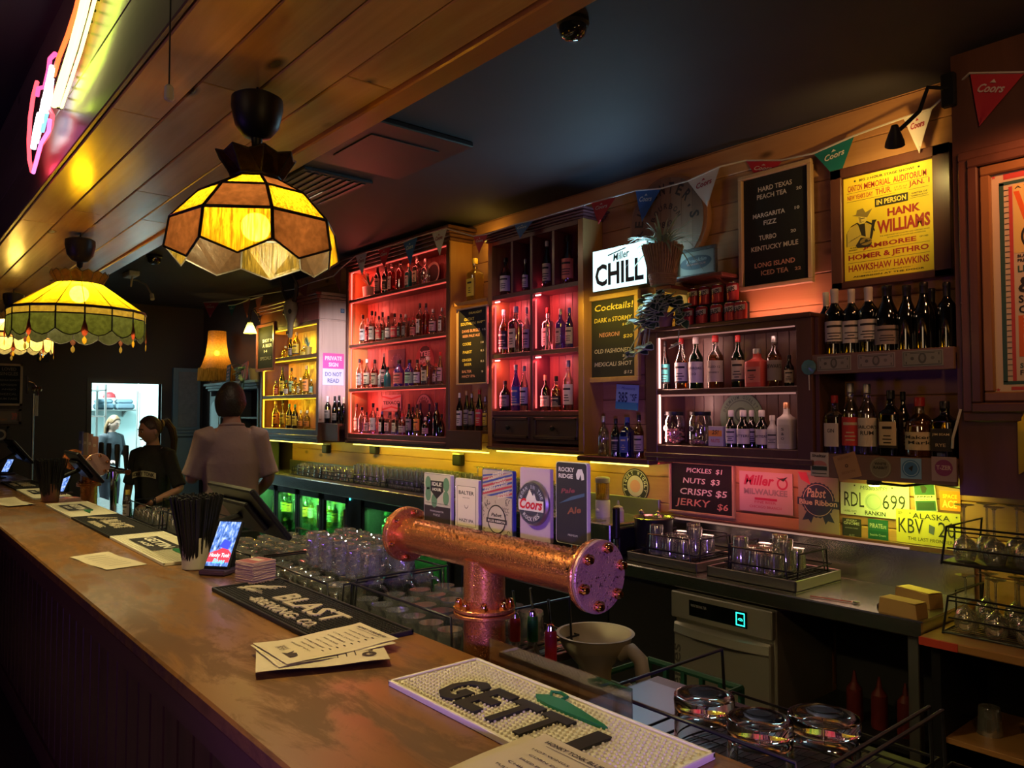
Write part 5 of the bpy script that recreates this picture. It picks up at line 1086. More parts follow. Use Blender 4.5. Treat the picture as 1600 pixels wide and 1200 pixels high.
# cocktail chalkboard
def chalk(L, c=None):
    def d(m, M, w, h):
        for t, x, y, hh, ww, cc in L: m.text(t, cc, M, x*w, y*h, hh*h, ww*w, 'C', 0.012, 0.12, 0.0012)
    return d
YC = 3.33
x0, x1, _, _ = rectpx(920, 457, 1002, 597, YC); zt = PY(960, 459, YC).z; zb = PY(960, 597, YC).z
sign('chalkboard', 'cocktail chalkboard in yellow-lit timber frame under the lit sign', 'chalkboard', x0, x1, zb, zt, YC, chalk([
 ('Cocktails!', .02, .86, .085, .86, LYE), ('DARK n STORMY', 0, .71, .06, .84, LYE), ('$19', .28, .64, .035, .14, LYE), ('NEGRONI', -.08, .52, .055, .46, LPK), ('$20', .33, .48, .05, .2, LYE), ('OLD FASHIONED', -.02, .31, .055, .8, LT), ('$21', .28, .245, .035, .14, LT), ('MEXICALI SHOT', 0, .14, .055, .84, LT), ('$12', .33, .03, .045, .18, LT)]), wood('oak_frame', (0.45, 0.27, 0.09), (0.55, 0.35, 0.13), 2, 12, 0.45, 0, 0, 0.05), 0.03, 0.028, mat('chalk_slate', (0.022, 0.024, 0.018), 0.7), 0.01)
# snack chalkboard (hangs below cabinet F)
x0, x1, z0, z1 = rectpx(1045, 722, 1147, 805, YW-.015)
sign('chalkboard', 'small chalkboard of snack prices in a pink-lit frame under the whisky cabinet', 'chalkboard', x0, x1, z0, z1, YW, chalk([
 ('PICKLES  $1', .05, .80, .11, .58, LTW), ('NUTS  $3', .0, .57, .13, .60, LTW), ('CRISPS $5', .03, .33, .15, .76, LTW), ('JERKY', -.14, .07, .19, .58, LPK), ('$6', .34, .07, .15, .17, LPK)]), LFRAME, 0.012, 0.02, FELT, 0.006)
# draught beer letter board between cabinets B and D
YGB = 3.262
x0 = xat(716, YGB); x1 = D0-0.004+0.10; zt = PY(738, 478, YGB).z; zb = PY(738, 601, YGB).z
YGB = 3.24
x0 = xat(716, YGB); x1 = xat(764, YGB)
zt = PY(738, 480, YGB).z; zb = PY(738, 601, YGB).z
sign('letter_board', 'tall black letter board of draught beers between the red and plum cabinets', 'letter board', x0, x1, zb, zt, YGB, lines([
 ('DRAUGHT', .1, .93, .03, .45, LYE), ('GREAT', -.12, .845, .04, .36, LYE), ('SOUTHERN', -.16, .785, .04, .52, LYE), ('MAP**', .30, .79, .035, .28, LYE), ('DAVIS BURGER', -.05, .685, .04, .64, LPK), ('15', .40, .69, .025, .1, LT), ('BEER PALE ALE', -.05, .62, .035, .6, LPK), ('COORS', -.2, .51, .04, .30, LYE), ('10', .34, .52, .028, .1, LT), ('PABST', -.18, .40, .04, .32, LYE), ('8.5', .34, .41, .028, .12, LT), ('GINGER', -.2, .295, .035, .34, LYE), ('BEER', -.16, .235, .035, .26, LYE), ('8.5', .34, .27, .028, .12, LT), ('BALTER', -.2, .14, .035, .34, LPK), ('HAZY IPA', -.14, .075, .035, .46, LPK), ('9', .34, .13, .028, .06, LT)]), LFRAME, 0.012, 0.02, FELT, 0.006)
# lit sign
YL = 3.20
x0, x1, z0, z1 = rectpx(925, 375, 1011, 455, YL); zt = PY(968, 383, YL).z; zb = PY(968, 451, YL).z
o = thing('light_box', 'glowing white and blue lit box sign reading CHILL', 'lit sign', ((x0+x1)/2, YL, zb)); w_, h_ = x1-x0, zt-zb
m = MB(); m.box((-w_/2, 0.004, 0), (w_/2, 0.09, h_), BPLAST, 0.006); m.obj('housing', o)
M = FB(0, 0.0015, 0); m = MB(); m.box((-w_/2+.006, .006, -.003), (w_/2-.006, h_-.006, 0.0), glow('lightbox', (0.62, 0.96, 1.0), 1.7), 0, M)
NV = mat('lightbox_navy', (0.004, 0.02, 0.06), 0.4); m.text('CHILL', NV, M, 0, .12*h_, .52*h_, .88*w_, 'C', .03, 0, .0008); m.text('Miller', mat('lightbox_teal', (0.1, 0.4, 0.42), 0.4), M, .02, .68*h_, .17*h_, .30*w_, 'C', .02, .25, .0008, 0, .12)
m.flat([(-.2*w_, .80*h_), (.12*w_, .90*h_), (.14*w_, .93*h_), (-.2*w_, .83*h_)], MATS['lightbox_teal'], M, .0007); m.obj('face', o)
lamp('AREA', 'lightbox_glow', (o.location.x, YL-0.01, zb+h_/2), (0.45, 0.85, 1.0), 4.5, w_*0.95, h_*0.9, aim=(o.location.x, 0, zb+h_/2))
lamp('AREA', 'lightbox_side_glow', (x1+0.004, YL+0.045, zb+h_/2), (0.45, 0.85, 1.0), 1.0, 0.07, h_*0.8, aim=(x1+1, YL-.02, zb+h_/2))  # added light for the plant; the black housing does not glow here
lamp('AREA', 'lightbox_top_glow', (o.location.x, YL+0.05, zb+h_+0.01), (0.30, 0.62, 1.0), 2.6, w_*0.8, 0.08, aim=(o.location.x-0.2, 2.3, CEIL))
m = MB(); m.tube([(w_/2, 0.06, 0.02), (w_/2+0.04, 0.05, -0.1), (w_/2+0.02, 0.1, -0.3)], 0.004, BPLAST); m.obj('cable', o)
# private sign on the end panel of A
XA = A1+0.026
pa = PX(505, 575, XA); pb = PX(538, 575, XA); zt = PX(521, 552, XA).z; zb = PX(521, 602, XA).z
o = thing('notice_sign', 'pink and white notice sign reading PRIVATE SIGN on pale panel', 'sign', (A1+0.013, (pa.y+pb.y)/2, zb)); w_ = pb.y-pa.y; h_ = zt-zb
M = FS(0, 0, 0); m = MB(); m.box((-w_/2, 0, 0), (w_/2, h_, .004), paint((.62, .62, .66)), .001, M); m.rect(-w_/2, .52*h_, w_/2, h_, paint((.72, .10, .28)), M, .0046); W_ = paint((.75, .68, .72))
m.text('PRIVATE', W_, M, 0, .78*h_, .13*h_, .8*w_, 'C', .03, 0, .0052); m.text('SIGN', W_, M, 0, .58*h_, .13*h_, .45*w_, 'C', .03, 0, .0052); m.text('DO NOT', paint((.12, .13, .2)), M, 0, .28*h_, .13*h_, .78*w_, 'C', .02, 0, .0052); m.text('READ', paint((.12, .13, .2)), M, 0, .08*h_, .13*h_, .55*w_, 'C', .02, 0, .0052)
m.obj('face', o)
pp = PX(541, 486, XA); o = thing('sticker', 'tiny dark blue sticker high on the pale end panel', 'sticker', (A1+0.0125, pp.y-0.03, pp.z)); m = MB(); m.box((-.02, -.02, 0), (.02, .02, .001), paint((.08, .14, .22)), 0, FS(0, 0, 0)); m.ring(0, 0, .006, .011, paint((.3, .4, .5)), FS(0, 0, 0), .0014, 14); m.obj('print', o)
lamp('SPOT', 'violet_panel_light', (A1+1.3, 2.45, 2.35), (0.30, 0.22, 1.0), 95, 0.03, aim=(A1, 3.28, 1.98), spot=radians(20), blend=0.8)
lamp('SPOT', 'white_panel_light', (A1+1.5, 2.3, 2.2), (0.95, 0.86, 1.0), 210, 0.05, aim=(A1, 3.28, 2.12), spot=radians(36), blend=0.9)

lamp('SPOT', 'amber_panel_light', (A1+1.2, 2.55, 1.9), (1.0, 0.36, 0.06), 45, 0.03, aim=(A1, 3.37, 1.78), spot=radians(16), blend=0.9)
# stage-show poster
RPO = paint((.38, .035, .02)); PY_ = mat('yellow_poster', (.80, .60, .03), .6); KPO = paint((.03, .025, .015))
def d_poster(m, M, w, h):
    t = lambda s, x, y, hh, ww, c=RPO, b=.02: m.text(s, c, M, x*w, y*h, hh*h, ww*w, 'C', b, 0, .0012)
    ln = lambda x0, x1, y: m.rect(x0*w, y*h, x1*w, (y+.003)*h, KPO, M, .001)
    t('BIG 2 HOUR STAGE SHOW!', 0, .945, .024, .62, KPO); m.disc(-.36*w, .957*h, .012*w, KPO, M, .001, 12); m.disc(.36*w, .957*h, .012*w, KPO, M, .001, 12)
    t('CANTON', -.36, .86, .06, .17); t('MEMORIAL', -.1, .86, .06, .30); t('AUDITORIUM', .26, .86, .06, .36); ln(-.46, .46, .845)
    t('NEW YEAR\'S DAY', -.30, .78, .045, .30); t('THUR.', -.03, .78, .055, .18); t('2 P. M. and', .16, .805, .015, .14, KPO, 0); t('8:15 P. M.', .16, .782, .015, .13, KPO, 0); t('JAN. 1', .36, .78, .06, .22); ln(-.46, .10, .762); ln(.25, .46, .762)
    m.rect(-.13*w, .665*h, .24*w, .745*h, KPO, M, .001); m.text('IN PERSON', paint((.85, .68, .1)), M, .055*w, .68*h, .05*h, .33*w, 'C', .03, 0, .0016)
    t('WRITER OF', .36, .715, .016, .17, KPO); t('"JAMBALAYA"', .36, .69, .016, .18, KPO); ln(.26, .46, .68)
    t('HANK', .19, .555, .075, .36, RPO, .04); t('WILLIAMS', .18, .405, .125, .58, RPO, .04)
    for k, (a, b_) in enumerate(((-.08, .46), (.0, .42))): m.text('THE SWEETHEART OF COUNTRY AND WESTERN SONG', KPO, M, (a+b_)/2*w, (.375-.022*k)*h, .011*h, (b_-a)*w, 'C', .01, 0, .0012)
    t('IN THE', -.39, .305, .013, .07, KPO); t('BIGGEST', -.39, .283, .013, .10, KPO); t('JAMBOREE', .02, .272, .058, .60, RPO, .03); t('OF 1953', .40, .31, .014, .09, KPO); ln(-.46, .46, .262)
    t('HOMER & JETHRO', 0, .178, .065, .90, RPO, .03); ln(-.46, .46, .165); t('HAWKSHAW HAWKINS', 0, .08, .065, .90, RPO, .02); m.text('* AND A BIG CAST OF JAMBOREE STARS *', KPO, M, 0, .05*h, .013*h, .55*w, 'C', .01, 0, .0012); m.text('ADMISSION AT THE DOOR', KPO, M, 0, .022*h, .015*h, .8*w, 'C', .02, 0, .0012)
    # a plain seated figure with hat and guitar
    X = lambda a: a*w; Y_ = lambda b_: b_*h
    m.disc(X(-.28), Y_(.575), .055*w, paint((.78, .60, .12)), M, .0010, 20); m.flat([(X(-.40), Y_(.625)), (X(-.22), Y_(.585)), (X(-.16), Y_(.66)), (X(-.24), Y_(.635)), (X(-.27), Y_(.68)), (X(-.34), Y_(.67)), (X(-.35), Y_(.63))], paint((.25, .18, .04)), M, .0014)
    m.flat([(X(-.47), Y_(.33)), (X(-.46), Y_(.48)), (X(-.36), Y_(.53)), (X(-.2), Y_(.52)), (X(-.15), Y_(.42)), (X(-.2), Y_(.32))], paint((.62, .46, .07)), M, .0012); m.flat([(X(-.33), Y_(.53)), (X(-.25), Y_(.53)), (X(-.24), Y_(.40)), (X(-.29), Y_(.42))], KPO, M, .0015)
    m.flat([(X(-.36), Y_(.33)), (X(-.30), Y_(.40)), (X(-.2), Y_(.385)), (X(-.17), Y_(.33)), (X(-.2), Y_(.30)), (X(-.34), Y_(.305))], KPO, M, .0017); m.flat([(X(-.2), Y_(.36)), (X(-.17), Y_(.37)), (X(-.13), Y_(.52)), (X(-.11), Y_(.545)), (X(-.165), Y_(.55)), (X(-.17), Y_(.51))], KPO, M, .0018)
    J = [(-.47, .33), (-.47, .46), (-.42, .52), (-.345, .545), (-.29, .50), (-.235, .545), (-.17, .51), (-.14, .44), (-.19, .36)]
    for (a, b_), (c, d_) in zip(J, J[1:]+[(-.36, .33), (-.47, .33)][:1]): m.add([(X(a), Y_(b_)-.003, .0019), (X(c), Y_(d_)-.003, .0019), (X(c)+.003, Y_(d_)+.003, .0019), (X(a)+.003, Y_(b_)+.003, .0019)], [(0, 1, 2, 3)], KPO, M)
    m.flat([(X(-.325), Y_(.60)), (X(-.31), Y_(.545)), (X(-.285), Y_(.54)), (X(-.30), Y_(.60))], paint((.35, .25, .05)), M, .0013); m.flat([(X(-.30), Y_(.585)), (X(-.25), Y_(.585)), (X(-.25), Y_(.578)), (X(-.30), Y_(.578))], KPO, M, .0015); m.flat([(X(-.285), Y_(.553)), (X(-.255), Y_(.555)), (X(-.27), Y_(.548))], KPO, M, .0015)
    m.disc(X(-.24), Y_(.355), .07*w, paint((.30, .20, .04)), M, .00185, 22, .035*h); m.disc(X(-.235), Y_(.36), .02*w, KPO, M, .0020, 14)
    for s in range(5): m.flat([(X(-.46+.03*s), Y_(.36+.01*s)), (X(-.40+.03*s), Y_(.39+.01*s)), (X(-.40+.03*s), Y_(.395+.01*s))], KPO, M, .0016)
DKF = wood('dark_frame', (.075, .025, .018), (.11, .04, .026), 2, 10, .35, .15, 0, .08)
YP = WALL-.06
x0, x1 = xat(1303, YP-.025), xat(1493, YP-.025); zt = PY(1394, 244, YP-.025).z; zb = PY(1394, 442, YP-.025).z
o = thing('framed_poster', 'yellow stage-show poster in a wide dark red frame', 'poster', ((x0+x1)/2, YP, zb)); w_, h_ = x1-x0, zt-zb; M = FB(0, 0, 0)
# poster itself sits nearer the left
pl = xat(1324, YP-.012)-(x0+x1)/2; pr = xat(1465, YP-.012)-(x0+x1)/2; pt_ = PY(1394, 263, YP-.012).z-zb; pb_ = PY(1394, 430, YP-.012).z-zb
m = MB(); m.box((-w_/2, 0, 0), (w_/2, h_, .012), DKF, 0, M); m.obj('backing', o)
m = MB()
for a, c in (((-w_/2, 0), (w_/2, pb_-.004)), ((-w_/2, pt_+.004), (w_/2, h_)), ((-w_/2, 0), (pl-.004, h_)), ((pr+.004, 0), (w_/2, h_))): m.box((*a, .012), (*c, .03), DKF, .003, M)
m.obj('frame', o)
m = MB(); M2 = M @ Matrix.Translation(((pl+pr)/2, pb_, .013)); m.box((-(pr-pl)/2, 0, 0), ((pr-pl)/2, pt_-pb_, .002), PY_, 0, M2); d_poster(m, M2 @ Matrix.Translation((0, 0, .002)), pr-pl, pt_-pb_); m.obj('print', o)
# gooseneck picture lamp over it
g0 = PY(1484, 150, 3.18); g1 = PY(1398, 208, 3.0)
o = thing('gooseneck_lamp', 'black gooseneck picture lamp lighting the yellow poster', 'picture lamp', g0)
m = MB(); m.box((-.03, -.01, -.04), (.02, .02, .09), BPLAST, .004); m.obj('mount', o)
q = g1-g0; m = MB(); m.tube([(0, 0, .03), (-.06, -.05, .03+.01), q*0.55+Vector((0, 0, .02)), q*0.9], .008, BPLAST, 8); m.obj('arm', o)
hd = Vector((-0.25, 0.55, -0.8)).normalized(); HM = Matrix.Translation(q) @ hd.to_track_quat('Z', 'Y').to_matrix().to_4x4()
m = MB(); m.lathe([(.012, -.03), (.018, -.01), (.034, .035), (.036, .05), (.031, .05), (.015, 0)], BPLAST, HM, 20, False); m.obj('lamp_head', o, 40)
hp = g1+hd*0.055; lamp('SPOT', 'gooseneck_light', hp, (1.0, .74, .22), 6.5, .02, aim=PY(1400, 330, WALL), spot=radians(92), blend=.7)
lamp('SPOT', 'gooseneck_back_light', hp+Vector((0, 0.02, 0)), (1.0, .60, .16), 8, .02, aim=PY(1330, 215, WALL), spot=radians(110), blend=.9)

# the other framed poster in the panel wall moulding
YQ = 3.2; cx0 = xat(1553, YQ); zt = PY(1560, 268, YQ).z; zb = PY(1560, 617, YQ).z; W2 = .56
o = thing('framed_poster', 'cream western bill poster with red lettering, set in the brown panel moulding', 'poster', (cx0+W2/2, YQ, zb)); h_ = zt-zb; M = FB(0, -.001, 0)
m = MB()
for k, (e, t_) in enumerate(((.10, .018), (.065, .030), (.025, .022))):
    e2 = e-.036
    for a, c in (((-W2/2-e, -e), (W2/2+e, -e2)), ((-W2/2-e, h_+e2), (W2/2+e, h_+e)), ((-W2/2-e, -e2), (-W2/2-e2, h_+e2)), ((W2/2+e2, -e2), (W2/2+e, h_+e2))): m.box((*a, 0), (*c, t_), BROWN_WOOD if k < 2 else wood('warm_moulding', (.22, .10, .035), (.28, .14, .05), 2, 12, .35, .15, 0, .1), .005, M)
m.obj('moulding', o)
m = MB(); m.box((-W2/2, 0, 0), (W2/2, h_, .004), paint((.60, .50, .34)), 0, M); L_ = -W2/2
RR = paint((.50, .06, .05)); RO = paint((.70, .13, .02)); DG = paint((.03, .09, .07)); Z_ = .0048
m.rect(L_+.035, .055*h_, L_+.05, .94*h_, DG, M, Z_); m.rect(L_+.035, .93*h_, W2/2-.035, .945*h_, DG, M, Z_); m.rect(L_+.035, .045*h_, W2/2-.035, .06*h_, DG, M, Z_)
m.rect(L_+.066, .06*h_, L_+.078, .92*h_, RR, M, Z_); m.rect(L_+.05, .955*h_, W2/2-.06, .98*h_, RR, M, Z_); m.rect(L_+.06, .02*h_, W2/2-.06, .035*h_, RR, M, Z_)
for k in range(34): m.rect(L_+.051, (.08+.025*k)*h_, L_+.066, (.083+.025*k)*h_, INK, M, Z_+.0003)
for x, y in ((.018, .975), (.018, .022)): m.flat([(L_+x+.008*cos(pi/2+k*pi/5)*(1 if k % 2 == 0 else .42), y*h_+.008*sin(pi/2+k*pi/5)*(1 if k % 2 == 0 else .42)) for k in range(10)], RR, M, Z_)
m.rect(L_+.08, .62*h_, W2/2-.04, .925*h_, paint((.72, .55, .18)), M, Z_+.0001)
m.text('A WILLIE & WAYLON SHOW', INK, M, L_+.085, .905*h_, .012*h_, .40, 'L', .02, 0, Z_+.0004); m.text('WANTED', RO, M, L_+.082, .765*h_, .13*h_, .42, 'L', .04, 0, Z_+.0004); m.ring(L_+.16, .69*h_, .05, .058, INK, M, Z_+.0005, 36); m.text('W.W.', INK, M, L_+.16, .675*h_, .032*h_, .075, 'C', .04, 0, Z_+.0005)
for k, (s, y, hh, c) in enumerate((('BLACKTOP', .60, .014, INK), ('PRESENTS', .58, .014, INK), ('LIVE IN TOWN', .535, .03, DG), ('&', .445, .07, INK), ('SONS', .40, .034, INK), ('OF THE', .355, .034, INK), ('FRIDAY', .085, .022, INK), ('SHOW', .115, .022, DG))): m.text(s, c, M, L_+.09, y*h_, hh*h_, None, 'L', .03, 0, Z_+.0004)
m.rect(L_+.088, .165*h_, L_+.175, .345*h_, RO, M, Z_+.0003); m.text('OUTLAW', paint((.62, .52, .36)), M, L_+.165, .175*h_, .062, .165*h_, 'L', .03, 0, Z_+.0008, 0, pi/2)
m.obj('print', o)
lamp('SPOT', 'red_poster_light', PY(1640, 150, 2.9), (1.0, .34, .12), 10, .03, aim=PY(1590, 330, YQ), spot=radians(95), blend=.8)
lamp('AREA', 'ceiling_spot', (-0.3, 2.0, 2.95), (1.0, .55, .28), 3.0, .2, .2, aim=(-0.9, 3.2, 2.1))

# barrel head on the wall
p = PY(1046, 350, WALL-.03); R_ = abs(PY(1107, 350, WALL).x-PY(1046, 350, WALL).x)*1.0
o = thing('barrel_head', 'round wooden barrel head with arched dark lettering on the wall', 'barrel head', (p.x, WALL-.001, p.z)); BW = wood('barrel_wood', (.17, .095, .06), (.24, .14, .09), 2, 10, .6, 0, 0, .12)
M = FB(0, -.001, 0); m = MB(); m.lathe([(R_*1.0, 0), (R_*1.03, .012), (R_*1.03, .05), (R_*.97, .055)], wood('barrel_hoop', (.30, .15, .07), (.38, .2, .09), 2, 10, .5, 0, 0, .1), M, 48); m.obj('hoop', o)
m = MB()
for k in range(7):
    xa, xb = -R_*.96+k*R_*1.92/7, -R_*.96+(k+1)*R_*1.92/7; q = []
    for j in range(7): xx = xa+.0006+(xb-xa-.0012)*j/6; q.append((xx, sqrt(max(1e-6, (R_*.965)**2-xx*xx))))
    m.prism([(a, -b_) for a, b_ in q]+[(a, b_) for a, b_ in reversed(q)], .004, BW, M, .0555)
BI = paint((.035, .025, .025)); m.arctext("REHUENTER'S", BI, M, 0, 0, R_*.62, R_*.24, radians(200), radians(-5), .03, .0605, .7); m.arctext('BOURBON', BI, M, 0, 0, R_*.30, R_*.12, radians(170), radians(10), .02, .0605); m.text('1883', BI, M, 0, -.1*R_, .14*R_, None, 'C', .02, 0, .0605); m.obj('head', o)

# bunting
PENC = {'w': (paint((.55, .52, .50)), paint((.30, .03, .05)), 'white'), 'r': (paint((.46, .025, .04)), paint((.62, .5, .45)), 'red'), 'b': (paint((.02, .10, .32)), paint((.45, .5, .55)), 'blue'), 't': (paint((.01, .15, .15)), paint((.6, .62, .55)), 'teal'), 'd': (paint((.16, .035, .03)), paint((.3, .2, .15)), 'dark red')}
def pennant(a, b_, t, y, c, label, txt=True):
    A, B, T = PY(*a, y), PY(*b_, y), PY(*t, y); mid = (A+B)/2
    o = thing('pennant', label, 'pennant', mid, 0, 'brewery pennants strung along the shelving'); A, B, T = A-mid, B-mid, T-mid
    u = (B-A); M = frame(mid-mid, u, (A+B)/2-T); w_ = u.length; vx = Vector(M.col[0][:3]); vy = Vector(M.col[1][:3]); tt = (T.dot(vx), T.dot(vy))
    m = MB(); n = 6; face, ink, nm = PENC[c]; vs = []
    for j in range(n+1):
        f = j/n; l = Vector((-w_/2, 0))*(1-f)+Vector(tt)*f; r = Vector((w_/2, 0))*(1-f)+Vector(tt)*f
        for k in range(5): q = l+(r-l)*k/4; vs.append((q.x, q.y, .003*sin(k*1.5+f*4)*f))
    fs = [(j*5+k, (j+1)*5+k, (j+1)*5+k+1, j*5+k+1) for j in range(n) for k in range(4)]; m.add(vs, fs, face, M); m.add([(a_, b__, c_-.0012) for a_, b__, c_ in vs], [tuple(reversed(f)) for f in fs], face, M)
    if txt:
        h = abs(tt[1]); m.text('Coors', ink, M, tt[0]*.3, tt[1]*.36, h*.17, w_*.50, 'C', .025, .3, .005); m.flat([(tt[0]*.3-.06*w_, tt[1]*.17), (tt[0]*.3, tt[1]*.10), (tt[0]*.3+.06*w_, tt[1]*.17)], ink, M, .005)
    m.obj('cloth', o, recalc=False); return o
PEN = [((1516, 116), (1600, 115), (1530, 197), 3.185, 'r', 'large red pennant at the right edge over the brown panel'), ((1412, 186), (1456, 171), (1436, 239), 3.30, 'w', 'white pennant behind the gooseneck lamp'), ((1272, 241), (1334, 214), (1310, 282), 3.36, 't', 'teal pennant between the letter board and the yellow poster'), ((1166, 252), (1221, 252), (1192, 292), 3.412, 'r', 'red pennant half hidden behind the letter board'),
 ((1075, 284), (1124, 262), (1105, 323), 3.335, 'w', 'white pennant beside the barrel head'), ((993, 299), (1032, 296), (1003, 346), 3.335, 'b', 'blue pennant overlapping the barrel head'), ((924, 318), (962, 308), (935, 350), 3.165, 'r', 'dark-looking red pennant above the lit sign'), ((804, 352), (833, 345), (812, 372), 3.17, 'b', 'blue pennant over the plum cabinet'), ((740, 370), (762, 367), (748, 396), 3.17, 'r', 'red pennant in the gap above the golden ledge'),
 ((675, 365), (698, 358), (687, 399), 3.14, 'w', 'grey-white pennant at the right of the red cabinet crown'), ((630, 380), (652, 371), (641, 414), 3.14, 'b', 'navy pennant on the red cabinet crown'), ((591, 391), (611, 385), (600, 420), 3.14, 'r', 'dark red pennant on the red cabinet crown'), ((556, 401), (573, 395), (566, 432), 3.14, 'w', 'grey pennant at the left of the red cabinet crown'),
 ((522, 432), (533, 420), (531, 456), 3.06, 'd', 'dull red pennant above the pale end panel'), ((462, 452), (481, 444), (478, 464), 3.06, 'd', 'dull red pennant beside the skull, right'), ((318, 473), (342, 473), (328, 496), 3.0, 'r', 'small red pennant by the fringed lampshade'), ((379, 473), (391, 467), (386, 497), 3.02, 'd', 'dull pink pennant left of the wall sconce'), ((399, 466), (411, 463), (403, 490), 3.04, 'd', 'dull red pennant above the wall sconce'), ((357, 478), (368, 477), (362, 494), 3.01, 't', 'dark teal pennant right of the fringed lampshade')]
pos = []
for a, b_, t, y, c, l in PEN: pennant(a, b_, t, y, c, l, c != 'd'); pos.append((PY(*a, y), PY(*b_, y)))
o = thing('bunting_cord', 'white bunting cord looping along the top of the shelves', 'cord', pos[0][1]); pts = []
for A, B in pos: pts += [B, A]
extra = {3: PY(1150, 248, 3.40), 5: PY(1060, 292, 3.36)}
m = MB(); m.tube([q-pos[0][1]+Vector((0, -.003, .004)) for q in pts], .0045, mat('bunting_white', (.55, .5, .46), .7), 5); m.obj('cord', o)

# number plates and signs on the wall under the shelves
def plate(l, t, r, b, y, c, label, draw, rot=0.0, edge=None):
    x0, x1, z0, z1 = rectpx(l, t, r, b, y); return sign('number_plate', label, 'number plate', x0, x1, z0, z1, y, draw, None, 0, 0, paint(c, .4), .003, None, rot, 'plate')
K = paint((.03, .035, .03)); P1 = (.62, .66, .58)
def d_ms(m, M, w, h):
    m.disc(0, .46*h, .13*w, paint((.42, .50, .46)), M, .0004, 30); m.ring(0, .46*h, .10*w, .11*w, paint((.30, .38, .36)), M, .0007); m.text('MISSISSIPPI', paint((.12, .16, .2)), M, 0, .82*h, .12*h, .40*w, 'C', 0, .2, .001)
    m.text('RDL', K, M, -.29*w, .27*h, .45*h, .30*w, 'C', 0, 0, .001); m.text('699', K, M, .29*w, .27*h, .45*h, .32*w, 'C', 0, 0, .001); m.text('RANKIN', K, M, .02*w, .05*h, .13*h, .30*w, 'C', .02, 0, .001); m.text('LAUREL CNTY', K, M, -.35*w, .09*h, .06*h, .2*w, 'C', 0, 0, .001)
    for x, y in ((-.28, .93), (.27, .93), (-.28, .05), (.4, .05)): m.disc(x*w, y*h, .012*w, K, M, .001, 10)
plate(1314, 757, 1421, 808, YW-.003, P1, 'Mississippi number plate reading RDL 699 above the steel bench', d_ms)
def d_ak(m, M, w, h):
    m.text('ALASKA', K, M, .06*w, .76*h, .16*h, .58*w, 'C', 0, 0, .001); m.text('KBV', K, M, -.26*w, .30*h, .44*h, .40*w, 'C', .0, 0, .001); m.text('20', K, M, .30*w, .28*h, .44*h, .26*w, 'C', .0, 0, .001); m.text('THE LAST FRONTIER', K, M, .04*w, .10*h, .10*h, .70*w, 'C', 0, 0, .001); m.text('SEP', K, M, -.43*w, .84*h, .08*h, .07*w, 'C', 0, 0, .001)
    m.flat([(.03*w, .62*h), (.12*w, .55*h), (.10*w, .32*h), (.02*w, .38*h)], paint((.1, .12, .2)), M, .001); m.disc(-.27*w, .9*h, .012*w, K, M, .001, 10); m.disc(.45*w, .9*h, .012*w, K, M, .001, 10)
plate(1401, 799, 1501, 852, YW-.006, (.62, .55, .10), 'yellow Alaska number plate reading KBV 20 behind the wine glass rack', d_ak)
def d_mn(m, M, w, h):
    m.rect(-.5*w, 0, .5*w, .3*h, paint((.04, .22, .45)), M, .0004); m.text('Minnesota', paint((.1, .15, .3)), M, .05*w, .80*h, .12*h, .6*w, 'C', 0, .2, .001); m.text('385', paint((.02, .05, .12)), M, -.18*w, .28*h, .42*h, .42*w, 'C', .02, 0, .001); m.text('*SF', paint((.02, .05, .12)), M, .28*w, .36*h, .3*h, .3*w, 'C', .02, 0, .001)
YM = 3.36; x0, x1, z0, z1 = rectpx(963, 601, 1006, 640, YM)
sign('number_plate', 'pale blue number plate reading 385 below the cocktail chalkboard', 'number plate', x0, x0+.17, z0, z1, YM, d_mn, None, 0, 0, paint((.30, .50, .66), .4), .003, None, radians(-4), 'plate')
def tin(l, t, r, b, y, c, label, draw, rot=0.0, name='tin_sign', cat='sign', dark=.0):
    x0, x1, z0, z1 = rectpx(l, t, r, b, y); return sign(name, label, cat, x0, x1, z0, z1, y, draw, None, 0, 0, paint(c, .5), .003, None, rot, 'print')
def d_miller(m, M, w, h):
    r = paint((.45, .03, .08)); m.text('Miller', r, M, -.12*w, .66*h, .26*h, .58*w, 'C', .03, .25, .001); m.text('MILWAUKEE', paint((.30, .22, .22)), M, .0, .43*h, .15*h, .82*w, 'C', .04, 0, .001); m.rect(-.2*w, .30*h, .22*w, .36*h, r, M, .001); m.text('FINE BEER', r, M, 0, .22*h, .06*h, .4*w, 'C', 0, 0, .001); m.text('CHICAGO BRANCH', r, M, 0, .10*h, .06*h, .6*w, 'C', 0, 0, .001); m.ring(.32*w, .74*h, .07*w, .10*w, r, M, .001); m.flat([(.2*w, .9*h), (.3*w, .86*h), (.42*w, .92*h), (.34*w, .80*h)], INK, M, .0014)
tin(1156, 738, 1239, 801, YW-.004, (.56, .36, .34), 'pink tin brewery sign with red script under the whisky cabinet', d_miller)
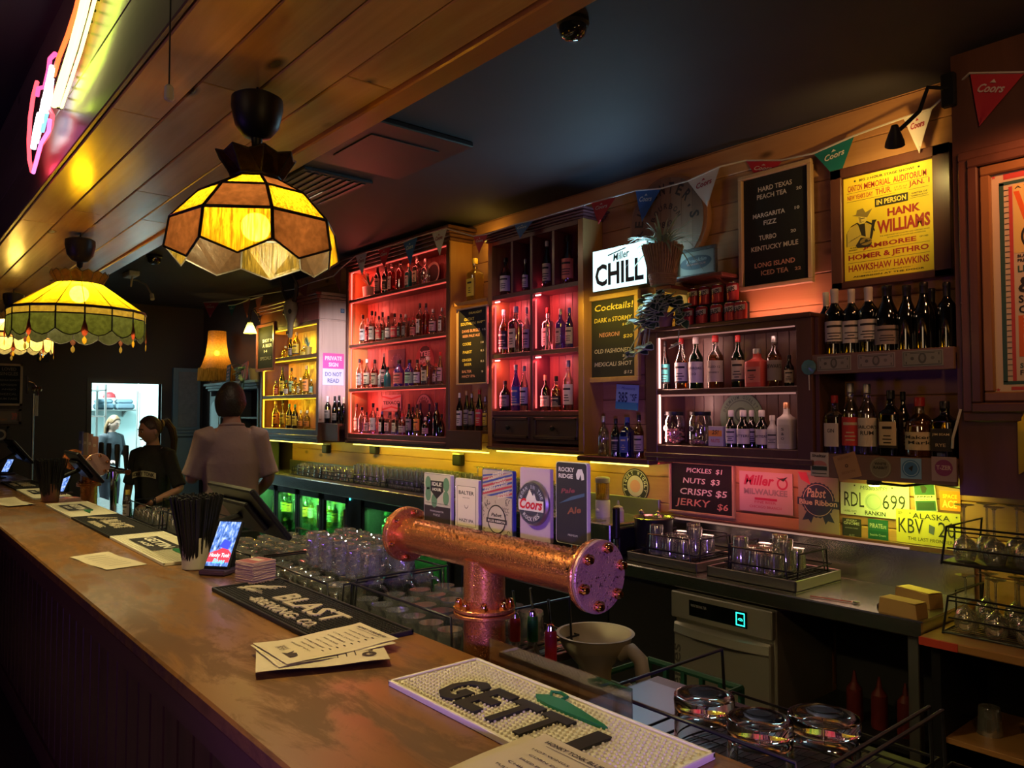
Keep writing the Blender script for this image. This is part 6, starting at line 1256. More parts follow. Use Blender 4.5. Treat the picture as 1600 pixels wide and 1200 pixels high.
def d_pbr(m, M, w, h):
    n = paint((.03, .045, .10)); c = paint((.58, .46, .36)); m.flat([(-.5*w, h), (-.28*w, h), (-.18*w, .80*h), (-.42*w, .88*h)], paint((.62, .05, .09)), M, .0006)
    m.flat([(.40*w*(1+.06*(k % 2))*cos(2*pi*k/48), .56*h+.40*w*(1+.06*(k % 2))*sin(2*pi*k/48)) for k in range(48)], n, M, .0008); m.ring(0, .56*h, .36*w, .375*w, c, M, .0011, 40)
    for s in (-1, 1): m.flat([(s*.08*w, .36*h), (s*.26*w, .40*h), (s*.40*w, .22*h), (s*.24*w, .24*h), (s*.18*w, .18*h)], n, M, .0007)
    m.text('Pabst', c, M, -.04*w, .60*h, .15*h, .48*w, 'C', .02, .2, .0013); m.flat([(-.52*w, .47*h), (.52*w, .44*h), (.52*w, .56*h), (-.52*w, .59*h)], n, M, .0012); m.text('Blue Ribbon', c, M, 0, .475*h, .09*h, .94*w, 'C', .03, 0, .0015)
tin(1248, 739, 1311, 836, YW-.004, (.34, .27, .22), 'brown brewery sign with dark blue ribbon rosette beside the plates', d_pbr)
def d_pig(m, M, w, h):
    r = w/2; m.disc(0, h/2, r, paint((.025, .025, .03)), M, .0006, 44); m.disc(0, h/2, r*.60, paint((.52, .42, .40)), M, .0009, 36); m.ring(0, h/2, r*.90, r*.94, paint((.5, .42, .38)), M, .0009, 44)
    m.arctext('PIGGLY WIGGLY', paint((.62, .55, .48)), M, 0, h/2, r*.66, r*.20, radians(205), radians(-25), .03, .0012); m.arctext('SELF SERVE', paint((.62, .55, .48)), M, 0, h/2, r*.82, r*.16, radians(235), radians(305), .02, .0012, .8, True)
    m.disc(0, h/2, r*.38, paint((.60, .27, .22)), M, .0012, 26, r*.36)
x0, x1, z0, z1 = rectpx(972, 735, 1014, 787, YW-.004); o = thing('round_sign', 'round black and white shop sign with a pink middle on the splashback', 'sign', ((x0+x1)/2, YW-.001, z0)); w_ = x1-x0; m = MB(); m.lathe([(w_/2, 0), (w_/2, .003)], INK, FB(0, 0, w_/2), 44); d_pig(m, FB(0, 0, 0) @ Matrix.Translation((0, 0, .003)), w_, w_); m.obj('print', o)
def d_txt(L, bg=()):
    def d(m, M, w, h):
        for x0, y0, x1, y1, c in bg: m.rect(x0*w, y0*h, x1*w, y1*h, paint(c), M, .0005)
        for t, x, y, hh, ww, c in L: m.text(t, paint(c), M, x*w, y*h, hh*h, ww*w, 'C', .02, 0, .001)
    return d
tin(1317, 810, 1346, 845, YW-.003, (.035, .04, .035), 'dark sticker reading GNOME under the Mississippi plate', d_txt([('ANGRY', 0, .86, .10, .6, (.5, .52, .45)), ('GNOME', 0, .72, .13, .85, (.55, .55, .48)), ('SOUTHERN FOREST', 0, .55, .05, .7, (.4, .42, .36)), ('ALES', 0, .2, .1, .3, (.3, .32, .28))]), 0, 'beer_sticker', 'sticker')
tin(1357, 812, 1388, 851, YW-.003, (.02, .13, .09), 'green sticker reading PIRATE under the Mississippi plate', d_txt([('PIRATE', -.08, .66, .18, .65, (.5, .55, .48)), ('LIFE', .33, .66, .12, .2, (.5, .55, .48)), ('Seaside Cream', 0, .34, .09, .8, (.4, .48, .42))], [(-.5, .0, .5, .55, (.01, .10, .07))]), 0, 'beer_sticker', 'sticker')
def d_jungle(m, M, w, h):
    m.rect(-.46*w, .03*h, .46*w, .97*h, paint((.03, .12, .06)), M, .0004); m.rect(-.46*w, .38*h, .46*w, .58*h, paint((.62, .62, .5)), M, .0007); m.text('JUNGLE', K, M, 0, .48*h, .08*h, .78*w, 'C', .04, 0, .001); m.text('PALE ALE', K, M, 0, .40*h, .05*h, .45*w, 'C', .02, 0, .001); m.flat([(-.1*w, .65*h), (.05*w, .66*h), (.14*w, .82*h), (.02*w, .92*h), (-.16*w, .9*h), (-.14*w, .78*h)], K, M, .001); m.rect(-.4*w, .06*h, .4*w, .32*h, paint((.02, .06, .035)), M, .0007)
tin(1429, 755, 1463, 799, YW-.008, (.60, .62, .52), 'green and white tap decal reading JUNGLE above the yellow plate', d_jungle, radians(5), 'tap_decal', 'decal')
tin(1469, 767, 1501, 798, YW-.004, (.72, .26, .02), 'orange square sign reading ACE at the right of the splashback', d_txt([('SPACE', 0, .62, .2, .7, (.85, .62, .05)), ('ACE', -.02, .14, .38, .72, (.85, .7, .2))]), 0)
# stickers along the coaster shelf front
YS = YG-.0005
def d_shel(m, M, w, h): m.text('Shelter', INK, M, 0, .8*h, .13*h, .8*w, 'C', .02, 0, .001); m.flat([(.42*w*cos(pi*k/14), .46*h+.20*h*sin(pi*k/14)) for k in range(15)], paint((.55, .22, .20)), M, .001); m.rect(-.42*w, .25*h, .42*w, .42*h, paint((.03, .06, .05)), M, .001); m.rect(-.4*w, .1*h, .4*w, .14*h, K, M, .001)
tin(1267, 707, 1295, 744, YS, (.55, .50, .46), 'white card reading Shelter at the left of the coaster shelf', d_shel, 0, 'coaster', 'coaster')
tin(1306, 709, 1342, 748, YS, (.42, .24, .12), 'tan card pinned askew on the coaster shelf front', d_txt([('BREWERY', 0, .8, .1, .6, (.30, .16, .08)), ('SESSION', 0, .22, .1, .6, (.30, .16, .08)), ('o', 0, .45, .14, .14, (.05, .03, .02))]), radians(16), 'coaster', 'coaster')
def roundcoaster(px, py, r_, c, label, draw):
    p = PY(px, py, YS); R2 = abs(PY(px+r_, py, YS).x-p.x); o = thing('coaster', label, 'coaster', (p.x, YS, p.z)); M = FB(0, 0, 0); m = MB(); m.lathe([(R2, 0), (R2, .002)], paint(c), M, 36); draw(m, M @ Matrix.Translation((0, 0, .0022)), R2); m.obj('card', o)
roundcoaster(1376, 731, 17, (.20, .19, .13), 'round olive bottle-cap coaster reading WHITE RABBIT', lambda m, M, r: (m.text('WHITE', INK, M, 0, .25*r, .26*r, 1.1*r, 'C', .03, 0, .0005), m.text('RABBIT', INK, M, 0, -.12*r, .26*r, 1.3*r, 'C', .03, 0, .0005), m.ring(0, 0, .86*r, .92*r, paint((.32, .3, .22)), M, .0005)))
def d_blue(m, M, w, h): m.disc(0, .5*h, .44*w, paint((.05, .18, .42)), M, .0005, 30); m.ring(0, .5*h, .34*w, .38*w, paint((.3, .5, .7)), M, .0008); m.flat([(-.12*w, .5*h), (.06*w, .36*h), (.12*w, .66*h), (0, .6*h)], INK, M, .001)
tin(1408, 716, 1440, 748, YS, (.22, .42, .66), 'sky blue square coaster with round dark emblem', d_blue, 0, 'coaster', 'coaster')
def d_t2(m, M, w, h): m.disc(0, .55*h, .36*w, paint((.22, .04, .16)), M, .0005, 30, .34*h); m.text('T-ZER', paint((.55, .4, .45)), M, 0, .47*h, .18*h, .6*w, 'C', .03, 0, .001)
tin(1456, 714, 1495, 752, YS, (.36, .26, .28), 'mauve square coaster with plum oval, rightmost on the shelf', d_t2, 0, 'coaster', 'coaster')
# banknotes
def note(l, t, r, b, c, label):
    def d(m, M, w, h):
        k = paint((c[0]*.35, c[1]*.38, c[2]*.35)); m.rect(-.47*w, .08*h, .47*w, .92*h, k, M, .0003); m.rect(-.455*w, .12*h, .455*w, .88*h, paint(c), M, .0005); m.disc(0, .5*h, .10*w, k, M, .0007, 20, .34*h); m.disc(0, .52*h, .055*w, paint([v*.8 for v in c]), M, .0009, 16, .22*h)
        for x in (-.4, .4):
            m.text('1', k, M, x*w, .68*h, .16*h, .03*w, 'C', .04, 0, .0008); m.text('1', k, M, x*w, .16*h, .16*h, .03*w, 'C', .04, 0, .0008)
        m.disc(-.25*w, .5*h, .045*w, k, M, .0007, 14); m.disc(.25*w, .5*h, .045*w, paint([v*.6 for v in c]), M, .0007, 14); m.rect(-.3*w, .8*h, .3*w, .85*h, k, M, .0008)
    x0, x1, z0, z1 = rectpx(l, t, r, b, YS); sign('banknote', label, 'banknote', x0, x1, z0, z1, YS, d, None, 0, 0, paint([v*1.15 for v in c]), .0008, None, 0, 'note')
note(1277, 556, 1330, 579, (.26, .25, .21), 'one-dollar style banknote at the left of the wine shelf front'); note(1340, 552, 1399, 575, (.25, .22, .21), 'grey-mauve banknote in the middle of the wine shelf front'); note(1410, 547, 1474, 572, (.20, .22, .17), 'greenish banknote at the right of the wine shelf front')
# teal rosette hook
p = PY(1265, 574, YF-.004); o = thing('wall_rosette', 'round teal glass rosette hung between the cabinet and the wine shelf', 'ornament', p); M = FB(0, -.004, 0); m = MB(); m.lathe([(.034, 0), (.034, .006), (.012, .012), (.001, .013)], mat('teal_glass', (.08, .22, .26), .2), M, 10, False); m.obj('disc', o); m = MB(); m.tube([(0, -.008, 0), (.002, -.008, -.10)], .002, WHITE, 5); m.obj('pull', o)
# little signs inside cabinet B
YI = WALL-.017
def d_tex(m, M, w, h): m.flat([(-.5*w, .97*h), (0, .80*h), (.5*w, .97*h), (.5*w, .86*h), (0, .70*h), (-.5*w, .86*h)], paint((.5, .06, .06)), M, .0006); m.flat([(-.5*w, .03*h), (0, .20*h), (.5*w, .03*h), (.5*w, .14*h), (0, .30*h), (-.5*w, .14*h)], paint((.5, .06, .06)), M, .0006); m.text('TEXACO', INK, M, 0, .40*h, .22*h, .9*w, 'C', .03, 0, .001)
tin(598, 617, 627, 642, YI, (.55, .42, .40), 'square tin sign reading TEXACO behind the bottom row of bottles', d_tex)
def d_lone(m, M, w, h): m.arctext('LONE STAR', paint((.20, .18, .32)), M, 0, .1*h, .52*h, .16*h, radians(150), radians(30), .03, .001); m.disc(0, .35*h, .18*w, paint((.12, .1, .2)), M, .0007)
tin(607, 546, 633, 575, YI, (.03, .025, .08), 'dark blue square sign behind the third row of bottles', d_lone)
def arch(l, t, r, b, label, draw, c):
    x0, x1, z0, z1 = rectpx(l, t, r, b, YI); w_, h_ = x1-x0, z1-z0; o = thing('tin_sign', label, 'sign', ((x0+x1)/2, YI, z0)); M = FB(0, 0, 0); q = [(-w_/2, 0), (w_/2, 0)]+[(w_/2*cos(pi*k/20), h_-w_/2*1.1+w_/2*1.1*sin(pi*k/20)) for k in range(21)]; m = MB(); m.prism(q, .003, paint(c), M); draw(m, M @ Matrix.Translation((0, 0, .0035)), w_, h_); m.obj('print', o)
arch(649, 539, 679, 590, 'arched tin sign reading YEE HAW behind the third row of bottles', lambda m, M, w, h: (m.flat([(-.22*w, .55*h), (.26*w, .55*h), (.26*w, .9*h), (.1*w, .97*h), (-.1*w, .96*h), (-.22*w, .88*h)], INK, M, .0004), m.text('YEE', paint((.62, .5, .46)), M, .02*w, .66*h, .16*h, .55*w, 'C', .04, 0, .001), m.text('HAW', paint((.62, .4, .36)), M, .04*w, .44*h, .16*h, .6*w, 'C', .04, 0, .001)), (.35, .07, .06))
arch(648, 615, 678, 670, 'arched dark emblem sign behind the bottom row of bottles', lambda m, M, w, h: (m.ring(0, .6*h, .32*w, .38*w, paint((.35, .22, .22)), M, .0006), m.arctext('WHISKEY', paint((.4, .28, .26)), M, 0, .6*h, .22*w, .1*w, radians(160), radians(20), .02, .0008)), (.10, .04, .045))
# green round emblem in F
x0, x1, z0, z1 = rectpx(1126, 618, 1193, 690, WALL-.016); R2 = (x1-x0)/2; o = thing('round_sign', 'round green emblem sign standing behind the bitters bottles', 'sign', ((x0+x1)/2, WALL-.016, F_B)); M = FB(0, 0, PY(1160, 652, WALL-.016).z-F_B); m = MB(); m.lathe([(R2, 0), (R2, .004)], paint((.17, .26, .14)), M, 40)
m.ring(0, 0, R2*.66, R2*.70, paint((.08, .12, .07)), M, .0046, 36); m.arctext('PREMIUM QUALITY', paint((.05, .08, .05)), M, 0, 0, R2*.74, R2*.15, radians(165), radians(15), .02, .0048); m.ring(0, R2*.1, R2*.22, R2*.3, paint((.06, .09, .05)), M, .0048, 20); m.text('BREWING', paint((.05, .08, .05)), M, 0, -R2*.45, R2*.16, R2, 'C', .02, 0, .0048); m.obj('print', o)
# framed small sign + shelf at the barrel
YR = WALL-.10; x0, x1, z0, z1 = rectpx(1056, 388, 1122, 434, YR)
def d_frank(m, M, w, h): m.flat([(.42*w*cos(2*pi*k/26)*(1+.06*sin(4*pi*k/26)), .52*h+.30*h*sin(2*pi*k/26)) for k in range(26)], paint((.04, .05, .06)), M, .0006, ); m.text('Franklin', paint((.35, .38, .34)), M, .02*w, .54*h, .16*h, .55*w, 'C', .02, .25, .001, 0, .06); m.text('BARBECUE', paint((.45, .2, .15)), M, .02*w, .42*h, .07*h, .5*w, 'C', .02, 0, .001)
sign('framed_sign', 'small framed barbecue sign in a flaking frame on the little shelf', 'sign', x0, x1, z0, z1, YR, d_frank, mat('flaking_frame', (.10, .095, .085), .7, var=.8, vscale=60), .016, .02, paint((.26, .27, .22)), .006)
zs = z0-.001; o = thing('wall_shelf', 'small reddish wooden wall shelf under the framed barbecue sign', 'shelf', ((x0+x1)/2, WALL, zs-.05)); m = MB(); m.box((x0-.02, WALL-.17, zs-.02), (x1+.07, WALL-.001, zs), RED_WOOD, .004); m.obj('shelf_board', o, world=True); 
for xx in (x0+.03, x1-.0): m = MB(); m.prism([(0, 0), (-.12, 0), (0, -.05)], .015, RED_WOOD, frame((xx, WALL-.001, zs-.02), (0, 1, 0), (0, 0, 1))); m.obj('bracket', o, world=True)
# far boards on the far wall
def farboard(l, t, r, b, label, fr, face, draw, name='wall_board', cat='menu board'):
    a = PX(l, (t+b)/2, FAR+.004); c = PX(r, (t+b)/2, FAR+.004); zt_ = PX(r, t, FAR).z; zb_ = PX(r, b, FAR).z; w_, h_ = c.y-a.y, zt_-zb_; o = thing(name, label, cat, (FAR+.003, (a.y+c.y)/2, zb_)); M = FS(0, 0, 0); m = MB()
    for p, q in (((-w_/2, 0), (w_/2, .025)), ((-w_/2, h_-.025), (w_/2, h_)), ((-w_/2, 0), (-w_/2+.025, h_)), ((w_/2-.025, 0), (w_/2, h_))): m.box((*p, 0), (*q, .02), fr, 0, M)
    m.obj('frame', o); m = MB(); m.box((-w_/2+.02, .02, 0), (w_/2-.02, h_-.02, .006), face, 0, M); draw(m, M @ Matrix.Translation((0, 0, .0065)), w_, h_); m.obj('face', o)
farboard(-22, 569, 35, 634, 'black menu board in pale frame on the far wall', LFRAME, FELT, lambda m, M, w, h: [m.text(s, paint((.16, .13, .10)), M, .12*w, y*h, hh*h, ww*w, 'C', .02, 0, .001) for s, y, hh, ww in (('LOVED', .83, .08, .4), ('SINGLES', .72, .08, .5), ('TEQUILA BLANCO', .58, .05, .6), ('REPOSADO', .47, .05, .45), ('ANEJO', .36, .05, .4), ('MEZCAL', .25, .05, .45), ('RUM DARK', .14, .05, .5))])
farboard(-22, 639, 33, 662, 'low brown sign with red number 39 on the far wall', paint((.10, .06, .05)), paint((.16, .11, .085)), lambda m, M, w, h: (m.text('39', paint((.42, .08, .06)), M, .30*w, .25*h, .5*h, .16*w, 'C', .04, 0, .001), m.text('Wings', paint((.3, .12, .06)), M, -.1*w, .2*h, .2*h, .4*w, 'C', .02, .2, .001)), 'price_sign', 'sign')
farboard(-14, 666, 14, 692, 'small dark round-emblem sign at the left edge, far wall', BLACK, paint((.04, .03, .03)), lambda m, M, w, h: m.ring(0, .5*h, .22*w, .36*w, paint((.4, .32, .22)), M, .001), 'emblem_sign', 'sign')
p = PX(67, 558, FAR+.002); o = thing('wall_sensor', 'small dark sensor with blue light on the far wall', 'sensor', (FAR+.001, p.y, p.z)); m = MB(); m.box((-.06, -.06, 0), (.06, .06, .02), BPLAST, .004, FS(0, 0, 0)); m.obj('case', o); m = MB(); m.disc(.0, .03, .018, glow('blue_led', (.1, .5, 1), 5), FS(0, 0, 0), .0206, 14); m.obj('lens', o)
# ------------------------------------------------------------------ steel benches, fridges, racks and glasses behind the bar
LBZ = 1.08; RBZ = 0.92; LBY = 3.0; RBY = 2.90
JX = xat(952, 3.0); LX0 = -7.62; RX1 = -1.172
o = thing('steel_bench', 'long steel bar-back bench with drip channel under the lime led strip', 'steel bench', ((LX0+JX)/2, 3.2, 0))
m = MB(); m.box((LX0, LBY, LBZ-0.10), (JX, WALL-.002, LBZ), STEEL, 0.006); m.obj('bench_top', o, world=True)
m = MB(); x = LX0+.6
while x < JX-.1: m.box((x, LBY+.02, LBZ+.0005), (x+.012, LBY+.10, LBZ+.004), STEEL_D); x += .035
m.obj('drip_grate', o, world=True)
m = MB(); m.box((LX0, WALL-.02, LBZ), (JX, WALL-.003, LBZ+.10), STEEL_D, .002); m.obj('upstand', o, world=True)
o = thing('steel_bench', 'steel bench with folded edge above the dishwasher, lit yellow at the right', 'steel bench', ((JX+RX1)/2, 3.15, 0))
m = MB(); m.box((JX+.004, RBY, RBZ-.062), (RX1, WALL-.002, RBZ), STEEL, .005); m.obj('bench_top', o, world=True)
m = MB(); m.box((JX+.004, WALL-.018, RBZ), (RX1+.0, WALL-.002, 1.085), STEEL, .002); m.obj('splashback', o, world=True)
m = MB(); m.box((JX+.004, WALL-.024, 1.085), (PXL, WALL-.002, 1.11), BROWN_WOOD_X, .003); m.obj('cap_strip', o, world=True)
for k in range(1):
    strip(o, (JX+.05, WALL-.028, 1.092), (RX1-.25, WALL-.028, 1.092), (1.0, .55, .42), .4, .25, (0, -1, -.8), lc=(1, .6, .45))
for xx in (RX1-.05,): m = MB(); m.box((xx-.02, RBY+.04, 0), (xx+.02, RBY+.08, RBZ-.062), STEEL_D, .003); m.obj('leg', o, world=True)
# yellow lamp under the coaster shelf over the number plates
p = PY(1366, 752, YG+.03); o2 = thing('under_shelf_lamp', 'small bright yellow-green lamp under the coaster shelf', 'lamp', (p.x, p.y, G_LB)); m = MB(); m.lathe([(.028, -.001), (.03, -.01), (.026, -.02)], BPLAST, None, 18); m.obj('housing', o2); m = MB(); m.lathe([(.024, -.020), (.018, -.026), (.001, -.028)], glow('lime_lens', (.95, 1, .15), 14), None, 16, False); m.obj('lens', o2)
lamp('SPOT', 'plate_light', (p.x, p.y+.03, G_LB-.035), (.80, .95, .10), 3.2, .02, aim=(p.x+.02, WALL-.02, 1.05), spot=radians(140), blend=.6)
lamp('AREA', 'plate_strip', (p.x+.12, p.y+.12, G_LB-.012), (.85, .90, .08), 1.3, .45, .03, aim=(p.x+.12, WALL, 1.0))
m = MB(); m.tube([(.02, 0, -.012), (.1, .05, -.02), (.18, .1, -.006), (.3, .12, -.02), (.34, .12, -.008)], .006, BPLAST, 6); m.obj('cable', o2)
# timber shelf at the right end
o = thing('timber_shelf', 'low timber shelf with red-taped front edge holding the wine glass rack', 'shelf', (-.45, 3.15, 0)); m = MB(); m.box((RX1+.004, 2.86, .85), (.5, WALL-.002, .88), wood('amber_shelf', (.30, .15, .05), (.42, .22, .08), 0, 9, .35, .2, 0, .1), .004); m.obj('shelf_board', o, world=True)
m = MB(); m.box((RX1+.004, 2.856, .851), (RX1+.13, 2.861, .879), paint((.50, .05, .03)), .001); m.obj('red_tape', o, world=True)
m = MB(); m.box((RX1+.02, 2.92, 0), (RX1+.05, 3.38, .85), BPLAST); m.box((RX1+.05, 3.36, 0), (.5, 3.38, .85), BPLAST); m.box((RX1+.05, 2.95, .50), (.5, 3.36, .52), wood('amber_shelf', None, None) if False else MATS['amber_shelf'], .002); m.obj('carcass', o, world=True)

# fridges
GRN = (.42, 1.0, .40)
def fridge(x0, x1, nd, label, power, glowd):
    y0, z0, z1 = 3.03, 0.08, LBZ-.105; o = thing('bar_fridge', label, 'fridge', ((x0+x1)/2, 3.2, 0)); dw = (x1-x0)/nd
    GB = mat('fridge_lining', (.30, .42, .30), .5)
    m = MB(); m.box((x0, y0+.03, z0), (x0+.03, WALL-.004, z1), BPLAST); m.box((x1-.03, y0+.03, z0), (x1, WALL-.004, z1), BPLAST); m.box((x0, y0+.03, z0), (x1, WALL-.004, z0+.04), BPLAST); m.box((x0, y0+.03, z1-.05), (x1, WALL-.004, z1), BPLAST); m.box((x0, WALL-.03, z0), (x1, WALL-.004, z1), GB); m.obj('cabinet', o, world=True)
    for zs in (z0+.32, z0+.58):
        m = MB(); m.box((x0+.03, y0+.06, zs), (x1-.03, WALL-.03, zs+.006), thinglass('shelf_glass', (.85, .95, .88), .1)); m.obj('shelf', o, world=True)
    for k in range(nd):
        a, c = x0+k*dw+.004, x0+(k+1)*dw-.004; m = MB()
        for p, q in (((a, z0), (c, z0+.055)), ((a, z1-.055), (c, z1)), ((a, z0), (a+.045, z1)), ((c-.045, z0), (c, z1))): m.box((p[0], y0, p[1]), (q[0], y0+.028, q[1]), BPLAST, .003)
        d = m.obj('door', o, world=True)
        m = MB(); m.box((a+.04, y0+.010, z0+.05), (c-.04, y0+.016, z1-.05), thinglass('door_glass', (.62, .92, .66), .06)); g = m.obj('door_pane', d)
        m = MB(); m.cyl((c-.02, y0-.02, z1-.30), (c-.02, y0-.02, z1-.10), .007, STEEL_D, 8); m.obj('handle', d)
        if k in glowd:
            lamp('AREA', 'fridge_light', ((a+c)/2, y0+.07, z1-.07), GRN, power, dw*.7, .03, aim=((a+c)/2, y0+.16, 0))
            m = MB(); m.box((a+.05, y0+.05, z1-.06), (c-.05, y0+.062, z1-.052), glow('fridge_tube', (.7, 1, .6), 12)); m.obj('lamp_tube', o, world=True)
    return o
fridge(xat(402, 3.03), xat(545, 3.03), 4, 'black glass-door bar fridge glowing green under the left of the steel bench', 32.0, (0, 1, 2))
fridge(xat(566, 3.03), xat(705, 3.03), 2, 'second bar fridge, green-lit door, behind the copper pipe', 20.0, (0, 1))
fx = xat(402, 3.03); fw_ = (xat(545, 3.03)-fx)/4; n = 0
for k, pal in ((0, 'gG'), (1, 'gyG'), (2, 'go'), (3, 'o')):
    for j in range(4):
        for zs in (.13, .407, .667):
            x = fx+k*fw_+.08+j*(fw_-.16)/3
            if zs == .667 or (j+k) % 2 == 0: bottle(x, 3.20, zs, .22, .058, 'std', 'green' if (j+n) % 3 else 'gold', random.choice('ywGo'), random.choice('kyg'), 'small chilled bottle behind the %s green-lit fridge door, %s on the %s shelf' % (ORD[k], ORD[j], {.13: 'bottom', .407: 'middle', .667: 'top'}[zs]), 'bottles in the green-lit fridge'); n += 1
fx = xat(566, 3.03); fw_ = (xat(705, 3.03)-fx)/2
for k in (0, 1):
    for j in range(5): bottle(fx+k*fw_+.08+j*(fw_-.16)/4, 3.2, .667, .21, .058, 'std', 'green', 'G', 'g', 'green bottle on the top shelf of the second fridge, %s of the %s door' % (ORD[j], ORD[k]), 'bottles in the second fridge')
for px, py, c, l in ((541, 826, (.10, .03, .03), 'dark red round fridge magnet'), (563, 832, (.35, .34, .28), 'pale round fridge magnet')):
    p = PY(px, py, 3.022); o = thing('magnet', l+' between the two fridges', 'magnet', p); m = MB(); m.lathe([(.03, 0), (.03, .004)], paint(c), FB(0, 0, 0), 20); m.obj('disc', o)
m = MB(); a, c = xat(545, 3.03)+.003, xat(566, 3.03)-.003; o = thing('filler_panel', 'narrow black panel between the two fridges', 'panel', ((a+c)/2, 3.03, 0)); m.box((a, 3.026, .08), (c, 3.06, LBZ-.105), BPLAST, .002); m.obj('panel', o, world=True)
p = PY(547, 780, 3.024); o = thing('indicator_light', 'tiny turquoise indicator light on the dark panel', 'indicator', p); m = MB(); m.lathe([(.010, 0), (.010, .003)], glow('turq_led', (.05, .9, .9), 5), FB(0, 0, 0), 12); m.obj('lens', o)

# dishwasher
x0, x1 = -2.285, -1.765; o = thing('dishwasher', 'steel undercounter dishwasher with lit turquoise button below the bench', 'dishwasher', ((x0+x1)/2, 3.1, 0)); w_ = x1-x0
DW = mat('dishwasher_steel', (.50, .49, .45), .42, .75)
m = MB(); m.box((-w_/2, -.17, .05), (w_/2, .30, .84), DW, .006); m.obj('body', o)
m = MB(); m.box((-w_/2, -.205, .72), (w_/2, -.17, .84), DW, .005); pn = m.obj('control_panel', o)
m = MB(); M = FB(0, -.2055, 0); m.rect(-w_*.30, .745, w_*.28, .815, mat('display_black', (.005, .006, .007), .1), M, .0006); m.text('WINTERHALTER', paint((.35, .36, .36)), M, -w_*.20, .786, .012, .085, 'C', 0, 0, .001)
TQ = glow('turquoise', (.02, .85, .62), 3.2)
for a, b_ in (((.150, .752), (.194, .757)), ((.150, .803), (.194, .808)), ((.150, .752), (.155, .808)), ((.189, .752), (.194, .808))): m.rect(a[0]-.06, a[1], b_[0]-.06, b_[1], TQ, M, .0012)
m.ring(.112, .772, .010, .013, TQ, M, .0012, 14, .2, 2.8); m.ring(.112, .772, .003, .006, TQ, M, .0012, 14, .2, 2.8); m.obj('display', pn)
m = MB(); m.box((-w_/2+.012, -.20, .10), (w_/2-.012, -.17, .70), DW, .006); dd = m.obj('door', o)
m = MB(); n = 14; vs = []
for k in range(n+1): t = k/n-.5; vs += [(t*w_*.94, -.205-.035*(1-4*t*t), .655+.0*t), (t*w_*.94, -.205-.035*(1-4*t*t)+.004, .69), (t*w_*.94, -.198, .70), (t*w_*.94, -.198, .64)]
m.add(vs, [(4*k+a, 4*k+4+a, 4*k+4+(a+1) % 4, 4*k+(a+1) % 4) for k in range(n) for a in range(4)], DW); m.obj('handle', dd)
m = MB(); m.text('UC Series', paint((.10, .10, .10)), FB(0, -.2006, 0), -w_*.40, .18, .055, .42, 'L', .01, 0, .0008, 0, pi/2); m.obj('lettering', dd)
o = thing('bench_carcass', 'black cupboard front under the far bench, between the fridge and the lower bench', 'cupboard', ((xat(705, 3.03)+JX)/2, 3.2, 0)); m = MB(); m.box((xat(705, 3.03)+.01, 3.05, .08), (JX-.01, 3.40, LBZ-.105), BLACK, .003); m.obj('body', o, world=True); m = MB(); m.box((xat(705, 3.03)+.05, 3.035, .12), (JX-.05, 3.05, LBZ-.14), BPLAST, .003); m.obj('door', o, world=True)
# dark boxes left of and beyond it
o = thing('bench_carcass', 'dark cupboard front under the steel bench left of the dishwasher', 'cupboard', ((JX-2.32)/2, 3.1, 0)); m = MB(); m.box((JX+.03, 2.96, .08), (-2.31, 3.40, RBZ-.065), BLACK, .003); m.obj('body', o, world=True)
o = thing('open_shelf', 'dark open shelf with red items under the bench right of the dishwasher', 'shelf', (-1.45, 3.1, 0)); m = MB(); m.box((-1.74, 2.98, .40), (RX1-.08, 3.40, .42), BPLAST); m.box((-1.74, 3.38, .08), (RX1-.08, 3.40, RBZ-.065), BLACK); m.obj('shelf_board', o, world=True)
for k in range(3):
    x = -1.52+.1*k; o = thing('squeeze_bottle', 'dim red squeeze bottle under the bench, %s of three' % ORD[k], 'bottle', (x, 3.1, .42), 0, 'red squeeze bottles'); m = MB(); m.lathe([(.03, 0), (.032, .01), (.03, .13), (.012, .155)], paint((.10, .008, .008)), None, 16); m.obj('body', o); m = MB(); m.lathe([(.012, .155), (.004, .20)], paint((.10, .008, .008)), None, 12); m.obj('nozzle', o)

# glass kinds (built once, then copied with their label)
TG = thinglass('tumbler_glass', (.97, .98, .97), .22, .06, (1, 1, 1), .45, body=(.9, .9, .88), bw=.13)
TG2 = thinglass('cut_glass', (.95, .97, .96), .30, .07, (1, 1, 1), .45, body=(.88, .9, .88), bw=.18)
def proto_pint(r=.040, h=.145, up=True, name='pint_glass'):
    pr = [(r*.80, 0.0), (r*.82, .002), (r, h), (r*.955, h), (r*.77, .012), (.001, .011)]
    if not up: pr = [(a, h-b_) for a, b_ in pr]
    m = MB(); m.lathe([(.001, pr[0][1])]+pr, TG, None, 20, False); return m
def proto_cut(r=.043, h=.10, up=True):
    m = MB(); n = 20; R0 = []
    for j in range(9):
        z = h*j/8; rr = r*(.88+.12*j/8)
        R0.append((rr*(1.0 if j in (0, 8) else 1.0), z))
    vs = []; N_ = 24
    for j, (rr, z) in enumerate(R0):
        for k in range(N_): d = .0028 if (j+k) % 2 and 0 < j < 7 else 0; a = 2*pi*k/N_; vs.append(((rr-d)*cos(a), (rr-d)*sin(a), z if up else h-z))
    m.add(vs, [(j*N_+k, j*N_+(k+1) % N_, (j+1)*N_+(k+1) % N_, (j+1)*N_+k) for j in range(8) for k in range(N_)], TG2)
    q = [(r*.88, 0), (.001, 0)]; m.lathe([(a, b_ if up else h-b_) for a, b_ in q], TG2, None, N_, False); q = [(r, h), (r*.93, h), (r*.82, .016), (.001, .014)]; m.lathe([(a, b_ if up else h-b_) for a, b_ in q], TG2, None, N_, False)
    return m
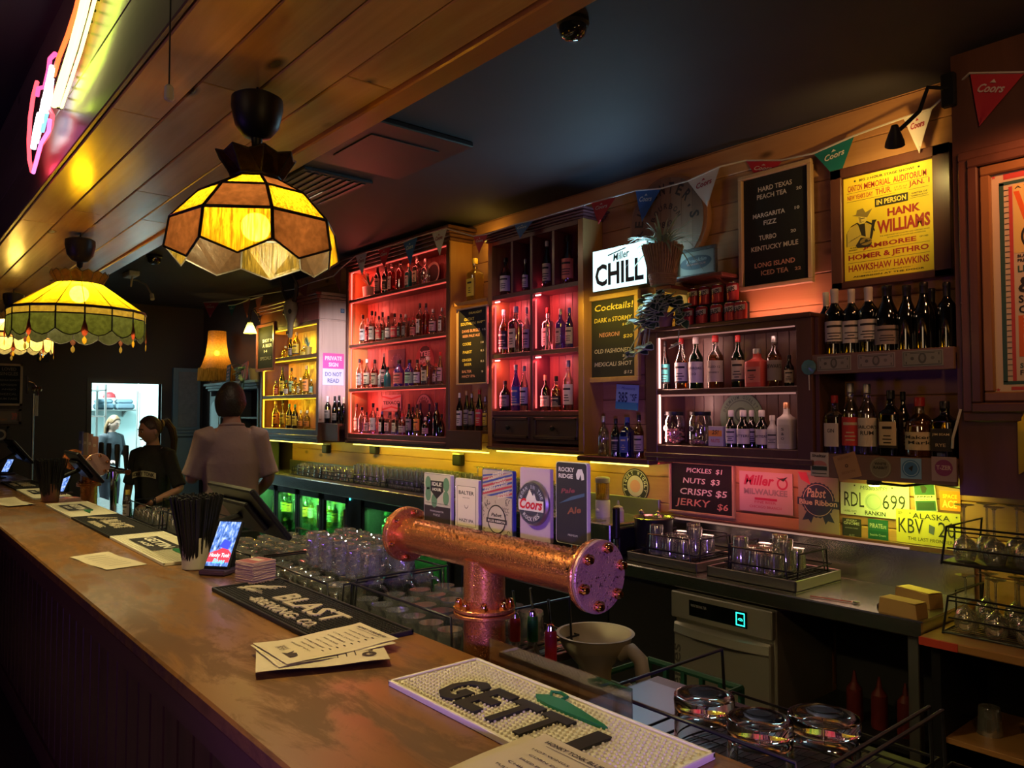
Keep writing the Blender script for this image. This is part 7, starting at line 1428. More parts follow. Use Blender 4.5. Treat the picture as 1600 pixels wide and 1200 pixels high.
def proto_wine(h=.20, r=.038):
    pr = [(r*.78, 0), (r*.98, h*.12), (r, h*.24), (r*.82, h*.36), (r*.35, h*.43), (.0045, h*.47), (.0038, h*.70), (.0045, h*.94), (r*.35, h*.975), (r*.85, h*.993), (r*.86, h), (.001, h)]
    m = MB(); m.lathe(pr, TG, None, 20, False); m.lathe([(r*.76, .001), (r*.95, h*.12), (r*.965, h*.24), (r*.78, h*.35), (.001, h*.42)], TG, None, 20, False); return m
def proto_mug(r=.046, h=.125):   # dimpled handled mug standing upside down, thick base uppermost
    m = MB(); N_ = 24; vs = []; J = 10
    for j in range(J+1):
        t = j/J; z = h*t; rr = r*(1.0 if t > .25 else .95+.2*t)*(1.03-.05*abs(t-.55))
        for k in range(N_): d = .004*(1 if (k//2+j//2) % 2 else 0)*(1 if .12 < t < .92 else 0); a = 2*pi*k/N_; vs.append(((rr-d)*cos(a), (rr-d)*sin(a), z))
    m.add(vs, [(j*N_+k, j*N_+(k+1) % N_, (j+1)*N_+(k+1) % N_, (j+1)*N_+k) for j in range(J) for k in range(N_)], TG2)
    m.lathe([(r*.98, h), (r*.90, h+.003), (r*.78, h-.002), (.001, h-.010)], TG2, None, N_, False); m.lathe([(r*.93, .001), (r*.88, h*.5), (r*.86, h-.024), (.001, h-.02)], TG2, None, N_, False)
    return m
def mugthing(loc, rz, label, group):
    global _mug
    if '_mug' not in globals():
        o = proto_mug().obj('beer_mug', None, 20); m = MB(); m.tube([(.043, 0, .03), (.066, 0, .035), (.078, 0, .06), (.076, 0, .085), (.062, 0, .102), (.043, 0, .105)], .0065, TG2, 8); m.obj('handle', o, 60); _mug = o
    else: o = copy_tree(_mug)
    o.location = loc; o.rotation_euler = (0, 0, rz); return tag(o, label, 'beer mug', group)
PROTO = {}
def glassat(kind, loc, label, group, cat='glass'):
    if kind not in PROTO:
        f = {'pint': lambda: proto_pint(), 'pintdown': lambda: proto_pint(up=False), 'short': lambda: proto_pint(.042, .095, False), 'cut': lambda: proto_cut(up=False), 'wine': lambda: proto_wine(), 'shot': lambda: proto_pint(.026, .06, True)}[kind]()
        nm = {'pint': 'pint_glass', 'pintdown': 'pint_glass', 'short': 'tumbler', 'cut': 'cut_glass_tumbler', 'wine': 'wine_glass', 'shot': 'shot_glass'}[kind]
        o = f.obj(nm, None, 40 if kind != 'cut' else 8); PROTO[kind] = o
    else: o = PROTO[kind].copy(); COL.objects.link(o)
    o.location = loc; return tag(o, label, cat, group)
def basket(x0, x1, y0, y1, z, h, label, group, loops=True, parts=(1, 1, 1, 1)):
    o = thing('wire_basket', label, 'glass basket', ((x0+x1)/2, (y0+y1)/2, z), 0, group); X, Y_ = (x1-x0)/2, (y1-y0)/2; r = .0036
    m = MB()
    for zz_ in (.006, .04): m.tube([(-X, -Y_, zz_), (X, -Y_, zz_), (X, Y_, zz_), (-X, Y_, zz_)], r, WIRE, 6, True)
    k = 0; xx = -X+.03
    while xx < X-.01: m.tube([(xx, -Y_, .004), (xx, Y_, .004)], .0018, WIRE, 5); xx += .034
    yy = -Y_+.08
    while yy < Y_-.03: m.tube([(-X, yy, .0035), (X, yy, .0035)], .0018, WIRE, 5); yy += .11
    m.obj('base_grid', o, 60)
    i = .03
    for on, pts in zip(parts, ([(-X+i, -Y_, .006), (-X+i+.012, -Y_, h), (X-i-.012, -Y_, h), (X-i, -Y_, .006)], [(-X+i, Y_, .006), (-X+i+.012, Y_, h), (X-i-.012, Y_, h), (X-i, Y_, .006)], [(-X, -Y_+i, .006), (-X, -Y_+i+.012, h), (-X, Y_-i-.012, h), (-X, Y_-i, .006)], [(X, -Y_+i, .006), (X, -Y_+i+.012, h), (X, Y_-i-.012, h), (X, Y_-i, .006)])):
        if on:
            m = MB(); m.tube(pts, r*1.15, WIRE, 6); m.obj('side_loop', o, 60)
    return o
UZ = .92
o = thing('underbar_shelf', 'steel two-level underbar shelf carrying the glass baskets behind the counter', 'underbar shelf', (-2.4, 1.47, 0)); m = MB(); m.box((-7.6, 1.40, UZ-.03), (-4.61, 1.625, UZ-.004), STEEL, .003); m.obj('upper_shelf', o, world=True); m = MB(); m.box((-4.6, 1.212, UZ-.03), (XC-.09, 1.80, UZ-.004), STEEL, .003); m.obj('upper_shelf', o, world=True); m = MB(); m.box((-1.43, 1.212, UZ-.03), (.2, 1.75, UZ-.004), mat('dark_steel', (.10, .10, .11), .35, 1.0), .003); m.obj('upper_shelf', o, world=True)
m = MB(); m.box((-1.42, 1.26, UZ-.004), (-1.06, 1.70, UZ-.0035), mat('blue_lit_steel', (.22, .26, .32), .35, 1.0)); m.obj('blue_lit_patch', o, world=True)  # thin plate coloured to stand for blue light on the shelf steel
m = MB(); m.box((-4.6, 1.212, .66), (.2, 1.75, .685), STEEL_D, .003); m.obj('lower_shelf', o, world=True)
for xx in (-7.5, -4.55, -3.0, -1.40, .15): m = MB(); m.box((xx-.015, 1.59, 0), (xx+.015, 1.62, UZ-.03), STEEL_D); m.obj('leg', o, world=True); m = MB(); m.box((xx-.015, 1.215, 0), (xx+.015, 1.24, UZ-.03), STEEL_D); m.obj('leg', o, world=True)
GB_ = 'black wire glass baskets'
bz = UZ-.003
basket(-1.15, -.660, 1.222, 1.70, bz, .155, 'near wire basket holding three big upturned jugs', GB_, parts=(1, 0, 1, 1)); basket(-.635, -.2, 1.222, 1.70, bz, .155, 'wire basket at the bottom right corner of the picture', GB_, parts=(1, 0, 1, 1))
basket(-2.42, XC-.10, 1.29, 1.76, bz, .165, 'wire basket of cut-glass tumblers just left of the copper column', GB_); basket(-3.10, -2.44, 1.25, 1.74, bz, .150, 'wire basket of handled beer mugs behind the black lettered mat', GB_, parts=(1, 1, 1, 1)); basket(-3.85, -3.14, 1.25, 1.74, bz, .150, 'wire basket behind the coaster stack and terminal', GB_)
basket(-2.42, XC-.10, 1.29, 1.72, .686, .12, 'lower wire basket beneath the cut-glass tumblers', GB_)
# three big jugs (real refracting glass)
JG = mat('jug_glass', (.96, .98, .98), .02, trans=1.0, ior=1.46)
for px, py, r, l in ((1100, 1085, .061, 'left of the three big upturned jugs in the near basket'), (1187, 1122, .061, 'middle of the three big upturned jugs, front'), (1287, 1117, .066, 'right of the three big upturned jugs, by the blue-lit rail')):
    ht = .168; q = PZ(px, py, bz+.008+ht); m = MB()
    m.lathe([(r*1.04, 0), (r*1.03, .004), (r*.99, .06), (r*.97, ht-.03), (r*1.0, ht-.012), (r*.98, ht-.002), (r*.92, ht), (r*.74, ht-.004), (r*.6, ht-.010), (.001, ht-.013), (.001, ht-.036), (r*.6, ht-.034), (r*.86, ht-.045), (r*.90, ht-.075), (r*.93, .06), (r*.97, .002), (r*1.04, 0)], JG, None, 48, False)
    o = m.obj('glass_jug', None, 50); o.location = (q.x, q.y, bz+.008); tag(o, l, 'glass jug', 'big upturned jugs')
# mugs
k = 0; nm = []
for bx0, nx_, tagn in ((-3.075, 5, 'mug basket'), (-3.80, 5, 'coaster-side basket')):
    for j in range(4):
        for i in range(nx_): mugthing((bx0+.06+i*.122, 1.31+j*.118+(.0 if i % 2 else .006), bz+.007), radians(random.choice((-35, -28, 30, 38))), 'upturned dimpled beer mug, %s from left in %s row of the %s' % (ORD[i], ('front', 'second', 'third', 'back')[j], tagn), 'beer mugs')
for i in range(5):   # second layer on top of the first
    for j in range(2): mugthing((-2.96+.05+i*.112, 1.42+j*.125, bz+.007+.130), radians(random.choice((30, 150, 200, -50))), 'beer mug stacked on top, %s from left, %s row of the mug pile' % (ORD[i], ('front', 'back')[j]), 'beer mugs')
x = -2.37; i = 0
while x < XC-.15:
    for j in range(4): glassat('cut', (x, 1.345+j*.108, bz+.007), 'upturned cut-glass tumbler, %s from left in %s row by the copper column' % (ORD[i], ('front', 'second', 'third', 'back')[j]), 'cut-glass tumblers')
    for j in range(3): glassat('cut', (x, 1.345+j*.108, .693), 'cut-glass tumbler on the lower rack, %s from left in %s row' % (ORD[i], ('front', 'second', 'back')[j]), 'cut-glass tumblers')
    x += .098; i += 1
for bx, l in ((-5.75, 'wire basket of tumblers before the young woman'), (-5.0, 'wire basket of tumblers behind the straw cup')):
    basket(bx, bx+.6, 1.405, 1.62, bz, .15, l, GB_)
    for i in range(5):
        for j in range(2): glassat('short', (bx+.08+.11*i, 1.46+.105*j, bz+.007), 'upturned tumbler, %s from left in %s row, %s' % (ORD[i], ('front', 'back')[j], 'before the young woman' if bx < -5.5 else 'behind the white straw cup'), 'tumblers behind the bar')
# pourer bottles by the column
for px, pt_, z_, g, lab, cap, l, cc in ((805, 965, .78, 'clear', 'w', 'r', 'clear pourer bottle with red collar beside the copper column', (.5, .04, .03)), (832, 962, .78, 'clear', 'w', 'g', 'clear pourer bottle with green collar, white label', (.03, .25, .08)), (860, 985, .74, 'amber', '-', 'r', 'pourer bottle with tall red wax neck, front of the three', (.5, .02, .03)), (758, 965, .78, 'green', 'G', 'g', 'green pourer bottle hidden behind the copper column', (.03, .25, .08))):
    y = 1.55 if px != 860 else 1.42; x = xat(px, y); zt = zat(x, y, pt_); b_ = bottle(x, y, .686, zt-.686, .078, 'std', g, lab, cap, l, 'pourer bottles', [('Havana', .3, .3, .6)] if px == 832 else None)
    h = zt-.686; m = MB(); m.lathe([(.0165, h*.80), (.0165, h*.97)], paint(cc), None, 16); m.obj('collar', b_); m = MB(); m.lathe([(.011, h*.99), (.013, h), (.011, h+.012), (.006, h+.016)], CHROME, None, 14); m.tube([(0, 0, h+.02), (0, -.004, h+.05), (.006, -.014, h+.085)], .0042, CHROME, 8); m.obj('pourer', b_)
p = PZ(199, 812, 1.0); bottle(PY(199, 800, 1.45).x, 1.45, UZ-.003, .20, .06, 'dash', 'clear', 'w', 'y', 'small clear bottle with yellow cap behind the bar near the woman', 'small bottles behind the bar')
# cream plastic bowl with pipe
p = PY(930, 1000, 1.75); o = thing('plastic_funnel', 'cream plastic funnel bowl with side pipe behind the tap tower', 'funnel', (p.x, 1.75, .686)); CP = mat('cream_plastic', (.42, .39, .32), .45); zr = zat(p.x, 1.75, 988)-.686
m = MB(); m.lathe([(.052, 0), (.055, .02), (.048, zr-.13), (.052, zr-.10), (.095, zr-.05), (.108, zr-.03), (.115, zr-.004), (.122, zr), (.112, zr), (.10, zr-.03), (.05, zr-.08), (.001, zr-.085)], CP, None, 36, False); m.obj('bowl', o, 45)
m = MB(); m.tube([(.09, .02, zr-.05), (.13, .02, zr-.03), (.165, .02, zr-.05), (.175, .02, zr-.10), (.175, .02, .05), (.175, .02, 0)], .022, CP, 14); m.tube([(.17, .02, zr-.12), (.14, .02, zr-.15), (.10, .02, zr-.14)], .016, CP, 12); m.obj('pipe', o, 60)
p = PY(890, 1035, 1.72); o = thing('plastic_tub', 'small cream plastic tub in front of the funnel', 'tub', (p.x-.03, 1.62, .686)); m = MB(); m.lathe([(.045, 0), (.052, .17), (.055, .172), (.048, .17), (.042, .01)], CP, None, 24); m.obj('tub', o, 40); m = MB(); m.lathe([(.056, .172), (.056, .18), (.03, .182)], CP, None, 24); m.obj('rim', o)
# ticket holder: clear acrylic strip along the counter back
o = thing('splash_guard', 'low clear acrylic strip along the back of the counter by the near mat', 'splash guard', (-1.25, CY1+.006, CT-.06)); m = MB(); a = xat(766, CY1+.006); c = xat(985, CY1+.006); m.box((a+1.25, -.002, 0), (c+1.25, .002, .115), thinglass('acrylic', (.75, .70, .78), .14)); m.obj('sheet', o)
# green crate
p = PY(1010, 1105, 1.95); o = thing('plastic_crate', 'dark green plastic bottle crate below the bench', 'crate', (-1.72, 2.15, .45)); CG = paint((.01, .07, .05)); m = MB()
for zz_ in (.0, .09, .19, .27): m.tube([(-.2, -.15, zz_+.01), (.2, -.15, zz_+.01), (.2, .15, zz_+.01), (-.2, .15, zz_+.01)], .012, CG, 6, True)
for k in range(6):
    xx = -.2+.08*k
    for yy in (-.15, .15): m.box((xx-.008, yy-.008, 0), (xx+.008, yy+.008, .28), CG)
m.box((-.2, -.15, 0), (.2, .15, .012), CG); m.obj('basket', o); m = MB(); m.tube([(-.08, -.15, .28), (-.06, -.15, .24), (.06, -.15, .24), (.08, -.15, .28)], .009, CG, 6); m.obj('handle', o)
o = thing('crate_stand', 'low dark stand under the green crate', 'stand', (-1.72, 2.15, 0)); m = MB(); m.box((-.22, -.17, 0), (.22, .17, .02), BPLAST); m.box((-.22, -.17, .42), (.22, .17, .449), BPLAST)
for a in (-.2, .2):
    for c in (-.15, .15): m.box((a-.015, c-.015, .02), (a+.015, c+.015, .42), BPLAST)
m.obj('frame', o)

# ---- on the right bench: trays, baskets, glasses, sponges, spirits tools
def tray(px0, px1, label):
    x0, x1 = xat(px0, 2.95), xat(px1, 2.95); o = thing('drip_tray', label, 'tray', ((x0+x1)/2, 3.14, RBZ)); X = (x1-x0)/2; m = MB(); m.box((-X, -.19, .0005), (X, .19, .008), STEEL_D)
    for a, c in (((-X, -.19), (X, -.182)), ((-X, .182), (X, .19)), ((-X, -.19), (-X+.008, .19)), ((X-.008, -.19), (X, .19))): m.box((*a, .001), (*c, .050), STEEL_D, .002)
    m.obj('tray', o); m = MB(); yy = -.17
    while yy < .17: m.box((-X+.01, yy, .030), (X-.01, yy+.008, .034), BPLAST); yy += .022
    m.obj('mesh_insert', o); return x0, x1
t1 = tray(978, 1086, 'left steel drip tray of upturned tumblers on the bench'); t2 = tray(1102, 1240, 'right steel drip tray of upturned tumblers, yellow-lit end')
for (x0, x1), l in ((t1, 'left'), (t2, 'right')):
    basket(x0+.07, x1-.03, 2.985, 3.30, RBZ+.036, .11, 'wire basket of tumblers on the %s steel tray' % l, GB_)
    n = 4 if l == 'left' else 5
    for j in range(3):
        for i in range(n):
            x = x0+.125+i*.082
            if x < x1-.07: glassat('short' if (i+j) % 3 else 'pintdown', (x, 3.03+.095*j, RBZ+.043), 'upturned clear glass, %s from left in %s row of the %s steel tray' % (ORD[i], ('front', 'middle', 'back')[j], l), 'glasses on the steel trays')
for px, py, rz, s, l in ((1421, 950, -.15, 1.0, 'front folded yellow-lit card block on the steel bench'), (1436, 932, -.3, 1.05, 'rear folded yellow-lit card block against the wire rack')):
    p = PZ(px, py+12, RBZ); o = thing('napkin_pack', l, 'napkins', (min(p.x, RX1-.09), p.y, RBZ), rz); m = MB(); m.prism([(-.075*s, 0), (.075*s, 0), (.07*s, .05*s), (.0, .055*s), (-.07*s, .05*s)], .07*s, mat('kraft_card', (.50, .32, .12), .7), frame((0, .035, .0005), (1, 0, 0), (0, 0, 1))); m.box((-.07*s, -.036, .054*s), (.07*s, .034, .056*s), mat('kraft_fold', (.56, .38, .15), .7)); m.obj('pack', o)
p = PZ(1378, 950, RBZ); o = thing('bench_drain', 'small dark drain plug on the steel bench', 'drain', (p.x, p.y, RBZ)); m = MB(); m.lathe([(.018, 0.0005), (.018, .012), (.01, .018)], BPLAST, None, 16); m.obj('plug', o)
p = PZ(1302, 938, RBZ); o = thing('bar_spoon', 'thin red-handled spoon lying on the steel bench', 'spoon', (p.x, p.y, RBZ), .2); m = MB(); m.tube([(-.09, 0, .004), (.07, 0, .004)], .0025, paint((.5, .1, .1)), 6); m.obj('handle', o); m = MB(); m.ball((.085, 0, .006), .014, STEEL, 10, 1.3, 1, .35); m.obj('bowl', o)
# syrup bottle, squeeze bottle, pan, soda gun
p = PY(941, 800, 3.12); zz_ = RBZ+.16
o = thing('garnish_station', 'black garnish station box at the left end of the lower bench', 'garnish box', (-2.72, 3.16, RBZ)); m = MB(); x0 = xat(925, 3.0)+2.72; m.box((JX+.03+2.72, -.16, .0005), (.02, .2, .15), BPLAST, .008); m.obj('box', o); m = MB(); m.box((JX+.05+2.72, -.165, .03), (.0, -.16, .12), BLACK, .002); m.obj('front_panel', o)
o = thing('syrup_dispenser', 'white and amber pump dispenser behind the rocky tap badge', 'dispenser', (xat(941, 3.2), 3.2, RBZ+.151)); zt = zat(o.location.x, 3.2, 745)-o.location.z; zb_ = zat(o.location.x, 3.2, 800)-o.location.z; r = .042
m = MB(); m.lathe([(r*.95, 0), (r, .01), (r, zt*.42), (r*.9, zt*.45)], WHITE, None, 24); m.ball((0, -r, zt*.2), .012, WHITE, 10); m.obj('base', o, 40); m = MB(); m.lathe([(r*.92, zt*.45), (r*.92, zt*.86)], GL['gold'][1], None, 24); m.obj('jar', o, 40); m = MB(); m.lathe([(r*.96, zt*.86), (r, zt*.88), (r, zt*.97), (r*.8, zt)], WHITE, None, 24); m.obj('lid', o, 40)
o = thing('squeeze_bottle', 'clear squeeze bottle with pointed tip beside the steel pan', 'bottle', (xat(965, 3.15), 3.15, RBZ+.151)); zt = zat(o.location.x, 3.15, 782)-o.location.z; m = MB(); m.lathe([(.03, 0), (.032, .01), (.032, zt*.55), (.024, zt*.64)], mat('milky_plastic', (.5, .52, .46), .4), None, 20); m.obj('body', o); m = MB(); m.lathe([(.026, zt*.62), (.026, zt*.7), (.009, zt*.78), (.004, zt)], mat('milky_plastic', None) if False else MATS['milky_plastic'], None, 16); m.obj('tip', o)
o = thing('steel_pan', 'black pot with steel rim and spoons on the lower bench', 'pot', (xat(1020, 3.16), 3.16, RBZ)); zt = zat(o.location.x, 3.16, 808)-RBZ; m = MB(); m.lathe([(.085, .0005), (.095, .01), (.10, zt-.006)], BPLAST, None, 36); m.obj('pot', o, 40); m = MB(); m.lathe([(.10, zt-.008), (.112, zt), (.105, zt+.002), (.09, zt-.012), (.06, zt-.05), (.001, zt-.055)], STEEL, None, 36, False); m.obj('rim', o, 40); m = MB(); m.tube([(.0, -.05, zt-.03), (.01, -.10, zt+.03)], .004, STEEL, 6); m.ball((.012, -.11, zt+.035), .014, STEEL, 10); m.lathe([(.03, 0), (.025, .012), (.008, .02), (.01, .028), (.001, .034)], STEEL, Matrix.Translation((.03, .0, zt+.003)), 16); m.obj('spoon', o)
p = PY(958, 850, 2.95); o = thing('soda_gun', 'black soda gun on a chrome holder by the end of the copper pipe', 'soda gun', (xat(965, 2.98), 2.965, RBZ)); m = MB(); m.cyl((0, 0, .0005), (0, 0, .10), .014, CHROME, 14); m.lathe([(.03, .0), (.03, .008), (.014, .012)], CHROME, None, 18); m.obj('holder', o); m = MB(); m.box((-.016, -.016, .10), (.016, .016, .26), BPLAST, .006); m.obj('grip', o)
# glasses along the left bench
def zone(px0, px1, y, n, kind, rowname, top=None):
    xa, xb = xat(px0, y), xat(px1, y)
    for i in range(n): glassat(kind, (xa+(xb-xa)*(i+.5)/n, y, LBZ+.010), 'bench glass, %s from left, %s' % (ORD[i] if i < 20 else 'far right', rowname), 'glasses along the steel bench')
zone(468, 552, 3.14, 9, 'short', 'front row of the left basket group'); zone(472, 556, 3.24, 9, 'short', 'back row of the left basket group')
zone(556, 604, 3.14, 5, 'pint', 'front row of tall glasses mid-bench'); zone(560, 640, 3.25, 8, 'pint', 'middle row of tall glasses mid-bench')
zone(610, 716, 3.13, 13, 'pint', 'front row of tall glasses under the red cabinet'); zone(612, 716, 3.22, 13, 'pint', 'middle row of tall glasses under the red cabinet'); zone(640, 742, 3.31, 12, 'pint', 'back row of tall glasses under the red cabinet')
zone(742, 800, 3.30, 6, 'wine', 'row of stemmed glasses under the plum cabinet'); zone(800, 862, 3.31, 7, 'pint', 'row of green-lit pints under the plum cabinet'); zone(742, 880, 3.18, 13, 'pint', 'front row behind the tap badges')
for a, c, l in ((462, 506, 'first'), (508, 556, 'second'), (558, 606, 'third'), (608, 660, 'fourth'), (662, 718, 'fifth')): basket(xat(a, 3.13), xat(c, 3.13), 3.085, 3.28, LBZ+.004, .075, 'low wire basket on the steel bench, %s from left' % l, GB_)
for px, l in ((508, 'small dark till scanner under the private sign shelf'), (583, 'black clip on the timber splashback under the red cabinet'), (714, 'small grey-topped holder at the right of the red cabinet')):
    p = PY(px, 700 if px < 700 else 717, 3.38); o = thing('wall_holder', l, 'holder', (p.x, WALL-.002, p.z)); m = MB(); m.box((-.05, -.05, -.05), (.05, 0, .03), BPLAST, .008); m.obj('body', o); m = MB(); m.box((-.045, -.052, .03), (.045, -.004, .045), WHITE, .004); m.obj('cover', o)
# wine glass rack, two tiers
x0, x1 = RX1+.045, .30; o = thing('wine_rack', 'two-tier black wire rack of upturned wine glasses at the right', 'glass rack', ((x0+x1)/2, 3.12, .88)); X = (x1-x0)/2
def tier(z, h, solid):
    m = MB()
    if solid: m.box((-X, -.16, z), (X, .20, z+.012), BPLAST, .003)
    else:
        m.tube([(-X, -.16, z+.006), (X, -.16, z+.006), (X, .20, z+.006), (-X, .20, z+.006)], .004, WIRE, 6, True); yy = -.14
        while yy < .2: m.box((-X, yy, z+.003), (X, yy+.005, z+.006), WIRE); yy += .025
    for zz_ in (z+.06, z+.12): m.tube([(-X+.02, -.16, zz_), (X-.02, -.16, zz_)], .003, WIRE, 6)
    m.tube([(-X, -.16, z), (-X+.02, -.16, z+h), (-X+.02, .18, z+h), (-X, .20, z)], .004, WIRE, 6); m.tube([(-X+.02, -.16, z+h), (X-.02, -.16, z+h), (X, -.16, z)], .004, WIRE, 6)
    m.tube([(-X-.02, .02, z), (-X-.02, .02, z+h*.9), (-X+.02, .18, z+h)], .003, WIRE, 6); m.obj('tier', o, 60)
zt2 = 1.125-.88; tier(.0, .135, False); tier(zt2, .135, True)
m = MB()
for xx, yy in ((X-.005, .19), (X-.005, -.155), (-X+.005, .195)): m.tube([(xx, yy, 0), (xx, yy, zt2+.02)], .004, WIRE, 6)
m.obj('post', o, 60)
for t, zb_ in ((0, .888), (1, 1.138)):
    for j in range(2+(t == 0)):
        for i in range(9):
            x = x0+.06+i*.095+(.04 if j % 2 else 0)
            if x < x1-.05: glassat('wine', (x, 3.01+.10*j, zb_), 'upturned wine glass, %s from left in %s row of the %s rack tier' % (ORD[i], ('front', 'middle', 'back')[j], ('lower', 'upper')[t]), 'wine glasses on the rack', 'wine glass')
for i in range(6): glassat('short', (-1.03+i*.16, 3.10, .521), 'dim tumbler on the dark shelf under the wine rack, %s from left' % ORD[i], 'tumblers under the timber shelf')
# chip packet at the far right
p = PY(1632, 690, 3.19); o = thing('snack_packet', 'yellow snack packet hanging at the right edge of the panel', 'snack packet', (p.x, 3.196, p.z)); m = MB(); n = 8; vs = []
for j in range(n+1):
    for i in range(n+1): u, v = i/n-.5, j/n-.5; vs.append((u*.16, -.012-.03*max(0, cos(pi*u)*cos(pi*v)), v*.22+.05+.12*u))
m.add(vs, [(j*(n+1)+i, j*(n+1)+i+1, (j+1)*(n+1)+i+1, (j+1)*(n+1)+i) for j in range(n) for i in range(n)], mat('foil_yellow', (.7, .5, .06), .25, .4)); m.add([(a, -.004, c) for a, b_, c in vs], [(j*(n+1)+i, (j+1)*(n+1)+i, (j+1)*(n+1)+i+1, j*(n+1)+i+1) for j in range(n) for i in range(n)], MATS['foil_yellow']); m.disc(.0, .06, .04, paint((.6, .05, .05)), FB(0, -.043, 0), .001); m.obj('bag', o)
p = PY(1497, 672, 3.19); o = thing('cable_end', 'short white cable tail at the corner of the brown panel', 'cable', (p.x, 3.19, p.z)); m = MB(); m.tube([(-.02, -.004, -.07), (-.015, -.01, -.03), (.0, -.006, .03), (.012, -.002, .08)], .005, WHITE, 6); m.obj('cable', o)
# snack jars and orange carton in cabinet F
for px, fillc, fh, l in ((1051, (.62, .30, .26), .55, 'glass snack jar of pink nuts with black lid'), (1092, (.45, .25, .30), .12, 'glass snack jar nearly empty, right of the nut jar')):
    y = YF+.085; x = xat(px+2, y); zt = zat(x, y, 643)-F_B; r = .057 if px == 1051 else .059; o = thing('snack_jar', l, 'jar', (x, y, F_B)); m = MB(); m.lathe([(r*.92, .0005), (r, .012), (r, zt*.72), (r*.84, zt*.86), (r*.84, zt*.90)], thinglass('jar_glass', (.88, .88, .88), .12), None, 30); m.obj('jar', o, 40)
    m = MB(); m.lathe([(r*.88, zt*.88), (r*.9, zt*.89), (r*.9, zt*.99), (r*.8, zt)], BPLAST, None, 30); m.obj('lid', o, 40); m = MB(); rng = random.Random(px); 
    for k in range(int(260*fh)): a = rng.uniform(0, 6.28); q = r*.9*sqrt(rng.random()); m.ball((q*cos(a), q*sin(a), .012+rng.random()*zt*.72*fh), .0075, paint((fillc[0]*rng.choice((.6, 1, 1.15)), fillc[1]*rng.choice((.6, 1)), fillc[2])), 6, 1.2, .9, .8)
    tag(m.obj('nuts', o, 60), kind='stuff'); m = MB(); m.disc(-.01, zt*.5, .016, INK, FB(0, -r*1.01, 0), 0, 18); m.ring(-.01, zt*.5, .009, .012, WHITE, FB(0, -r*1.01, 0), .0005, 18); m.obj('label', o)
y = YF+.075; x = xat(1123, y); zt = zat(x, y, 666)-F_B; o = thing('snack_carton', 'orange and white snack carton with brushed price, beside the bitters', 'carton', (x, y, F_B)); m = MB(); m.box((-.042, -.03, .0005), (.042, .03, zt), paint((.5, .46, .42)), .002); m.obj('box', o); m = MB(); m.rect(-.04, .05, .038, zt-.02, paint((.85, .33, .04)), FB(0, -.0305, 0), .0006); m.text('25!', INK, FB(0, -.0305, 0), 0, zt*.6, .022, .04, 'C', .02, .2, .0012); m.text('NUTS', paint((.5, .1, .05)), FB(0, -.0305, 0), 0, .02, .018, .05, 'C', .02, 0, .0012); m.obj('print', o)
# cans on cabinet F
zc = F_TOP+.0225
o = thing('can_riser', 'low dark riser holding the back row of red cans', 'riser', (xat(1112, 3.36), 3.36, zc)); m = MB(); hx = (xat(1170, 3.36)-xat(1068, 3.36))/2; m.box((-hx, -.045, .0005), (hx, .05, .118), BPLAST, .003); m.obj('riser', o)
CR = mat('can_red', (.52, .05, .06), .3, .3); CWt = mat('can_white', (.62, .55, .50), .35); CS = mat('can_silver', (.6, .6, .6), .25, 1.0)
def can(x, y, z, label):
    r, h = .031, .098; o = thing('drink_can', label, 'can', (x, y, z), 0, 'red and white cans'); m = MB(); m.lathe([(r*.84, .0005), (r, .008), (r, h*.12), (r, h*.5), (r, h*.90), (r*.86, h*.97)], CR, None, 24); m.obj('body', o, 40); m = MB(); m.lathe([(r*.86, h*.97), (r*.87, h), (r*.80, h), (r*.78, h*.985), (.001, h*.985)], CS, None, 24, False); m.obj('lid', o)
    e = MB(); vs = []; n = 12
    for k in range(n+1): a = radians(-165)+radians(150)*k/n; vs += [(r*1.01*cos(a), r*1.01*sin(a), h*(.48+.12*k/n)), (r*1.01*cos(a), r*1.01*sin(a), h*(.74+.12*k/n))]
    e.add(vs, [(2*k, 2*k+2, 2*k+3, 2*k+1) for k in range(n)], CWt); tv, tf, tw, th = text_geo('HEAPS', .03, 0); e.add([(r*1.02*cos(radians(-150)+radians(110)*v[0]/tw), r*1.02*sin(radians(-150)+radians(110)*v[0]/tw), h*(.42+.10*v[0]/tw)+v[1]/th*h*.26) for v in tv], tf, INK); e.obj('label', o, 60)
for i, px in enumerate((1077, 1098, 1121, 1143, 1159)): can(xat(px, 3.26), 3.26, zc, 'red and white drink can, front row, %s from left on the cabinet top' % ORD[i])
for i, px in enumerate((1085, 1103, 1123, 1147)): can(xat(px, 3.36), 3.36, zc+.1185, 'red and white drink can, raised back row, %s from left' % ORD[i])
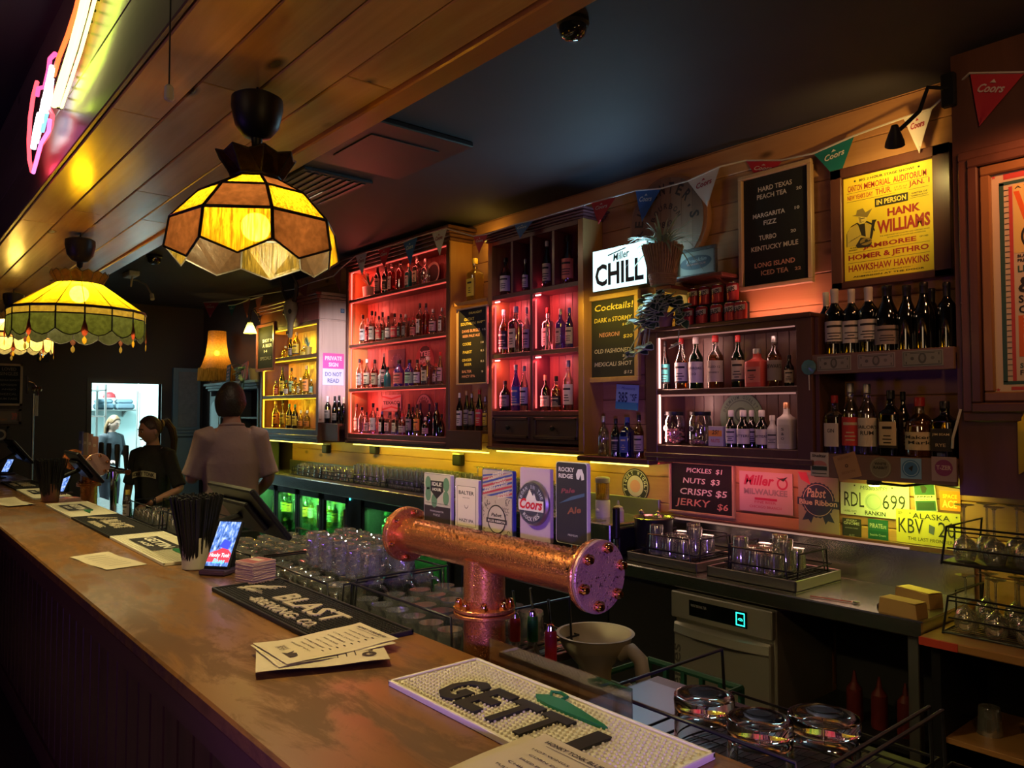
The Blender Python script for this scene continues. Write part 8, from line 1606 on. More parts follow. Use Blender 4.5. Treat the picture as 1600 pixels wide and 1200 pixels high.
# ------------------------------------------------------------------ plants, trophies, hutch, kitchen things
LEAF = mat('leaf_green', (.05, .12, .06), .4, var=.35, vscale=20); LEAFP = mat('leaf_pale', (.36, .46, .32), .45); LEAFV = mat('leaf_dark', (.035, .075, .05), .35)
def blade(m, base, dr, L, w_, droop, mm, n=7):
    d = Vector(dr).normalized(); s = d.cross(Vector((0, 0, 1))); s = s.normalized() if s.length > .01 else Vector((1, 0, 0)); vs = []
    for k in range(n+1):
        t = k/n; p = Vector(base)+d*(L*t)+Vector((0, 0, -droop*L*t*t)); ww = w_*(1-t)**.6*(.5+.5*min(1, t*4)); vs += [p-s*ww+Vector((0, 0, .002)), p+s*ww+Vector((0, 0, .002))]
    m.add(vs, [(2*k, 2*k+1, 2*k+3, 2*k+2) for k in range(n)], mm)
def leafshape(m, base, dr, up, L, w_, mm, rim=None):
    u = Vector(dr).normalized(); v = Vector(up); n = u.cross(v).normalized(); vs = []; prof = [(0, 0), (.15, .6), (.4, 1), (.7, .75), (.9, .3), (1, 0)]
    c = [Vector(base)+u*(L*t)+v.normalized()*(-.15*L*t*t) for t, q in prof]
    for k, (t, q) in enumerate(prof): vs += [c[k]+n*(w_*q)+v.normalized()*.12*w_*q, c[k], c[k]-n*(w_*q)+v.normalized()*.12*w_*q]
    f = []
    for k in range(len(prof)-1): f += [(3*k, 3*k+1, 3*k+4, 3*k+3), (3*k+1, 3*k+2, 3*k+5, 3*k+4)]
    m.add(vs, f, mm)
    if rim:
        m.tube([vs[3*k] for k in range(len(prof))], w_*.09, rim, 4); m.tube([vs[3*k+2] for k in range(len(prof))], w_*.09, rim, 4)
# basket of spider plant, on a bracket beside the lit sign
yb = 3.17; x = xat(1037, yb); zt = zat(x, yb, 384); zb_ = zat(x, yb, 446); o = thing('basket_plant', 'spider plant in a twig basket between the lit sign and barbecue sign', 'plant', (x, yb, zb_)); h = zt-zb_; R_ = abs(xat(1062, yb)-xat(1013, yb))/2
TW = mat('twig', (.34, .23, .15), .8, var=.4, vscale=50); m = MB(); m.lathe([(R_*.55, 0), (R_*.66, h*.3), (R_*.95, h*.98)], TW, None, 22); rng = random.Random(4)
for k in range(40): a = 2*pi*k/40; m.tube([(R_*.66*cos(a), R_*.66*sin(a), h*.28), (R_*.82*cos(a+.06), R_*.82*sin(a+.06), h*.62), (R_*1.02*cos(a+.02), R_*1.02*sin(a+.02), h*rng.uniform(.95, 1.04))], .006, TW, 5)
for k in range(6): m.ring(0, 0, 0, .001, TW); rr = R_*(.58+.02*k); m.tube([(rr*cos(2*pi*j/20), rr*sin(2*pi*j/20), h*(.02+.045*k)) for j in range(20)], .007, TW, 5, True)
m.obj('basket', o); m = MB()
for k in range(70): a = rng.uniform(0, 2*pi); e = rng.uniform(.2, 2.2); blade(m, (0, 0, h*.92), (cos(a), sin(a)*.6-.2, e), rng.uniform(.16, .30), .009, rng.uniform(.25, .9), LEAFP)
m.obj('foliage', o, 60, recalc=False); m = MB(); m.box((-.05, .0, -.02), (.05, WALL-yb-.002, -.001), RED_WOOD, .003); m.obj('bracket', o)
# trailing variegated plant over the corner of cabinet F
y = YF+.05; x = xat(1040, y); o = thing('trailing_plant', 'trailing variegated ivy-like plant over the left corner of the whisky cabinet', 'plant', (x, y, F_TOP+.0225)); m = MB(); m.lathe([(.035, .0005), (.045, .075), (.05, .08), (.04, .075), (.03, .02)], mat('pink_pot', (.35, .18, .15), .6), None, 24); m.obj('pot', o); st = MB(); lf = MB(); rng = random.Random(9)
for k in range(20):
    a = rng.uniform(2.6, 6.3) if k < 13 else rng.uniform(0, 6.3); L = rng.uniform(.10, .19); up_ = rng.uniform(.04, .12) if k % 3 else rng.uniform(.10, .16); pts = [Vector((0, 0, .06))]; 
    for t in (.25, .5, .75, 1): pts.append(Vector((cos(a)*L*t, sin(a)*.10*t-.04*t, .10+up_*sin(pi*t*.75)-(.30*t*t if k % 3 == 0 else .12*t*t))))
    if any((p.z < .0 and p.y > -.085) for p in pts): pts = [Vector((p.x, min(p.y, -.095) if p.z < .03 else p.y, p.z)) for p in pts]
    st.tube(pts, .0028, LEAFP, 5)
    for p in pts[1:]:
        for s in range(2): b_ = rng.uniform(0, 6.3); leafshape(lf, p, (cos(b_), -abs(sin(b_))*.6, rng.uniform(-.5, .3)), (0, -.6, 1), rng.uniform(.055, .085), rng.uniform(.02, .03), rng.choice((LEAF, LEAFV, LEAFV)), LEAFP)
st.obj('stems', o, 60); lf.obj('leaves', o, 60, recalc=False)
# plants in the cabinets
def potplant(px, pyb, pyt, yf, zb_, label, potc, s=1.0, sq=False, mm=LEAF):
    y = yf+.10; x = xat(px, y); h = zat(x, y, pyt)-zb_; o = thing('potted_plant', label, 'plant', (x, y, zb_)); m = MB(); m.lathe([(.035*s, .0005), (.042*s, h*.36), (.038*s, h*.36), (.03*s, h*.3)], paint(potc), None, 18, True, 6 if sq else None); m.obj('pot', o); m = MB(); rng = random.Random(px)
    for k in range(22): a = rng.uniform(0, 6.3); blade(m, (0, 0, h*.33), (cos(a)*.8, -abs(sin(a))*.5, rng.uniform(.7, 2)), h*rng.uniform(.45, .72), .007*s, rng.uniform(.1, .6), rng.choice((mm, LEAFP)))
    m.obj('foliage', o, 60, recalc=False)
potplant(576, 461, 415, YB, B_S[0], 'small leafy plant in a pale square pot on the top red shelf', (.55, .48, .36), 1.2, True); potplant(481, 553, 517, YA, A_S[0], 'grassy plant on the top yellow shelf', (.4, .3, .05), .8)
# round mirror plate
y = WALL-.03; x = xat(680, y); z = PY(680, 413, y).z; o = thing('round_plate', 'dark round plate with pale rim at the right of the top red shelf', 'plate', (x, y-.02, B_S[0])); R_ = abs(PY(680, 394, y).z-z); M = frame((0, 0, R_+.001), (1, .0, 0), (0, .10, 1)); m = MB(); m.lathe([(R_*.8, 0), (R_, .012), (R_*.97, .016), (R_*.78, .008)], paint((.6, .5, .4)), M, 36); m.obj('rim', o); m = MB(); m.disc(0, 0, R_*.8, paint((.03, .02, .02)), M, .009, 30); m.obj('centre', o)
# longhorn skull
y = YA-.09; p = PY(450, 495, y); o = thing('animal_skull', 'yellow-lit horned animal skull mounted on the yellow-lit cabinet', 'skull', (p.x, YA-.006, p.z)); BN = mat('bone', (.42, .36, .22), .6, bump=.3, bscale=30); HN = mat('horn', (.05, .035, .025), .3)
m = MB(); m.lathe([(.012, -.20), (.028, -.185), (.036, -.12), (.044, -.05), (.075, .02), (.088, .08), (.078, .13), (.045, .16), (.001, .17)], BN, Matrix.Translation((0, -.06, 0)) @ Matrix.Diagonal((1, .7, 1, 1)), 20); m.obj('skull', o, 60); m = MB()
for s in (-1, 1): m.ball((s*.062, -.095, .045), .022, HN, 10, 1, .7, 1.1); m.ball((s*.016, -.088, -.15), .010, HN, 8, 1, .7, 1.8)
m.obj('eye_socket', o, 60)
for s in (-1, 1): m = MB(); m.tube([(s*.05, -.05, .14), (s*.12, -.06, .20), (s*.165, -.07, .28), (s*.15, -.10, .36), (s*.10, -.12, .41)], .024, HN, 10, False, .006); m.obj('horn', o, 60)
m = MB(); m.lathe([(.14, 0), (.15, .004), (.13, .012)], RED_WOOD, frame((0, 0, .06), (1, 0, 0), (0, 0, 1)), 30); m.obj('mounting_plaque', o)
m = MB(); 
# wall sconce with pleated glass shade
p = PY(391, 512, 2.98); o = thing('wall_sconce', 'wrought wall sconce with small glowing pleated shade', 'wall lamp', (xat(404, YA)-.02, YA-.002, p.z+.1)); d = p-o.location; m = MB(); m.tube([(0, 0, .04), (d.x*.4, d.y*.5, .10), (d.x*.8, d.y*.9, .07), (d.x, d.y, d.z+.06)], .007, HN, 8); m.tube([(0, 0, .04), (.05, -.02, .02), (.09, -.03, -.02)], .006, CHROME, 8); m.obj('arm', o, 60); m = MB(); n = 24
vs = []
for j, (r, z) in enumerate(((.022, .05), (.04, .0), (.062, -.06))):
    for k in range(n): q = r*(1+.08*(k % 2)); vs.append((d.x+q*cos(2*pi*k/n), d.y+q*sin(2*pi*k/n), d.z+z))
m.add(vs, [(j*n+k, j*n+(k+1) % n, (j+1)*n+(k+1) % n, (j+1)*n+k) for j in range(2) for k in range(n)], stained('sconce_glass', (1.0, .85, .22), 0, .35)); m.obj('shade', o, 60, recalc=False); m = MB(); m.ball((d.x, d.y, d.z-.01), .020, glow('sconce_bulb', (1, .88, .35), 90), 12); m.obj('bulb', o, 60)
lamp('POINT', 'sconce_light', p+Vector((0, 0, -.07)), (1, .80, .18), 8.0, .03)
# framed menu on the cabinet
y = YA-.012; x0, x1, z0, z1 = rectpx(401, 506, 429, 580, y)
sign('framed_menu', 'small framed dark menu hung on the yellow-lit cabinet side', 'menu', x0, x1, z0, z1, YA-.002, lines([('SHOT N', .1, .62, .08, .6, LTW), ('A BEER', .1, .50, .08, .6, LTW), ('14', 0, .38, .06, .2, LTW), ('SPECIALS', 0, .2, .08, .7, paint((.2, .18, .14)))]), RED_WOOD, .03, .02, FELT, .006)
# grey painted hutch, door and corner panel
HG = mat('hutch_grey', (.16, .21, .22), .5); hx0, hx1 = -9.35, A0-.14; o = thing('grey_hutch', 'grey painted hutch cupboard with arched door behind the standing man', 'cupboard', ((hx0+hx1)/2, 3.22, 0)); X = (hx1-hx0)/2
m = MB(); m.box((-X, -.10, 0), (X, .19, .95), HG, .006); m.obj('base_cabinet', o); m = MB(); m.box((-X, -.06, .95), (-X+.04, .19, 1.92), HG, .003); m.box((X-.04, -.06, .95), (X, .19, 1.92), HG, .003); m.box((-X, .17, .95), (X, .19, 1.92), mat('hutch_back', (.05, .02, .02), .6)); m.box((-X*.1, -.05, .95), (-X*.1+.04, .17, 1.92), HG, .003); m.obj('carcass', o)
for zs in (1.28, 1.6): m = MB(); m.box((-X+.04, -.05, zs), (X-.04, .17, zs+.02), HG, .002); m.obj('shelf', o)
m = MB()
for k in range(3): m.box((-X-.02-.02*k, -.08-.02*k, 1.92+.03*k), (X+.02+.02*k, .19, 1.95+.03*k), HG, .004)
m.obj('cornice', o); m = MB(); m.box((-X+.05, -.075, .97), (-X+.40, -.06, 1.86), HG, .003); q = [(-X+.10, 1.0), (-X+.35, 1.0)]+[(-X+.225+.125*cos(pi*k/10), 1.72+.08*sin(pi*k/10)) for k in range(11)]; m.prism([(a, b_) for a, b_ in q], .004, mat('pale_panel_paint', (.42, .55, .55), .5), FB(0, -.076, 0)); dd = m.obj('door', o); m = MB(); m.ball((-X+.37, -.09, 1.42), .016, BPLAST, 10); m.obj('knob', dd)
o = thing('corner_panel', 'blue-grey panelled wall piece in the far corner left of the hutch', 'wall panel', (FAR+.05, 3.3, 0)); m = MB(); m.box((-.05, -.24, 0), (.02, .10, 2.25), HG, .004); m.obj('board', o); m = MB(); m.box((.021, -.18, 1.48), (.028, .06, 2.2), mat('rough_board', (.22, .20, .18), .8, var=.3, vscale=20)); m.obj('rough_board', o); m = MB()
for k in range(3): m.box((.02, -.24, 1.36+.04*k), (.05-.008*k, .10, 1.395+.04*k), HG, .004)
m.obj('rail', o)
lamp('AREA', 'hutch_light', (-9.0, 2.6, 2.6), (.6, .9, 1.0), 3.0, .3, .3, aim=(-9.2, 3.2, 1.4))
# fringed standing lampshade on the hutch
p = PY(341, 592, 3.2); o = thing('table_lamp', 'orange fringed lampshade glowing on top of the hutch', 'lamp', (p.x, 3.18, 1.98+.03)); z0 = .06; H_ = .62; SHD = stained('lamp_cloth', (.85, .42, .07), 0, .12); m = MB(); n = 40; vs = []; pr = [(.10, H_), (.105, H_*.8), (.125, H_*.55), (.17, H_*.33), (.20, H_*.24)]
for r, z in pr:
    for k in range(n): vs.append((r*(1+.02*cos(6*2*pi*k/n))*cos(2*pi*k/n), r*(1+.02*cos(6*2*pi*k/n))*sin(2*pi*k/n), z+(.02*abs(sin(3*2*pi*k/n)) if z < H_*.3 else 0)))
m.add(vs, [(j*n+k, j*n+(k+1) % n, (j+1)*n+(k+1) % n, (j+1)*n+k) for j in range(len(pr)-1) for k in range(n)], SHD); m.obj('shade', o, 60, recalc=False); m = MB(); FR_ = stained('fringe_gold', (.9, .62, .18), 1, .35)
for k in range(80): a = 2*pi*k/80; m.tube([(.202*cos(a), .202*sin(a), H_*.26+.02*abs(sin(3*a))), (.206*cos(a), .206*sin(a), H_*.05)], .006, FR_, 4)
m.obj('fringe', o, 60); m = MB(); m.lathe([(.07, 0.0005), (.07, .012), (.02, .03), (.016, .3)], HN, None, 20); m.obj('base', o); m = MB(); m.ball((0, 0, .36), .03, glow('lampshade_bulb', (1, .55, .15), 75), 12); m.obj('bulb', o, 60)
p2 = PY(384, 580, 3.1); o = thing('red_sign', 'small tilted red and black sign leaning on the hutch', 'sign', (PY(383, 575, 3.12).x, 3.12, 2.005)); m = MB(); M = frame((0, 0, .001), (cos(.2), 0, sin(.2)), (-sin(.2), .1, cos(.2))); m.box((-.09, 0, 0), (.09, .20, .012), paint((.30, .05, .04)), .002, M); m.flat([(-.05, .05), (.02, .03), (.06, .09), (.04, .15), (-.04, .16)], paint((.55, .12, .12)), M, .0126); m.obj('face', o)
o = thing('card_sign', 'small black lettered card standing on the hutch', 'sign', (PY(357, 580, 3.12).x, 3.12, 2.005)); m = MB(); M = frame((0, 0, .001), (cos(-.12), 0, -sin(-.12)*0+.12), (-.12, .1, 1)); m.box((-.06, 0, 0), (.06, .20, .008), INK, .001, M)
for k in range(4): m.text(('LIVE', 'MUSIC', 'EVERY', 'NIGHT')[k], paint((.55, .18, .12)), M, 0, .15-.04*k, .02, .07, 'C', .02, 0, .0085)
m.obj('face', o)
y = 3.05; x = xat(386, y)-.06; o = thing('hanging_plant', 'leafy plant trailing down beside the hutch and yellow-lit cabinet', 'plant', (x, 3.16, 1.99+.02)); m = MB(); m.lathe([(.06, 0), (.08, .12), (.07, .12), (.05, .02)], paint((.25, .18, .12)), None, 18); m.obj('pot', o); m = MB(); rng = random.Random(12)
for k in range(60): t = rng.random(); p = Vector((rng.gauss(0, .05), -.13-.06*rng.random(), .16-.75*t*t)); a = rng.uniform(0, 6.3); leafshape(m, p, (cos(a), -abs(sin(a)), rng.uniform(-.6, .2)), (0, -.6, 1), rng.uniform(.05, .08), .022, rng.choice((LEAF, LEAF, LEAFP)))
m.obj('leaves', o, 60, recalc=False); m = MB(); m.tube([(0, 0, .1), (0, -.12, .16), (.0, -.16, -.1), (.02, -.16, -.55)], .004, LEAF, 5); m.tube([(0, 0, .1), (.03, -.12, .13), (.05, -.16, -.2)], .004, LEAF, 5); m.obj('stems', o, 60)
# brass lamp/tap things on the far wall
o = thing('pole_fixture', 'chrome and copper fixture on a tall thin pole near the far wall', 'pole', (PX(52, 640, -9.8).x, PX(52, 640, -9.8).y, 0)); Zp = lambda py: zat(o.location.x, o.location.y, py); m = MB(); m.cyl((0, 0, 0), (0, 0, Zp(615)), .012, STEEL_D, 10); m.obj('pole', o); m = MB(); m.cyl((0, -.06, Zp(615)), (0, -.06, Zp(588)), .012, CHROME, 10); m.tube([(0, -.06, Zp(595)), (0, 0, Zp(598)), (0, .03, Zp(606)), (0, .05, Zp(618))], .008, BRASS, 8); m.obj('arm', o)
for k in range(3): m = MB(); m.lathe([(.012, 0), (.02, .02), (.012, .05)], BRASS, Matrix.Translation((0, .0+.03*k, Zp(611))), 12); m.obj('knob', o)
m = MB()
for k in range(4): m.tube([(.004*k, .01+.01*k, Zp(618)), (.006*k, .0+.012*k, Zp(635)), (.004*k, .015+.008*k, Zp(650))], .006, CORD, 5)
m.obj('tassel', o)
# kitchen things seen through the doorway
def kp(px, py, x): return PX(px, py, x)
a, c = kp(160, 640, -13.6), kp(205, 632, -13.6); o = thing('kitchen_shelf', 'steel wall shelf in the bright kitchen, stacked with folded bags', 'shelf', (-13.9, (a.y+c.y)/2, a.z-.12)); wy = (c.y-a.y)/2+.1; m = MB(); m.box((-.19, -wy, .10), (.3, wy, .12), STEEL_D, .003); m.obj('shelf_board', o); 
for yy in (-wy+.1, wy-.1): m = MB(); m.prism([(0, 0), (.28, .10), (0, .10)], .02, STEEL_D, frame((-.19, yy, 0), (1, 0, 0), (0, 0, 1))); m.obj('bracket', o); zs = a.z
for k, (yo, l, dz, c_) in enumerate(((-.16, 'blue-grey folded bag at the left of the kitchen shelf', 0, (.10, .17, .22)), (.14, 'blue-grey folded bag at the right of the kitchen shelf', 0, (.13, .20, .25)))):
    q = thing('folded_bag', l, 'bag', (-13.75, (a.y+c.y)/2+yo, zs+.001), 0, 'folded bags in the kitchen'); m = MB(); m.box((-.12, -.14, 0), (.12, .14, .10), paint(c_), .03); m.box((-.10, -.13, .09), (.10, .12, .17), paint([v*1.3 for v in c_]), .03); m.obj('bag', q)
q = thing('red_hard_hat', 'red round cap on the kitchen shelf stack', 'cap', (-13.75, (a.y+c.y)/2-.08, zs+.172)); m = MB(); m.lathe([(.09, 0), (.095, .03), (.08, .08), (.04, .11), (.001, .12)], paint((.6, .04, .05)), None, 20); m.obj('crown', q); m = MB(); m.lathe([(.10, .0), (.10, .02), (.09, .021)], WHITE, None, 20); m.obj('band', q)
b = kp(149, 640, -13.2); o = thing('kitchen_rack', 'pale shelving frame at the left inside the kitchen', 'rack', (-13.3, b.y, 0)); m = MB()
for yy in (-.25, .1): m.box((-.3, yy-.015, 0), (-.27, yy+.015, 2.1), STEEL_D); m.box((.27, yy-.015, 0), (.3, yy+.015, 2.1), STEEL_D)
m.obj('post', o)
for zz_ in (1.2, 1.6, 2.0): m = MB(); m.box((-.3, -.25, zz_), (.3, .1, zz_+.02), STEEL_D); m.obj('shelf', o)
b = kp(222, 640, -13.0); o = thing('kitchen_pipe', 'grey conduit running down the bright kitchen wall', 'pipe', (-12.78, 3.30, 0)); m = MB(); m.cyl((0, -.08, .9), (0, -.08, 2.0), .015, STEEL_D, 10); m.obj('conduit', o)
# ------------------------------------------------------------------ people
def bake(o, name, mats, parent, sharp=180):
    bpy.context.view_layer.update(); dg = bpy.context.evaluated_depsgraph_get(); me = bpy.data.meshes.new_from_object(o.evaluated_get(dg)); old = o.data
    bpy.data.objects.remove(o); me.name = name; me.materials.clear()
    for m in mats: me.materials.append(m)
    me.polygons.foreach_set('use_smooth', [True]*len(me.polygons)); n = bpy.data.objects.new(name, me); COL.objects.link(n); n.parent = parent; return n
def skin_mesh(chains, sub=2):
    """chains: lists of (x, y, z, rx, ry); the first vertex of the first chain is the root; equal points are welded"""
    vs = []; rad = []; es = []; idx = {}
    def vid(p):
        k = (round(p[0], 4), round(p[1], 4), round(p[2], 4))
        if k not in idx: idx[k] = len(vs); vs.append(k); rad.append((p[3], p[4] if len(p) > 4 else p[3]))
        return idx[k]
    for c in chains:
        q = [vid(p) for p in c]; es += list(zip(q, q[1:]))
    me = bpy.data.meshes.new('sk'); me.from_pydata(vs, es, []); o = bpy.data.objects.new('sk', me); COL.objects.link(o)
    o.modifiers.new('s', 'SKIN'); sv = me.skin_vertices[0].data if me.skin_vertices else None
    if sv is None:
        bm = bmesh.new(); bm.from_mesh(me); bm.verts.layers.skin.verify(); bm.to_mesh(me); bm.free(); sv = me.skin_vertices[0].data
    for i, r in enumerate(rad): sv[i].radius = r
    sv[0].use_root = True
    for m in o.modifiers: m.use_smooth_shade = True
    d = o.modifiers.new('d', 'SUBSURF'); d.levels = sub; d.render_levels = sub; return o
def geo(o):
    bpy.context.view_layer.update(); dg = bpy.context.evaluated_depsgraph_get(); me = bpy.data.meshes.new_from_object(o.evaluated_get(dg)); bpy.data.objects.remove(o)
    v = [tuple(a.co) for a in me.vertices]; f = [tuple(p.vertices) for p in me.polygons]; bpy.data.meshes.remove(me); return v, f
def head_geo(M, s=1.0, female=False):
    vs = []; NU, NV = 36, 28; g = lambda a, b, c: math.exp(-((a-b)/c)**2)
    for j in range(NV+1):
        ph = -pi/2+pi*j/NV
        for i in range(NU):
            th = 2*pi*i/NU; x = cos(ph)*sin(th); y = -cos(ph)*cos(th); z = sin(ph)    # face looks to -y
            X, Y, Z = x*.074, y*.093, z*.117
            fr = max(0, -y)
            if z < 0: X *= 1-.30*(-z)**1.3; Y *= 1-.10*(-z) if y < 0 else 1-.42*(-z)**1.1
            if z < -.2 and y > 0: Z = Z*(1-.25*y)
            if z > 0 and y > 0: Y *= 1.06
            e = th if th < pi else th-2*pi
            # nose, brow, eye sockets, mouth, chin
            Y -= fr*(.021*g(e, 0, .15)*g(z, -.27, .12)+.013*g(e, 0, .12)*g(z, -.08, .20)); Y -= .006*fr*g(z, .16, .09)
            Y += fr*.010*(g(e, .36, .18)+g(e, -.36, .18))*g(z, .03, .10)
            Y -= fr*(.007*g(e, 0, .30)*g(z, -.50, .05)+.006*g(e, 0, .30)*g(z, -.60, .05)); Y += fr*.004*g(e, 0, .3)*g(z, -.55, .025); Y -= fr*.010*g(e, 0, .35)*g(z, -.82, .14)
            X += (1 if x > 0 else -1)*.004*g(z, -.15, .18)*(fr > .3)
            vs.append(M @ Vector((X*s, Y*s, Z*s)))
    fs = [(j*NU+i, j*NU+(i+1) % NU, (j+1)*NU+(i+1) % NU, (j+1)*NU+i) for j in range(NV) for i in range(NU)]
    return vs, fs
def ear_geo(M, s, side):
    m = MB(); m.ball((0, 0, 0), .030*s, None, 12, .35, .62, 1.05); T = M @ Matrix.Translation((side*.073*s, .012*s, -.012*s)) @ Matrix.Rotation(side*.35, 4, 'Z')
    return [T @ Vector(v) for v in m.v], m.f
def hand_chains(w, d, n, L, curl):
    """palm and five fingers: w wrist point, d pointing direction, n palm normal, curl in radians"""
    w = Vector(w); d = Vector(d).normalized(); n = Vector(n); n = (n-d*n.dot(d)).normalized(); t = d.cross(n); k = []; p = w+d*.045*L
    pt = lambda q, r: (q.x, q.y, q.z, r)
    k.append([pt(w, .022*L), pt(p, .026*L), pt(w+d*.085*L, .026*L)])
    for i, (o, l) in enumerate(((-.030, .070), (-.010, .080), (.010, .076), (.029, .060))):
        b = w+d*.082*L+t*o*L; a = 0; q = b; c = [pt(w+d*.06*L+t*o*.7*L, .012*L), pt(q, .0105*L)]
        for s in range(3): a += curl*(.5+.25*s); q = q+(d*cos(a)+n*sin(a))*l*L/3*1.15; c.append(pt(q, (.0095-.0012*s)*L))
        k.append(c)
    b = w+d*.028*L-t*.024*L; k.append([pt(w+d*.02*L, .016*L), pt(b+(d*.4-t*.8)*.014*L, .013*L), pt(b+(d*.75-t*.65+n*.25)*.045*L, .011*L), pt(b+(d*.9-t*.4+n*.35)*.070*L, .0085*L)])
    return k
def remesh(parts, name, mats, parent, vox, it=3):
    V = []; Fc = []
    for v, f in parts: b = len(V); V += [tuple(a) for a in v]; Fc += [tuple(b+i for i in q) for q in f]
    me = bpy.data.meshes.new('r'); me.from_pydata(V, [], Fc); bm = bmesh.new(); bm.from_mesh(me); bmesh.ops.recalc_face_normals(bm, faces=bm.faces[:]); bm.to_mesh(me); bm.free()
    o = bpy.data.objects.new('r', me); COL.objects.link(o); r = o.modifiers.new('r', 'REMESH'); r.mode = 'VOXEL'; r.voxel_size = vox; r.use_smooth_shade = True
    s = o.modifiers.new('s', 'SMOOTH'); s.factor = .5; s.iterations = it; return bake(o, name, mats, parent)
def skinmat(nm, c): return mat(nm, c, .5, bump=.05, bscale=80, var=.08, vscale=30)
def person(label, loc, rz, hgt, arms, skinc, shirtc, pantc, head_rot, head_tilt=0.0, female=False, lean=0.0, shirt_long=False, stance=0.09, loose=1.0):
    """local frame: faces -y. arms: {side: (elbow, wrist, finger dir, palm normal, curl)} in local metres for a 1.75 m figure"""
    s = hgt/1.75; o = thing('person', label, 'person', loc, rz); sh = .165 if female else .182; hip = .10; W = 1.0 if not female else .90
    P = lambda x, y, z, r, r2=None: (x*s, (y-lean*max(0, z-.95))*s, z*s, r*s, (r2 or r)*s)
    body = []; pel = P(0, 0, .93, .150*W, .105)
    sp = [pel, P(0, -.005, 1.08, .132*W, .100), P(0, -.01, 1.25, .155*W, .112), P(0, .0, 1.39, .130*W, .095), P(0, .010, 1.465, .068*W, .066), P(0, .0, 1.53, .058*W, .058), P(0, -.012, 1.62, .055, .058)]
    body.append(sp)
    for sd in (-1, 1):
        S_ = P(sd*sh, .005, 1.415, .062*W, .062*W); e, wr, fd, pn, cu = arms[sd]; E_ = P(*e, .043*W); Mi = P(*[(a*.5+b*.5) for a, b in zip(e, wr)], .040*W); Wr = P(*wr, .026*W, .026*W)
        body.append([sp[3], P(sd*sh*.5, .006, 1.435, .070*W, .066), S_, P(*[(a+b)/2 for a, b in zip((sd*sh, .005, 1.415), e)], .050*W), E_, Mi, Wr])
        body.append([pel, P(sd*hip, .0, .86, .088*W, .095), P(sd*stance, -.01, .50, .058*W), P(sd*stance, .01, .28, .055*W), P(sd*stance, .015, .09, .038), P(sd*stance, -.06, .04, .042, .035), P(sd*stance, -.17, .03, .035, .026)])
    parts = [geo(skin_mesh(body, 2))]
    for sd in (-1, 1):
        e, wr, fd, pn, cu = arms[sd]; w = P(*wr, .02); hc = hand_chains((w[0], w[1], w[2]), fd, pn, 1.0*s, cu); parts.append(geo(skin_mesh(hc[:1], 2)))
        for c in hc[1:]: parts.append(geo(skin_mesh([c], 1)))
    hc = P(0, -.03, 1.628, .1); HM = Matrix.Translation((hc[0], hc[1], hc[2])) @ Matrix.Rotation(head_rot, 4, 'Z') @ Matrix.Rotation(head_tilt, 4, 'X'); hs = s*(1.05 if female else 1.10)
    parts.append(head_geo(HM, hs, female))
    for sd in (-1, 1): parts.append(ear_geo(HM, hs, sd))
    SK = skinmat('skin_'+label[:6], skinc); bd = remesh(parts, 'body', [SK], o, .0065)
    # eyes, brows and lips
    m = MB()
    for sd in (-1, 1):
        m = MB(); m.ball(HM @ Vector((sd*.030*hs, -.0815*hs, .004*hs)), .0115*hs, mat('eye_white', (.55, .52, .48), .25), 12, 1, .6, .7); m.ball(HM @ Vector((sd*.030*hs, -.0875*hs, .004*hs)), .0055*hs, mat('eye_dark', (.03, .02, .015), .15), 8, 1, .6, 1); m.obj('eye', bd, 60)
    for sd in (-1, 1): m = MB(); m.tube([HM @ Vector((sd*x*hs, y*hs, z*hs)) for x, y, z in ((.016, -.094, .021), (.032, -.091, .027), (.048, -.079, .022))], .0035*hs, mat('brow', (.03, .02, .012), .7), 6); m.obj('eyebrow', bd, 60)
    m = MB(); m.tube([HM @ Vector((x*hs, y*hs, -.062*hs)) for x, y in ((-.022, -.082), (-.008, -.0925), (.008, -.0925), (.022, -.082))], .0052*hs, mat('lips', (.34, .12, .10), .4), 8); m.obj('lips', bd, 60)
    # clothes: lofted shirt and sleeves, lofted trousers, each grown into one cloth surface
    def loft(rings, n=28):
        vs = []
        for (x, y, z, rx, ry) in rings:
            q = P(x, y, z, rx, ry)
            for k in range(n): a = 2*pi*k/n; vs.append((q[0]+q[3]*cos(a)*(1+.02*loose*sin(5*a+z*9)), q[1]+q[4]*sin(a), q[2]))
        J = len(rings); fs = [(j*n+k, j*n+(k+1) % n, (j+1)*n+(k+1) % n, (j+1)*n+k) for j in range(J-1) for k in range(n)]
        return vs, fs+[tuple(reversed(range(n))), tuple((J-1)*n+k for k in range(n))]
    def limb(pts, n=18):
        m = MB(); Q = [(Vector(P(*p[:3], 1)[:3]), p[3]*s) for p in pts]; vs = []; J = len(Q)
        for i_, (p, r) in enumerate(Q):
            t = (Q[min(J-1, i_+1)][0]-Q[max(0, i_-1)][0]).normalized(); u = t.cross(Vector((0, 1, 0.2))).normalized(); v = u.cross(t)
            for k in range(n): a = 2*pi*k/n; vs.append(p+u*(r*cos(a))+v*(r*sin(a)))
        return vs, [(j*n+k, j*n+(k+1) % n, (j+1)*n+(k+1) % n, (j+1)*n+k) for j in range(J-1) for k in range(n)]+[tuple(reversed(range(n))), tuple((J-1)*n+k for k in range(n))]
    g = loose; lo = .80 if shirt_long else .84
    sw = sh*1.0; T = [(0, 0, lo, .172*W*g, .132*g), (0, 0, .95, .168*W*g, .130*g), (0, -.004, 1.08, .158*W*g, .126*g), (0, -.008, 1.24, .172*W*g, .134*g), (0, -.004, 1.34, (sw-.012), .122*g), (0, .0, 1.405, sw*.95, .112), (0, .004, 1.445, sw*.72, .100), (0, .006, 1.475, sw*.50, .088), (0, .006, 1.497, .080*W, .078)]
    cl = [loft(T)]
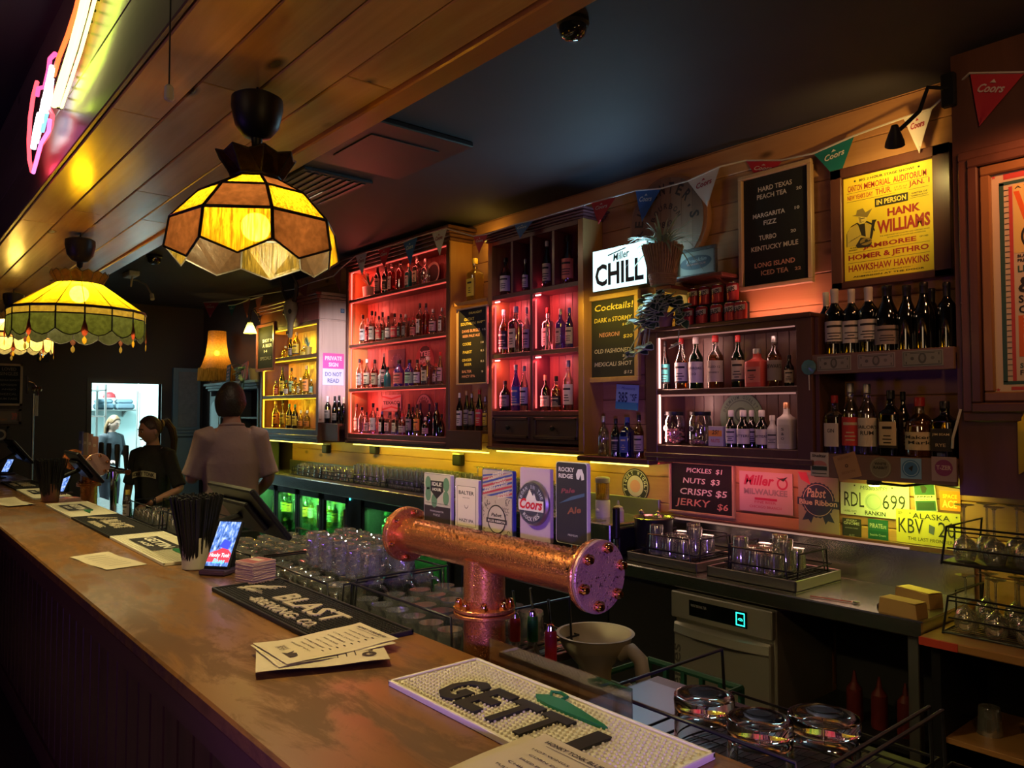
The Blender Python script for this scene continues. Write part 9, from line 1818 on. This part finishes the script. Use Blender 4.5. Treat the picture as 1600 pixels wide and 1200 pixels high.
    for sd in (-1, 1):
        e, wr = arms[sd][:2]; S0 = Vector((sd*(sh-.02), .005, 1.405)); E0 = Vector(e); W0 = Vector(wr); k = [(*(S0-Vector((sd*.05, 0, -.012))), .078*W), (*S0, .082*W*g), (*(S0*.6+E0*.4), .066*W*g)]
        k += [(*(S0*.25+E0*.75), .064*W*g), (*(S0*.08+E0*.92), .066*W*g)] if not shirt_long else [(*E0, .062*W*g), (*(E0*.5+W0*.5), .056*W*g), (*(E0*.25+W0*.75), .054*W*g)]
        cl.append(limb(k))
    remesh(cl, 'shirt', [mat('shirt_'+label[:8], shirtc, .85, bump=.45, bscale=22)], o, .009, 9)
    cl = [loft([(0, 0, .72, .155*W, .118), (0, 0, .80, .160*W, .122), (0, 0, .90, .162*W, .120), (0, 0, .99, .150*W, .112)])]
    for sd in (-1, 1): cl.append(limb([(sd*hip*.75, .0, .84, .100*W), (sd*hip*.95, .0, .72, .098*W), (sd*stance, -.01, .50, .078*W), (sd*stance, .0, .28, .068*W), (sd*stance, .01, .07, .062*W)]))
    remesh(cl, 'trousers', [mat('trousers_'+label[:8], pantc, .85, bump=.2, bscale=40)], o, .010)
    for sd in (-1, 1):
        m = MB(); x = sd*stance*s; m.lathe([(.045, .0), (.048, .02), (.040, .07), (.034, .11)], BPLAST, Matrix.Translation((x, .01*s, .0005)) @ Matrix.Diagonal((.85, 1, 1, 1)), 16); m.ball((x, -.10*s, .034), .05, BPLAST, 14, .85, 1.9, .68); m.obj('shoe', o, 60)
    return o, HM, hs, P
def cap_hair(o, HM, hs, mm, front, side, back, thick=.010, name='hair'):
    """scalp cap following the head; the hairline height is set for front, side and back"""
    vs = []; NU, NV = 40, 16
    for j in range(NV+1):
        for i in range(NU):
            th = 2*pi*i/NU; fy = -cos(th); w_ = (1-fy)/2; sd = abs(sin(th)); base = back*(1-(1-fy*-1)/2) if False else (front if fy < -.55 else (side if fy < .2 else back))
            f = max(0, min(1, (fy+.85)/.5)); b2 = max(0, min(1, (fy-.0)/.5)); lo = front*(1-f)+side*f; lo = lo*(1-b2)+back*b2
            z0 = math.asin(max(-.98, min(.98, lo))); ph = z0+(pi/2-z0)*j/NV; x = cos(ph)*sin(th); y = -cos(ph)*cos(th); z = sin(ph); X, Y, Z = x*.074, y*.093, z*.117
            if z < 0: X *= 1-.22*(-z)**1.3; Y *= 1-.30*(-z)
            if z > 0 and y > 0: Y *= 1.06
            k = 1+thick/.085*(1 if j else .4)+.012*sin(7*th+5*ph); vs.append(HM @ Vector((X*k*hs, Y*k*hs, Z*k*hs)))
    m = MB(); m.add(vs, [(j*NU+i, j*NU+(i+1) % NU, (j+1)*NU+(i+1) % NU, (j+1)*NU+i) for j in range(NV) for i in range(NU)], mm); return m.obj(name, o, 80)
HB = mat('hair_brown', (.035, .018, .010), .45, bump=.6, bscale=60); HBL = mat('hair_fair', (.16, .09, .04), .5, bump=.6, bscale=60); HD = mat('hair_dark', (.015, .010, .008), .5, bump=.6, bscale=60)
# woman behind the bar
wl = Vector((-6.95, 1.885, 0))
o, HM, hs, P = person('young woman in black printed t-shirt behind the bar, hair in a ponytail', wl, radians(42), 1.63,
    {-1: ((-.245, .015, 1.12), (-.235, -.06, .88), (.05, -.25, -1), (1, .2, 0), .5), 1: ((.285, -.02, 1.10), (.115, -.26, .985), (-.85, -.35, -.35), (0, .3, -1), .6)},
    (.40, .22, .15), (.008, .008, .009), (.012, .012, .015), radians(-34), radians(9), True, 0.03, loose=1.04)
cap_hair(o, HM, hs, HB, .62, .10, -.30, .009); m = MB(); tp_ = HM @ Vector((0, .098*hs, .045*hs))
HL = HM.to_3x3(); m.tube([tp_, tp_+HL @ Vector((0, .05, .015)), tp_+HL @ Vector((.0, .085, -.05)), tp_+HL @ Vector((.0, .09, -.15)), tp_+HL @ Vector((.0, .08, -.25)), tp_+HL @ Vector((0, .06, -.32))], .030, HB, 12, False, .012)
for k in range(9): a = 2*pi*k/9; q = Vector((.018*cos(a), .018*sin(a), 0)); m.tube([tp_+HL @ (Vector((0, .04, .01))+q*.8), tp_+HL @ (Vector((0, .085, -.06))+q*1.2), tp_+HL @ (Vector((0, .09, -.16))+q*1.3), tp_+HL @ (Vector((0, .065, -.31))+q*.8)], .013, HB, 6, False, .004)
m.obj('ponytail', o, 80); m = MB(); m.tube([tp_+HL @ Vector((.026*cos(2*pi*k/14), .012, .026*sin(2*pi*k/14))) for k in range(14)], .008, paint((.5, .42, .12)), 6, True); m.obj('hair_tie', o, 80)
wr = P(.128, -.243, .992, .02); q = Vector(wr[:3]); d = (Vector((.285, -.02, 1.10))-Vector((.115, -.26, .985))).normalized(); u = d.cross(Vector((0, 0, 1))).normalized(); v = d.cross(u); m = MB(); c = q+d*.03
m.tube([c+(u*cos(2*pi*k/16)+v*sin(2*pi*k/16))*.031 for k in range(16)], .009, BPLAST, 6, True); m.ball(c-v*.0-Vector((0, 0, -.032)), .016, BPLAST, 12, 1, 1, .5); m.obj('wrist_watch', o, 60)
# printed arch on the shirt front
m = MB(); pr = paint((.40, .36, .24)); n = 16; vs = []
for k in range(n+1): t = k/n-.5; x = t*.23; z = 1.225+.022*(1-4*t*t); yb = -.150*sqrt(max(.02, 1-(x/.215)**2)); vs += [P(x, yb, z-.026, 1)[:3], P(x, yb, z+.026, 1)[:3]]
m.add(vs, [(2*k, 2*k+2, 2*k+3, 2*k+1) for k in range(n)], pr)
tv, tf, tw, th = text_geo('HONKY TONK', .03, 0); pts = []
for a, b_ in tv: t = a/tw*.92-.46; x = t*.23; z = 1.225+.022*(1-4*t*t)-.018+b_/th*.036; pts.append(P(x, -.152*sqrt(max(.02, 1-(x/.215)**2))-.002, z, 1)[:3])
m.add(pts, tf, INK); m.obj('shirt_print', o, 80, recalc=False)
# man with his back to the viewer
o, HM, hs, P = person('man in pale loose shirt seen from behind, working at the bar-back', (-5.5, 2.02, 0), radians(262), 1.85,
    {1: ((.245, -.06, 1.13), (.18, -.30, 1.14), (-.3, -.9, .1), (0, 0, -1), .7), -1: ((-.25, .02, 1.12), (-.20, -.22, .98), (.2, -.9, -.2), (0, 0, -1), .6)},
    (.36, .20, .14), (.31, .22, .19), (.014, .014, .018), radians(-22), radians(6), False, 0.05, shirt_long=False, loose=1.12)
cap_hair(o, HM, hs, HD, .50, -.05, -.62, .022)
m = MB(); m.tube([P(-.074*cos(2*pi*k/20), .008+.072*sin(2*pi*k/20), 1.488+.012*sin(2*pi*k/20), 1)[:3] for k in range(20)], .012, MATS['shirt_man in p'], 6, True); m.obj('collar', o, 80)
# cook in the kitchen
a = PX(172, 690, -12.4)
o, HM, hs, P = person('cook with long fair hair in dark top, in the bright kitchen', (-12.4, a.y, 0), radians(118), 1.62,
    {-1: ((-.25, -.02, 1.12), (-.20, -.24, 1.05), (.1, -1, -.1), (0, 0, -1), .5), 1: ((.25, -.02, 1.12), (.18, -.26, 1.06), (-.1, -1, 0), (0, 0, -1), .5)},
    (.50, .32, .25), (.02, .028, .035), (.02, .02, .03), radians(6), radians(10), True, 0.06, loose=1.06)
cap_hair(o, HM, hs, HBL, .60, .05, -.3, .012); m = MB(); HL = HM.to_3x3()
for k in range(13):
    t = -1.25+2.5*k/12; b0 = HM @ Vector((.078*sin(t)*hs, .085*cos(t)*hs, .03*hs)); m.tube([b0, b0+HL @ Vector((.02*sin(t), .02, -.10)), b0+HL @ Vector((.012*sin(t), .015, -.20)), b0+HL @ Vector((.0, .01, -.27))], .020, HBL, 8, False, .008)
m.obj('long_hair', o, 80)
bpy.context.view_layer.update()
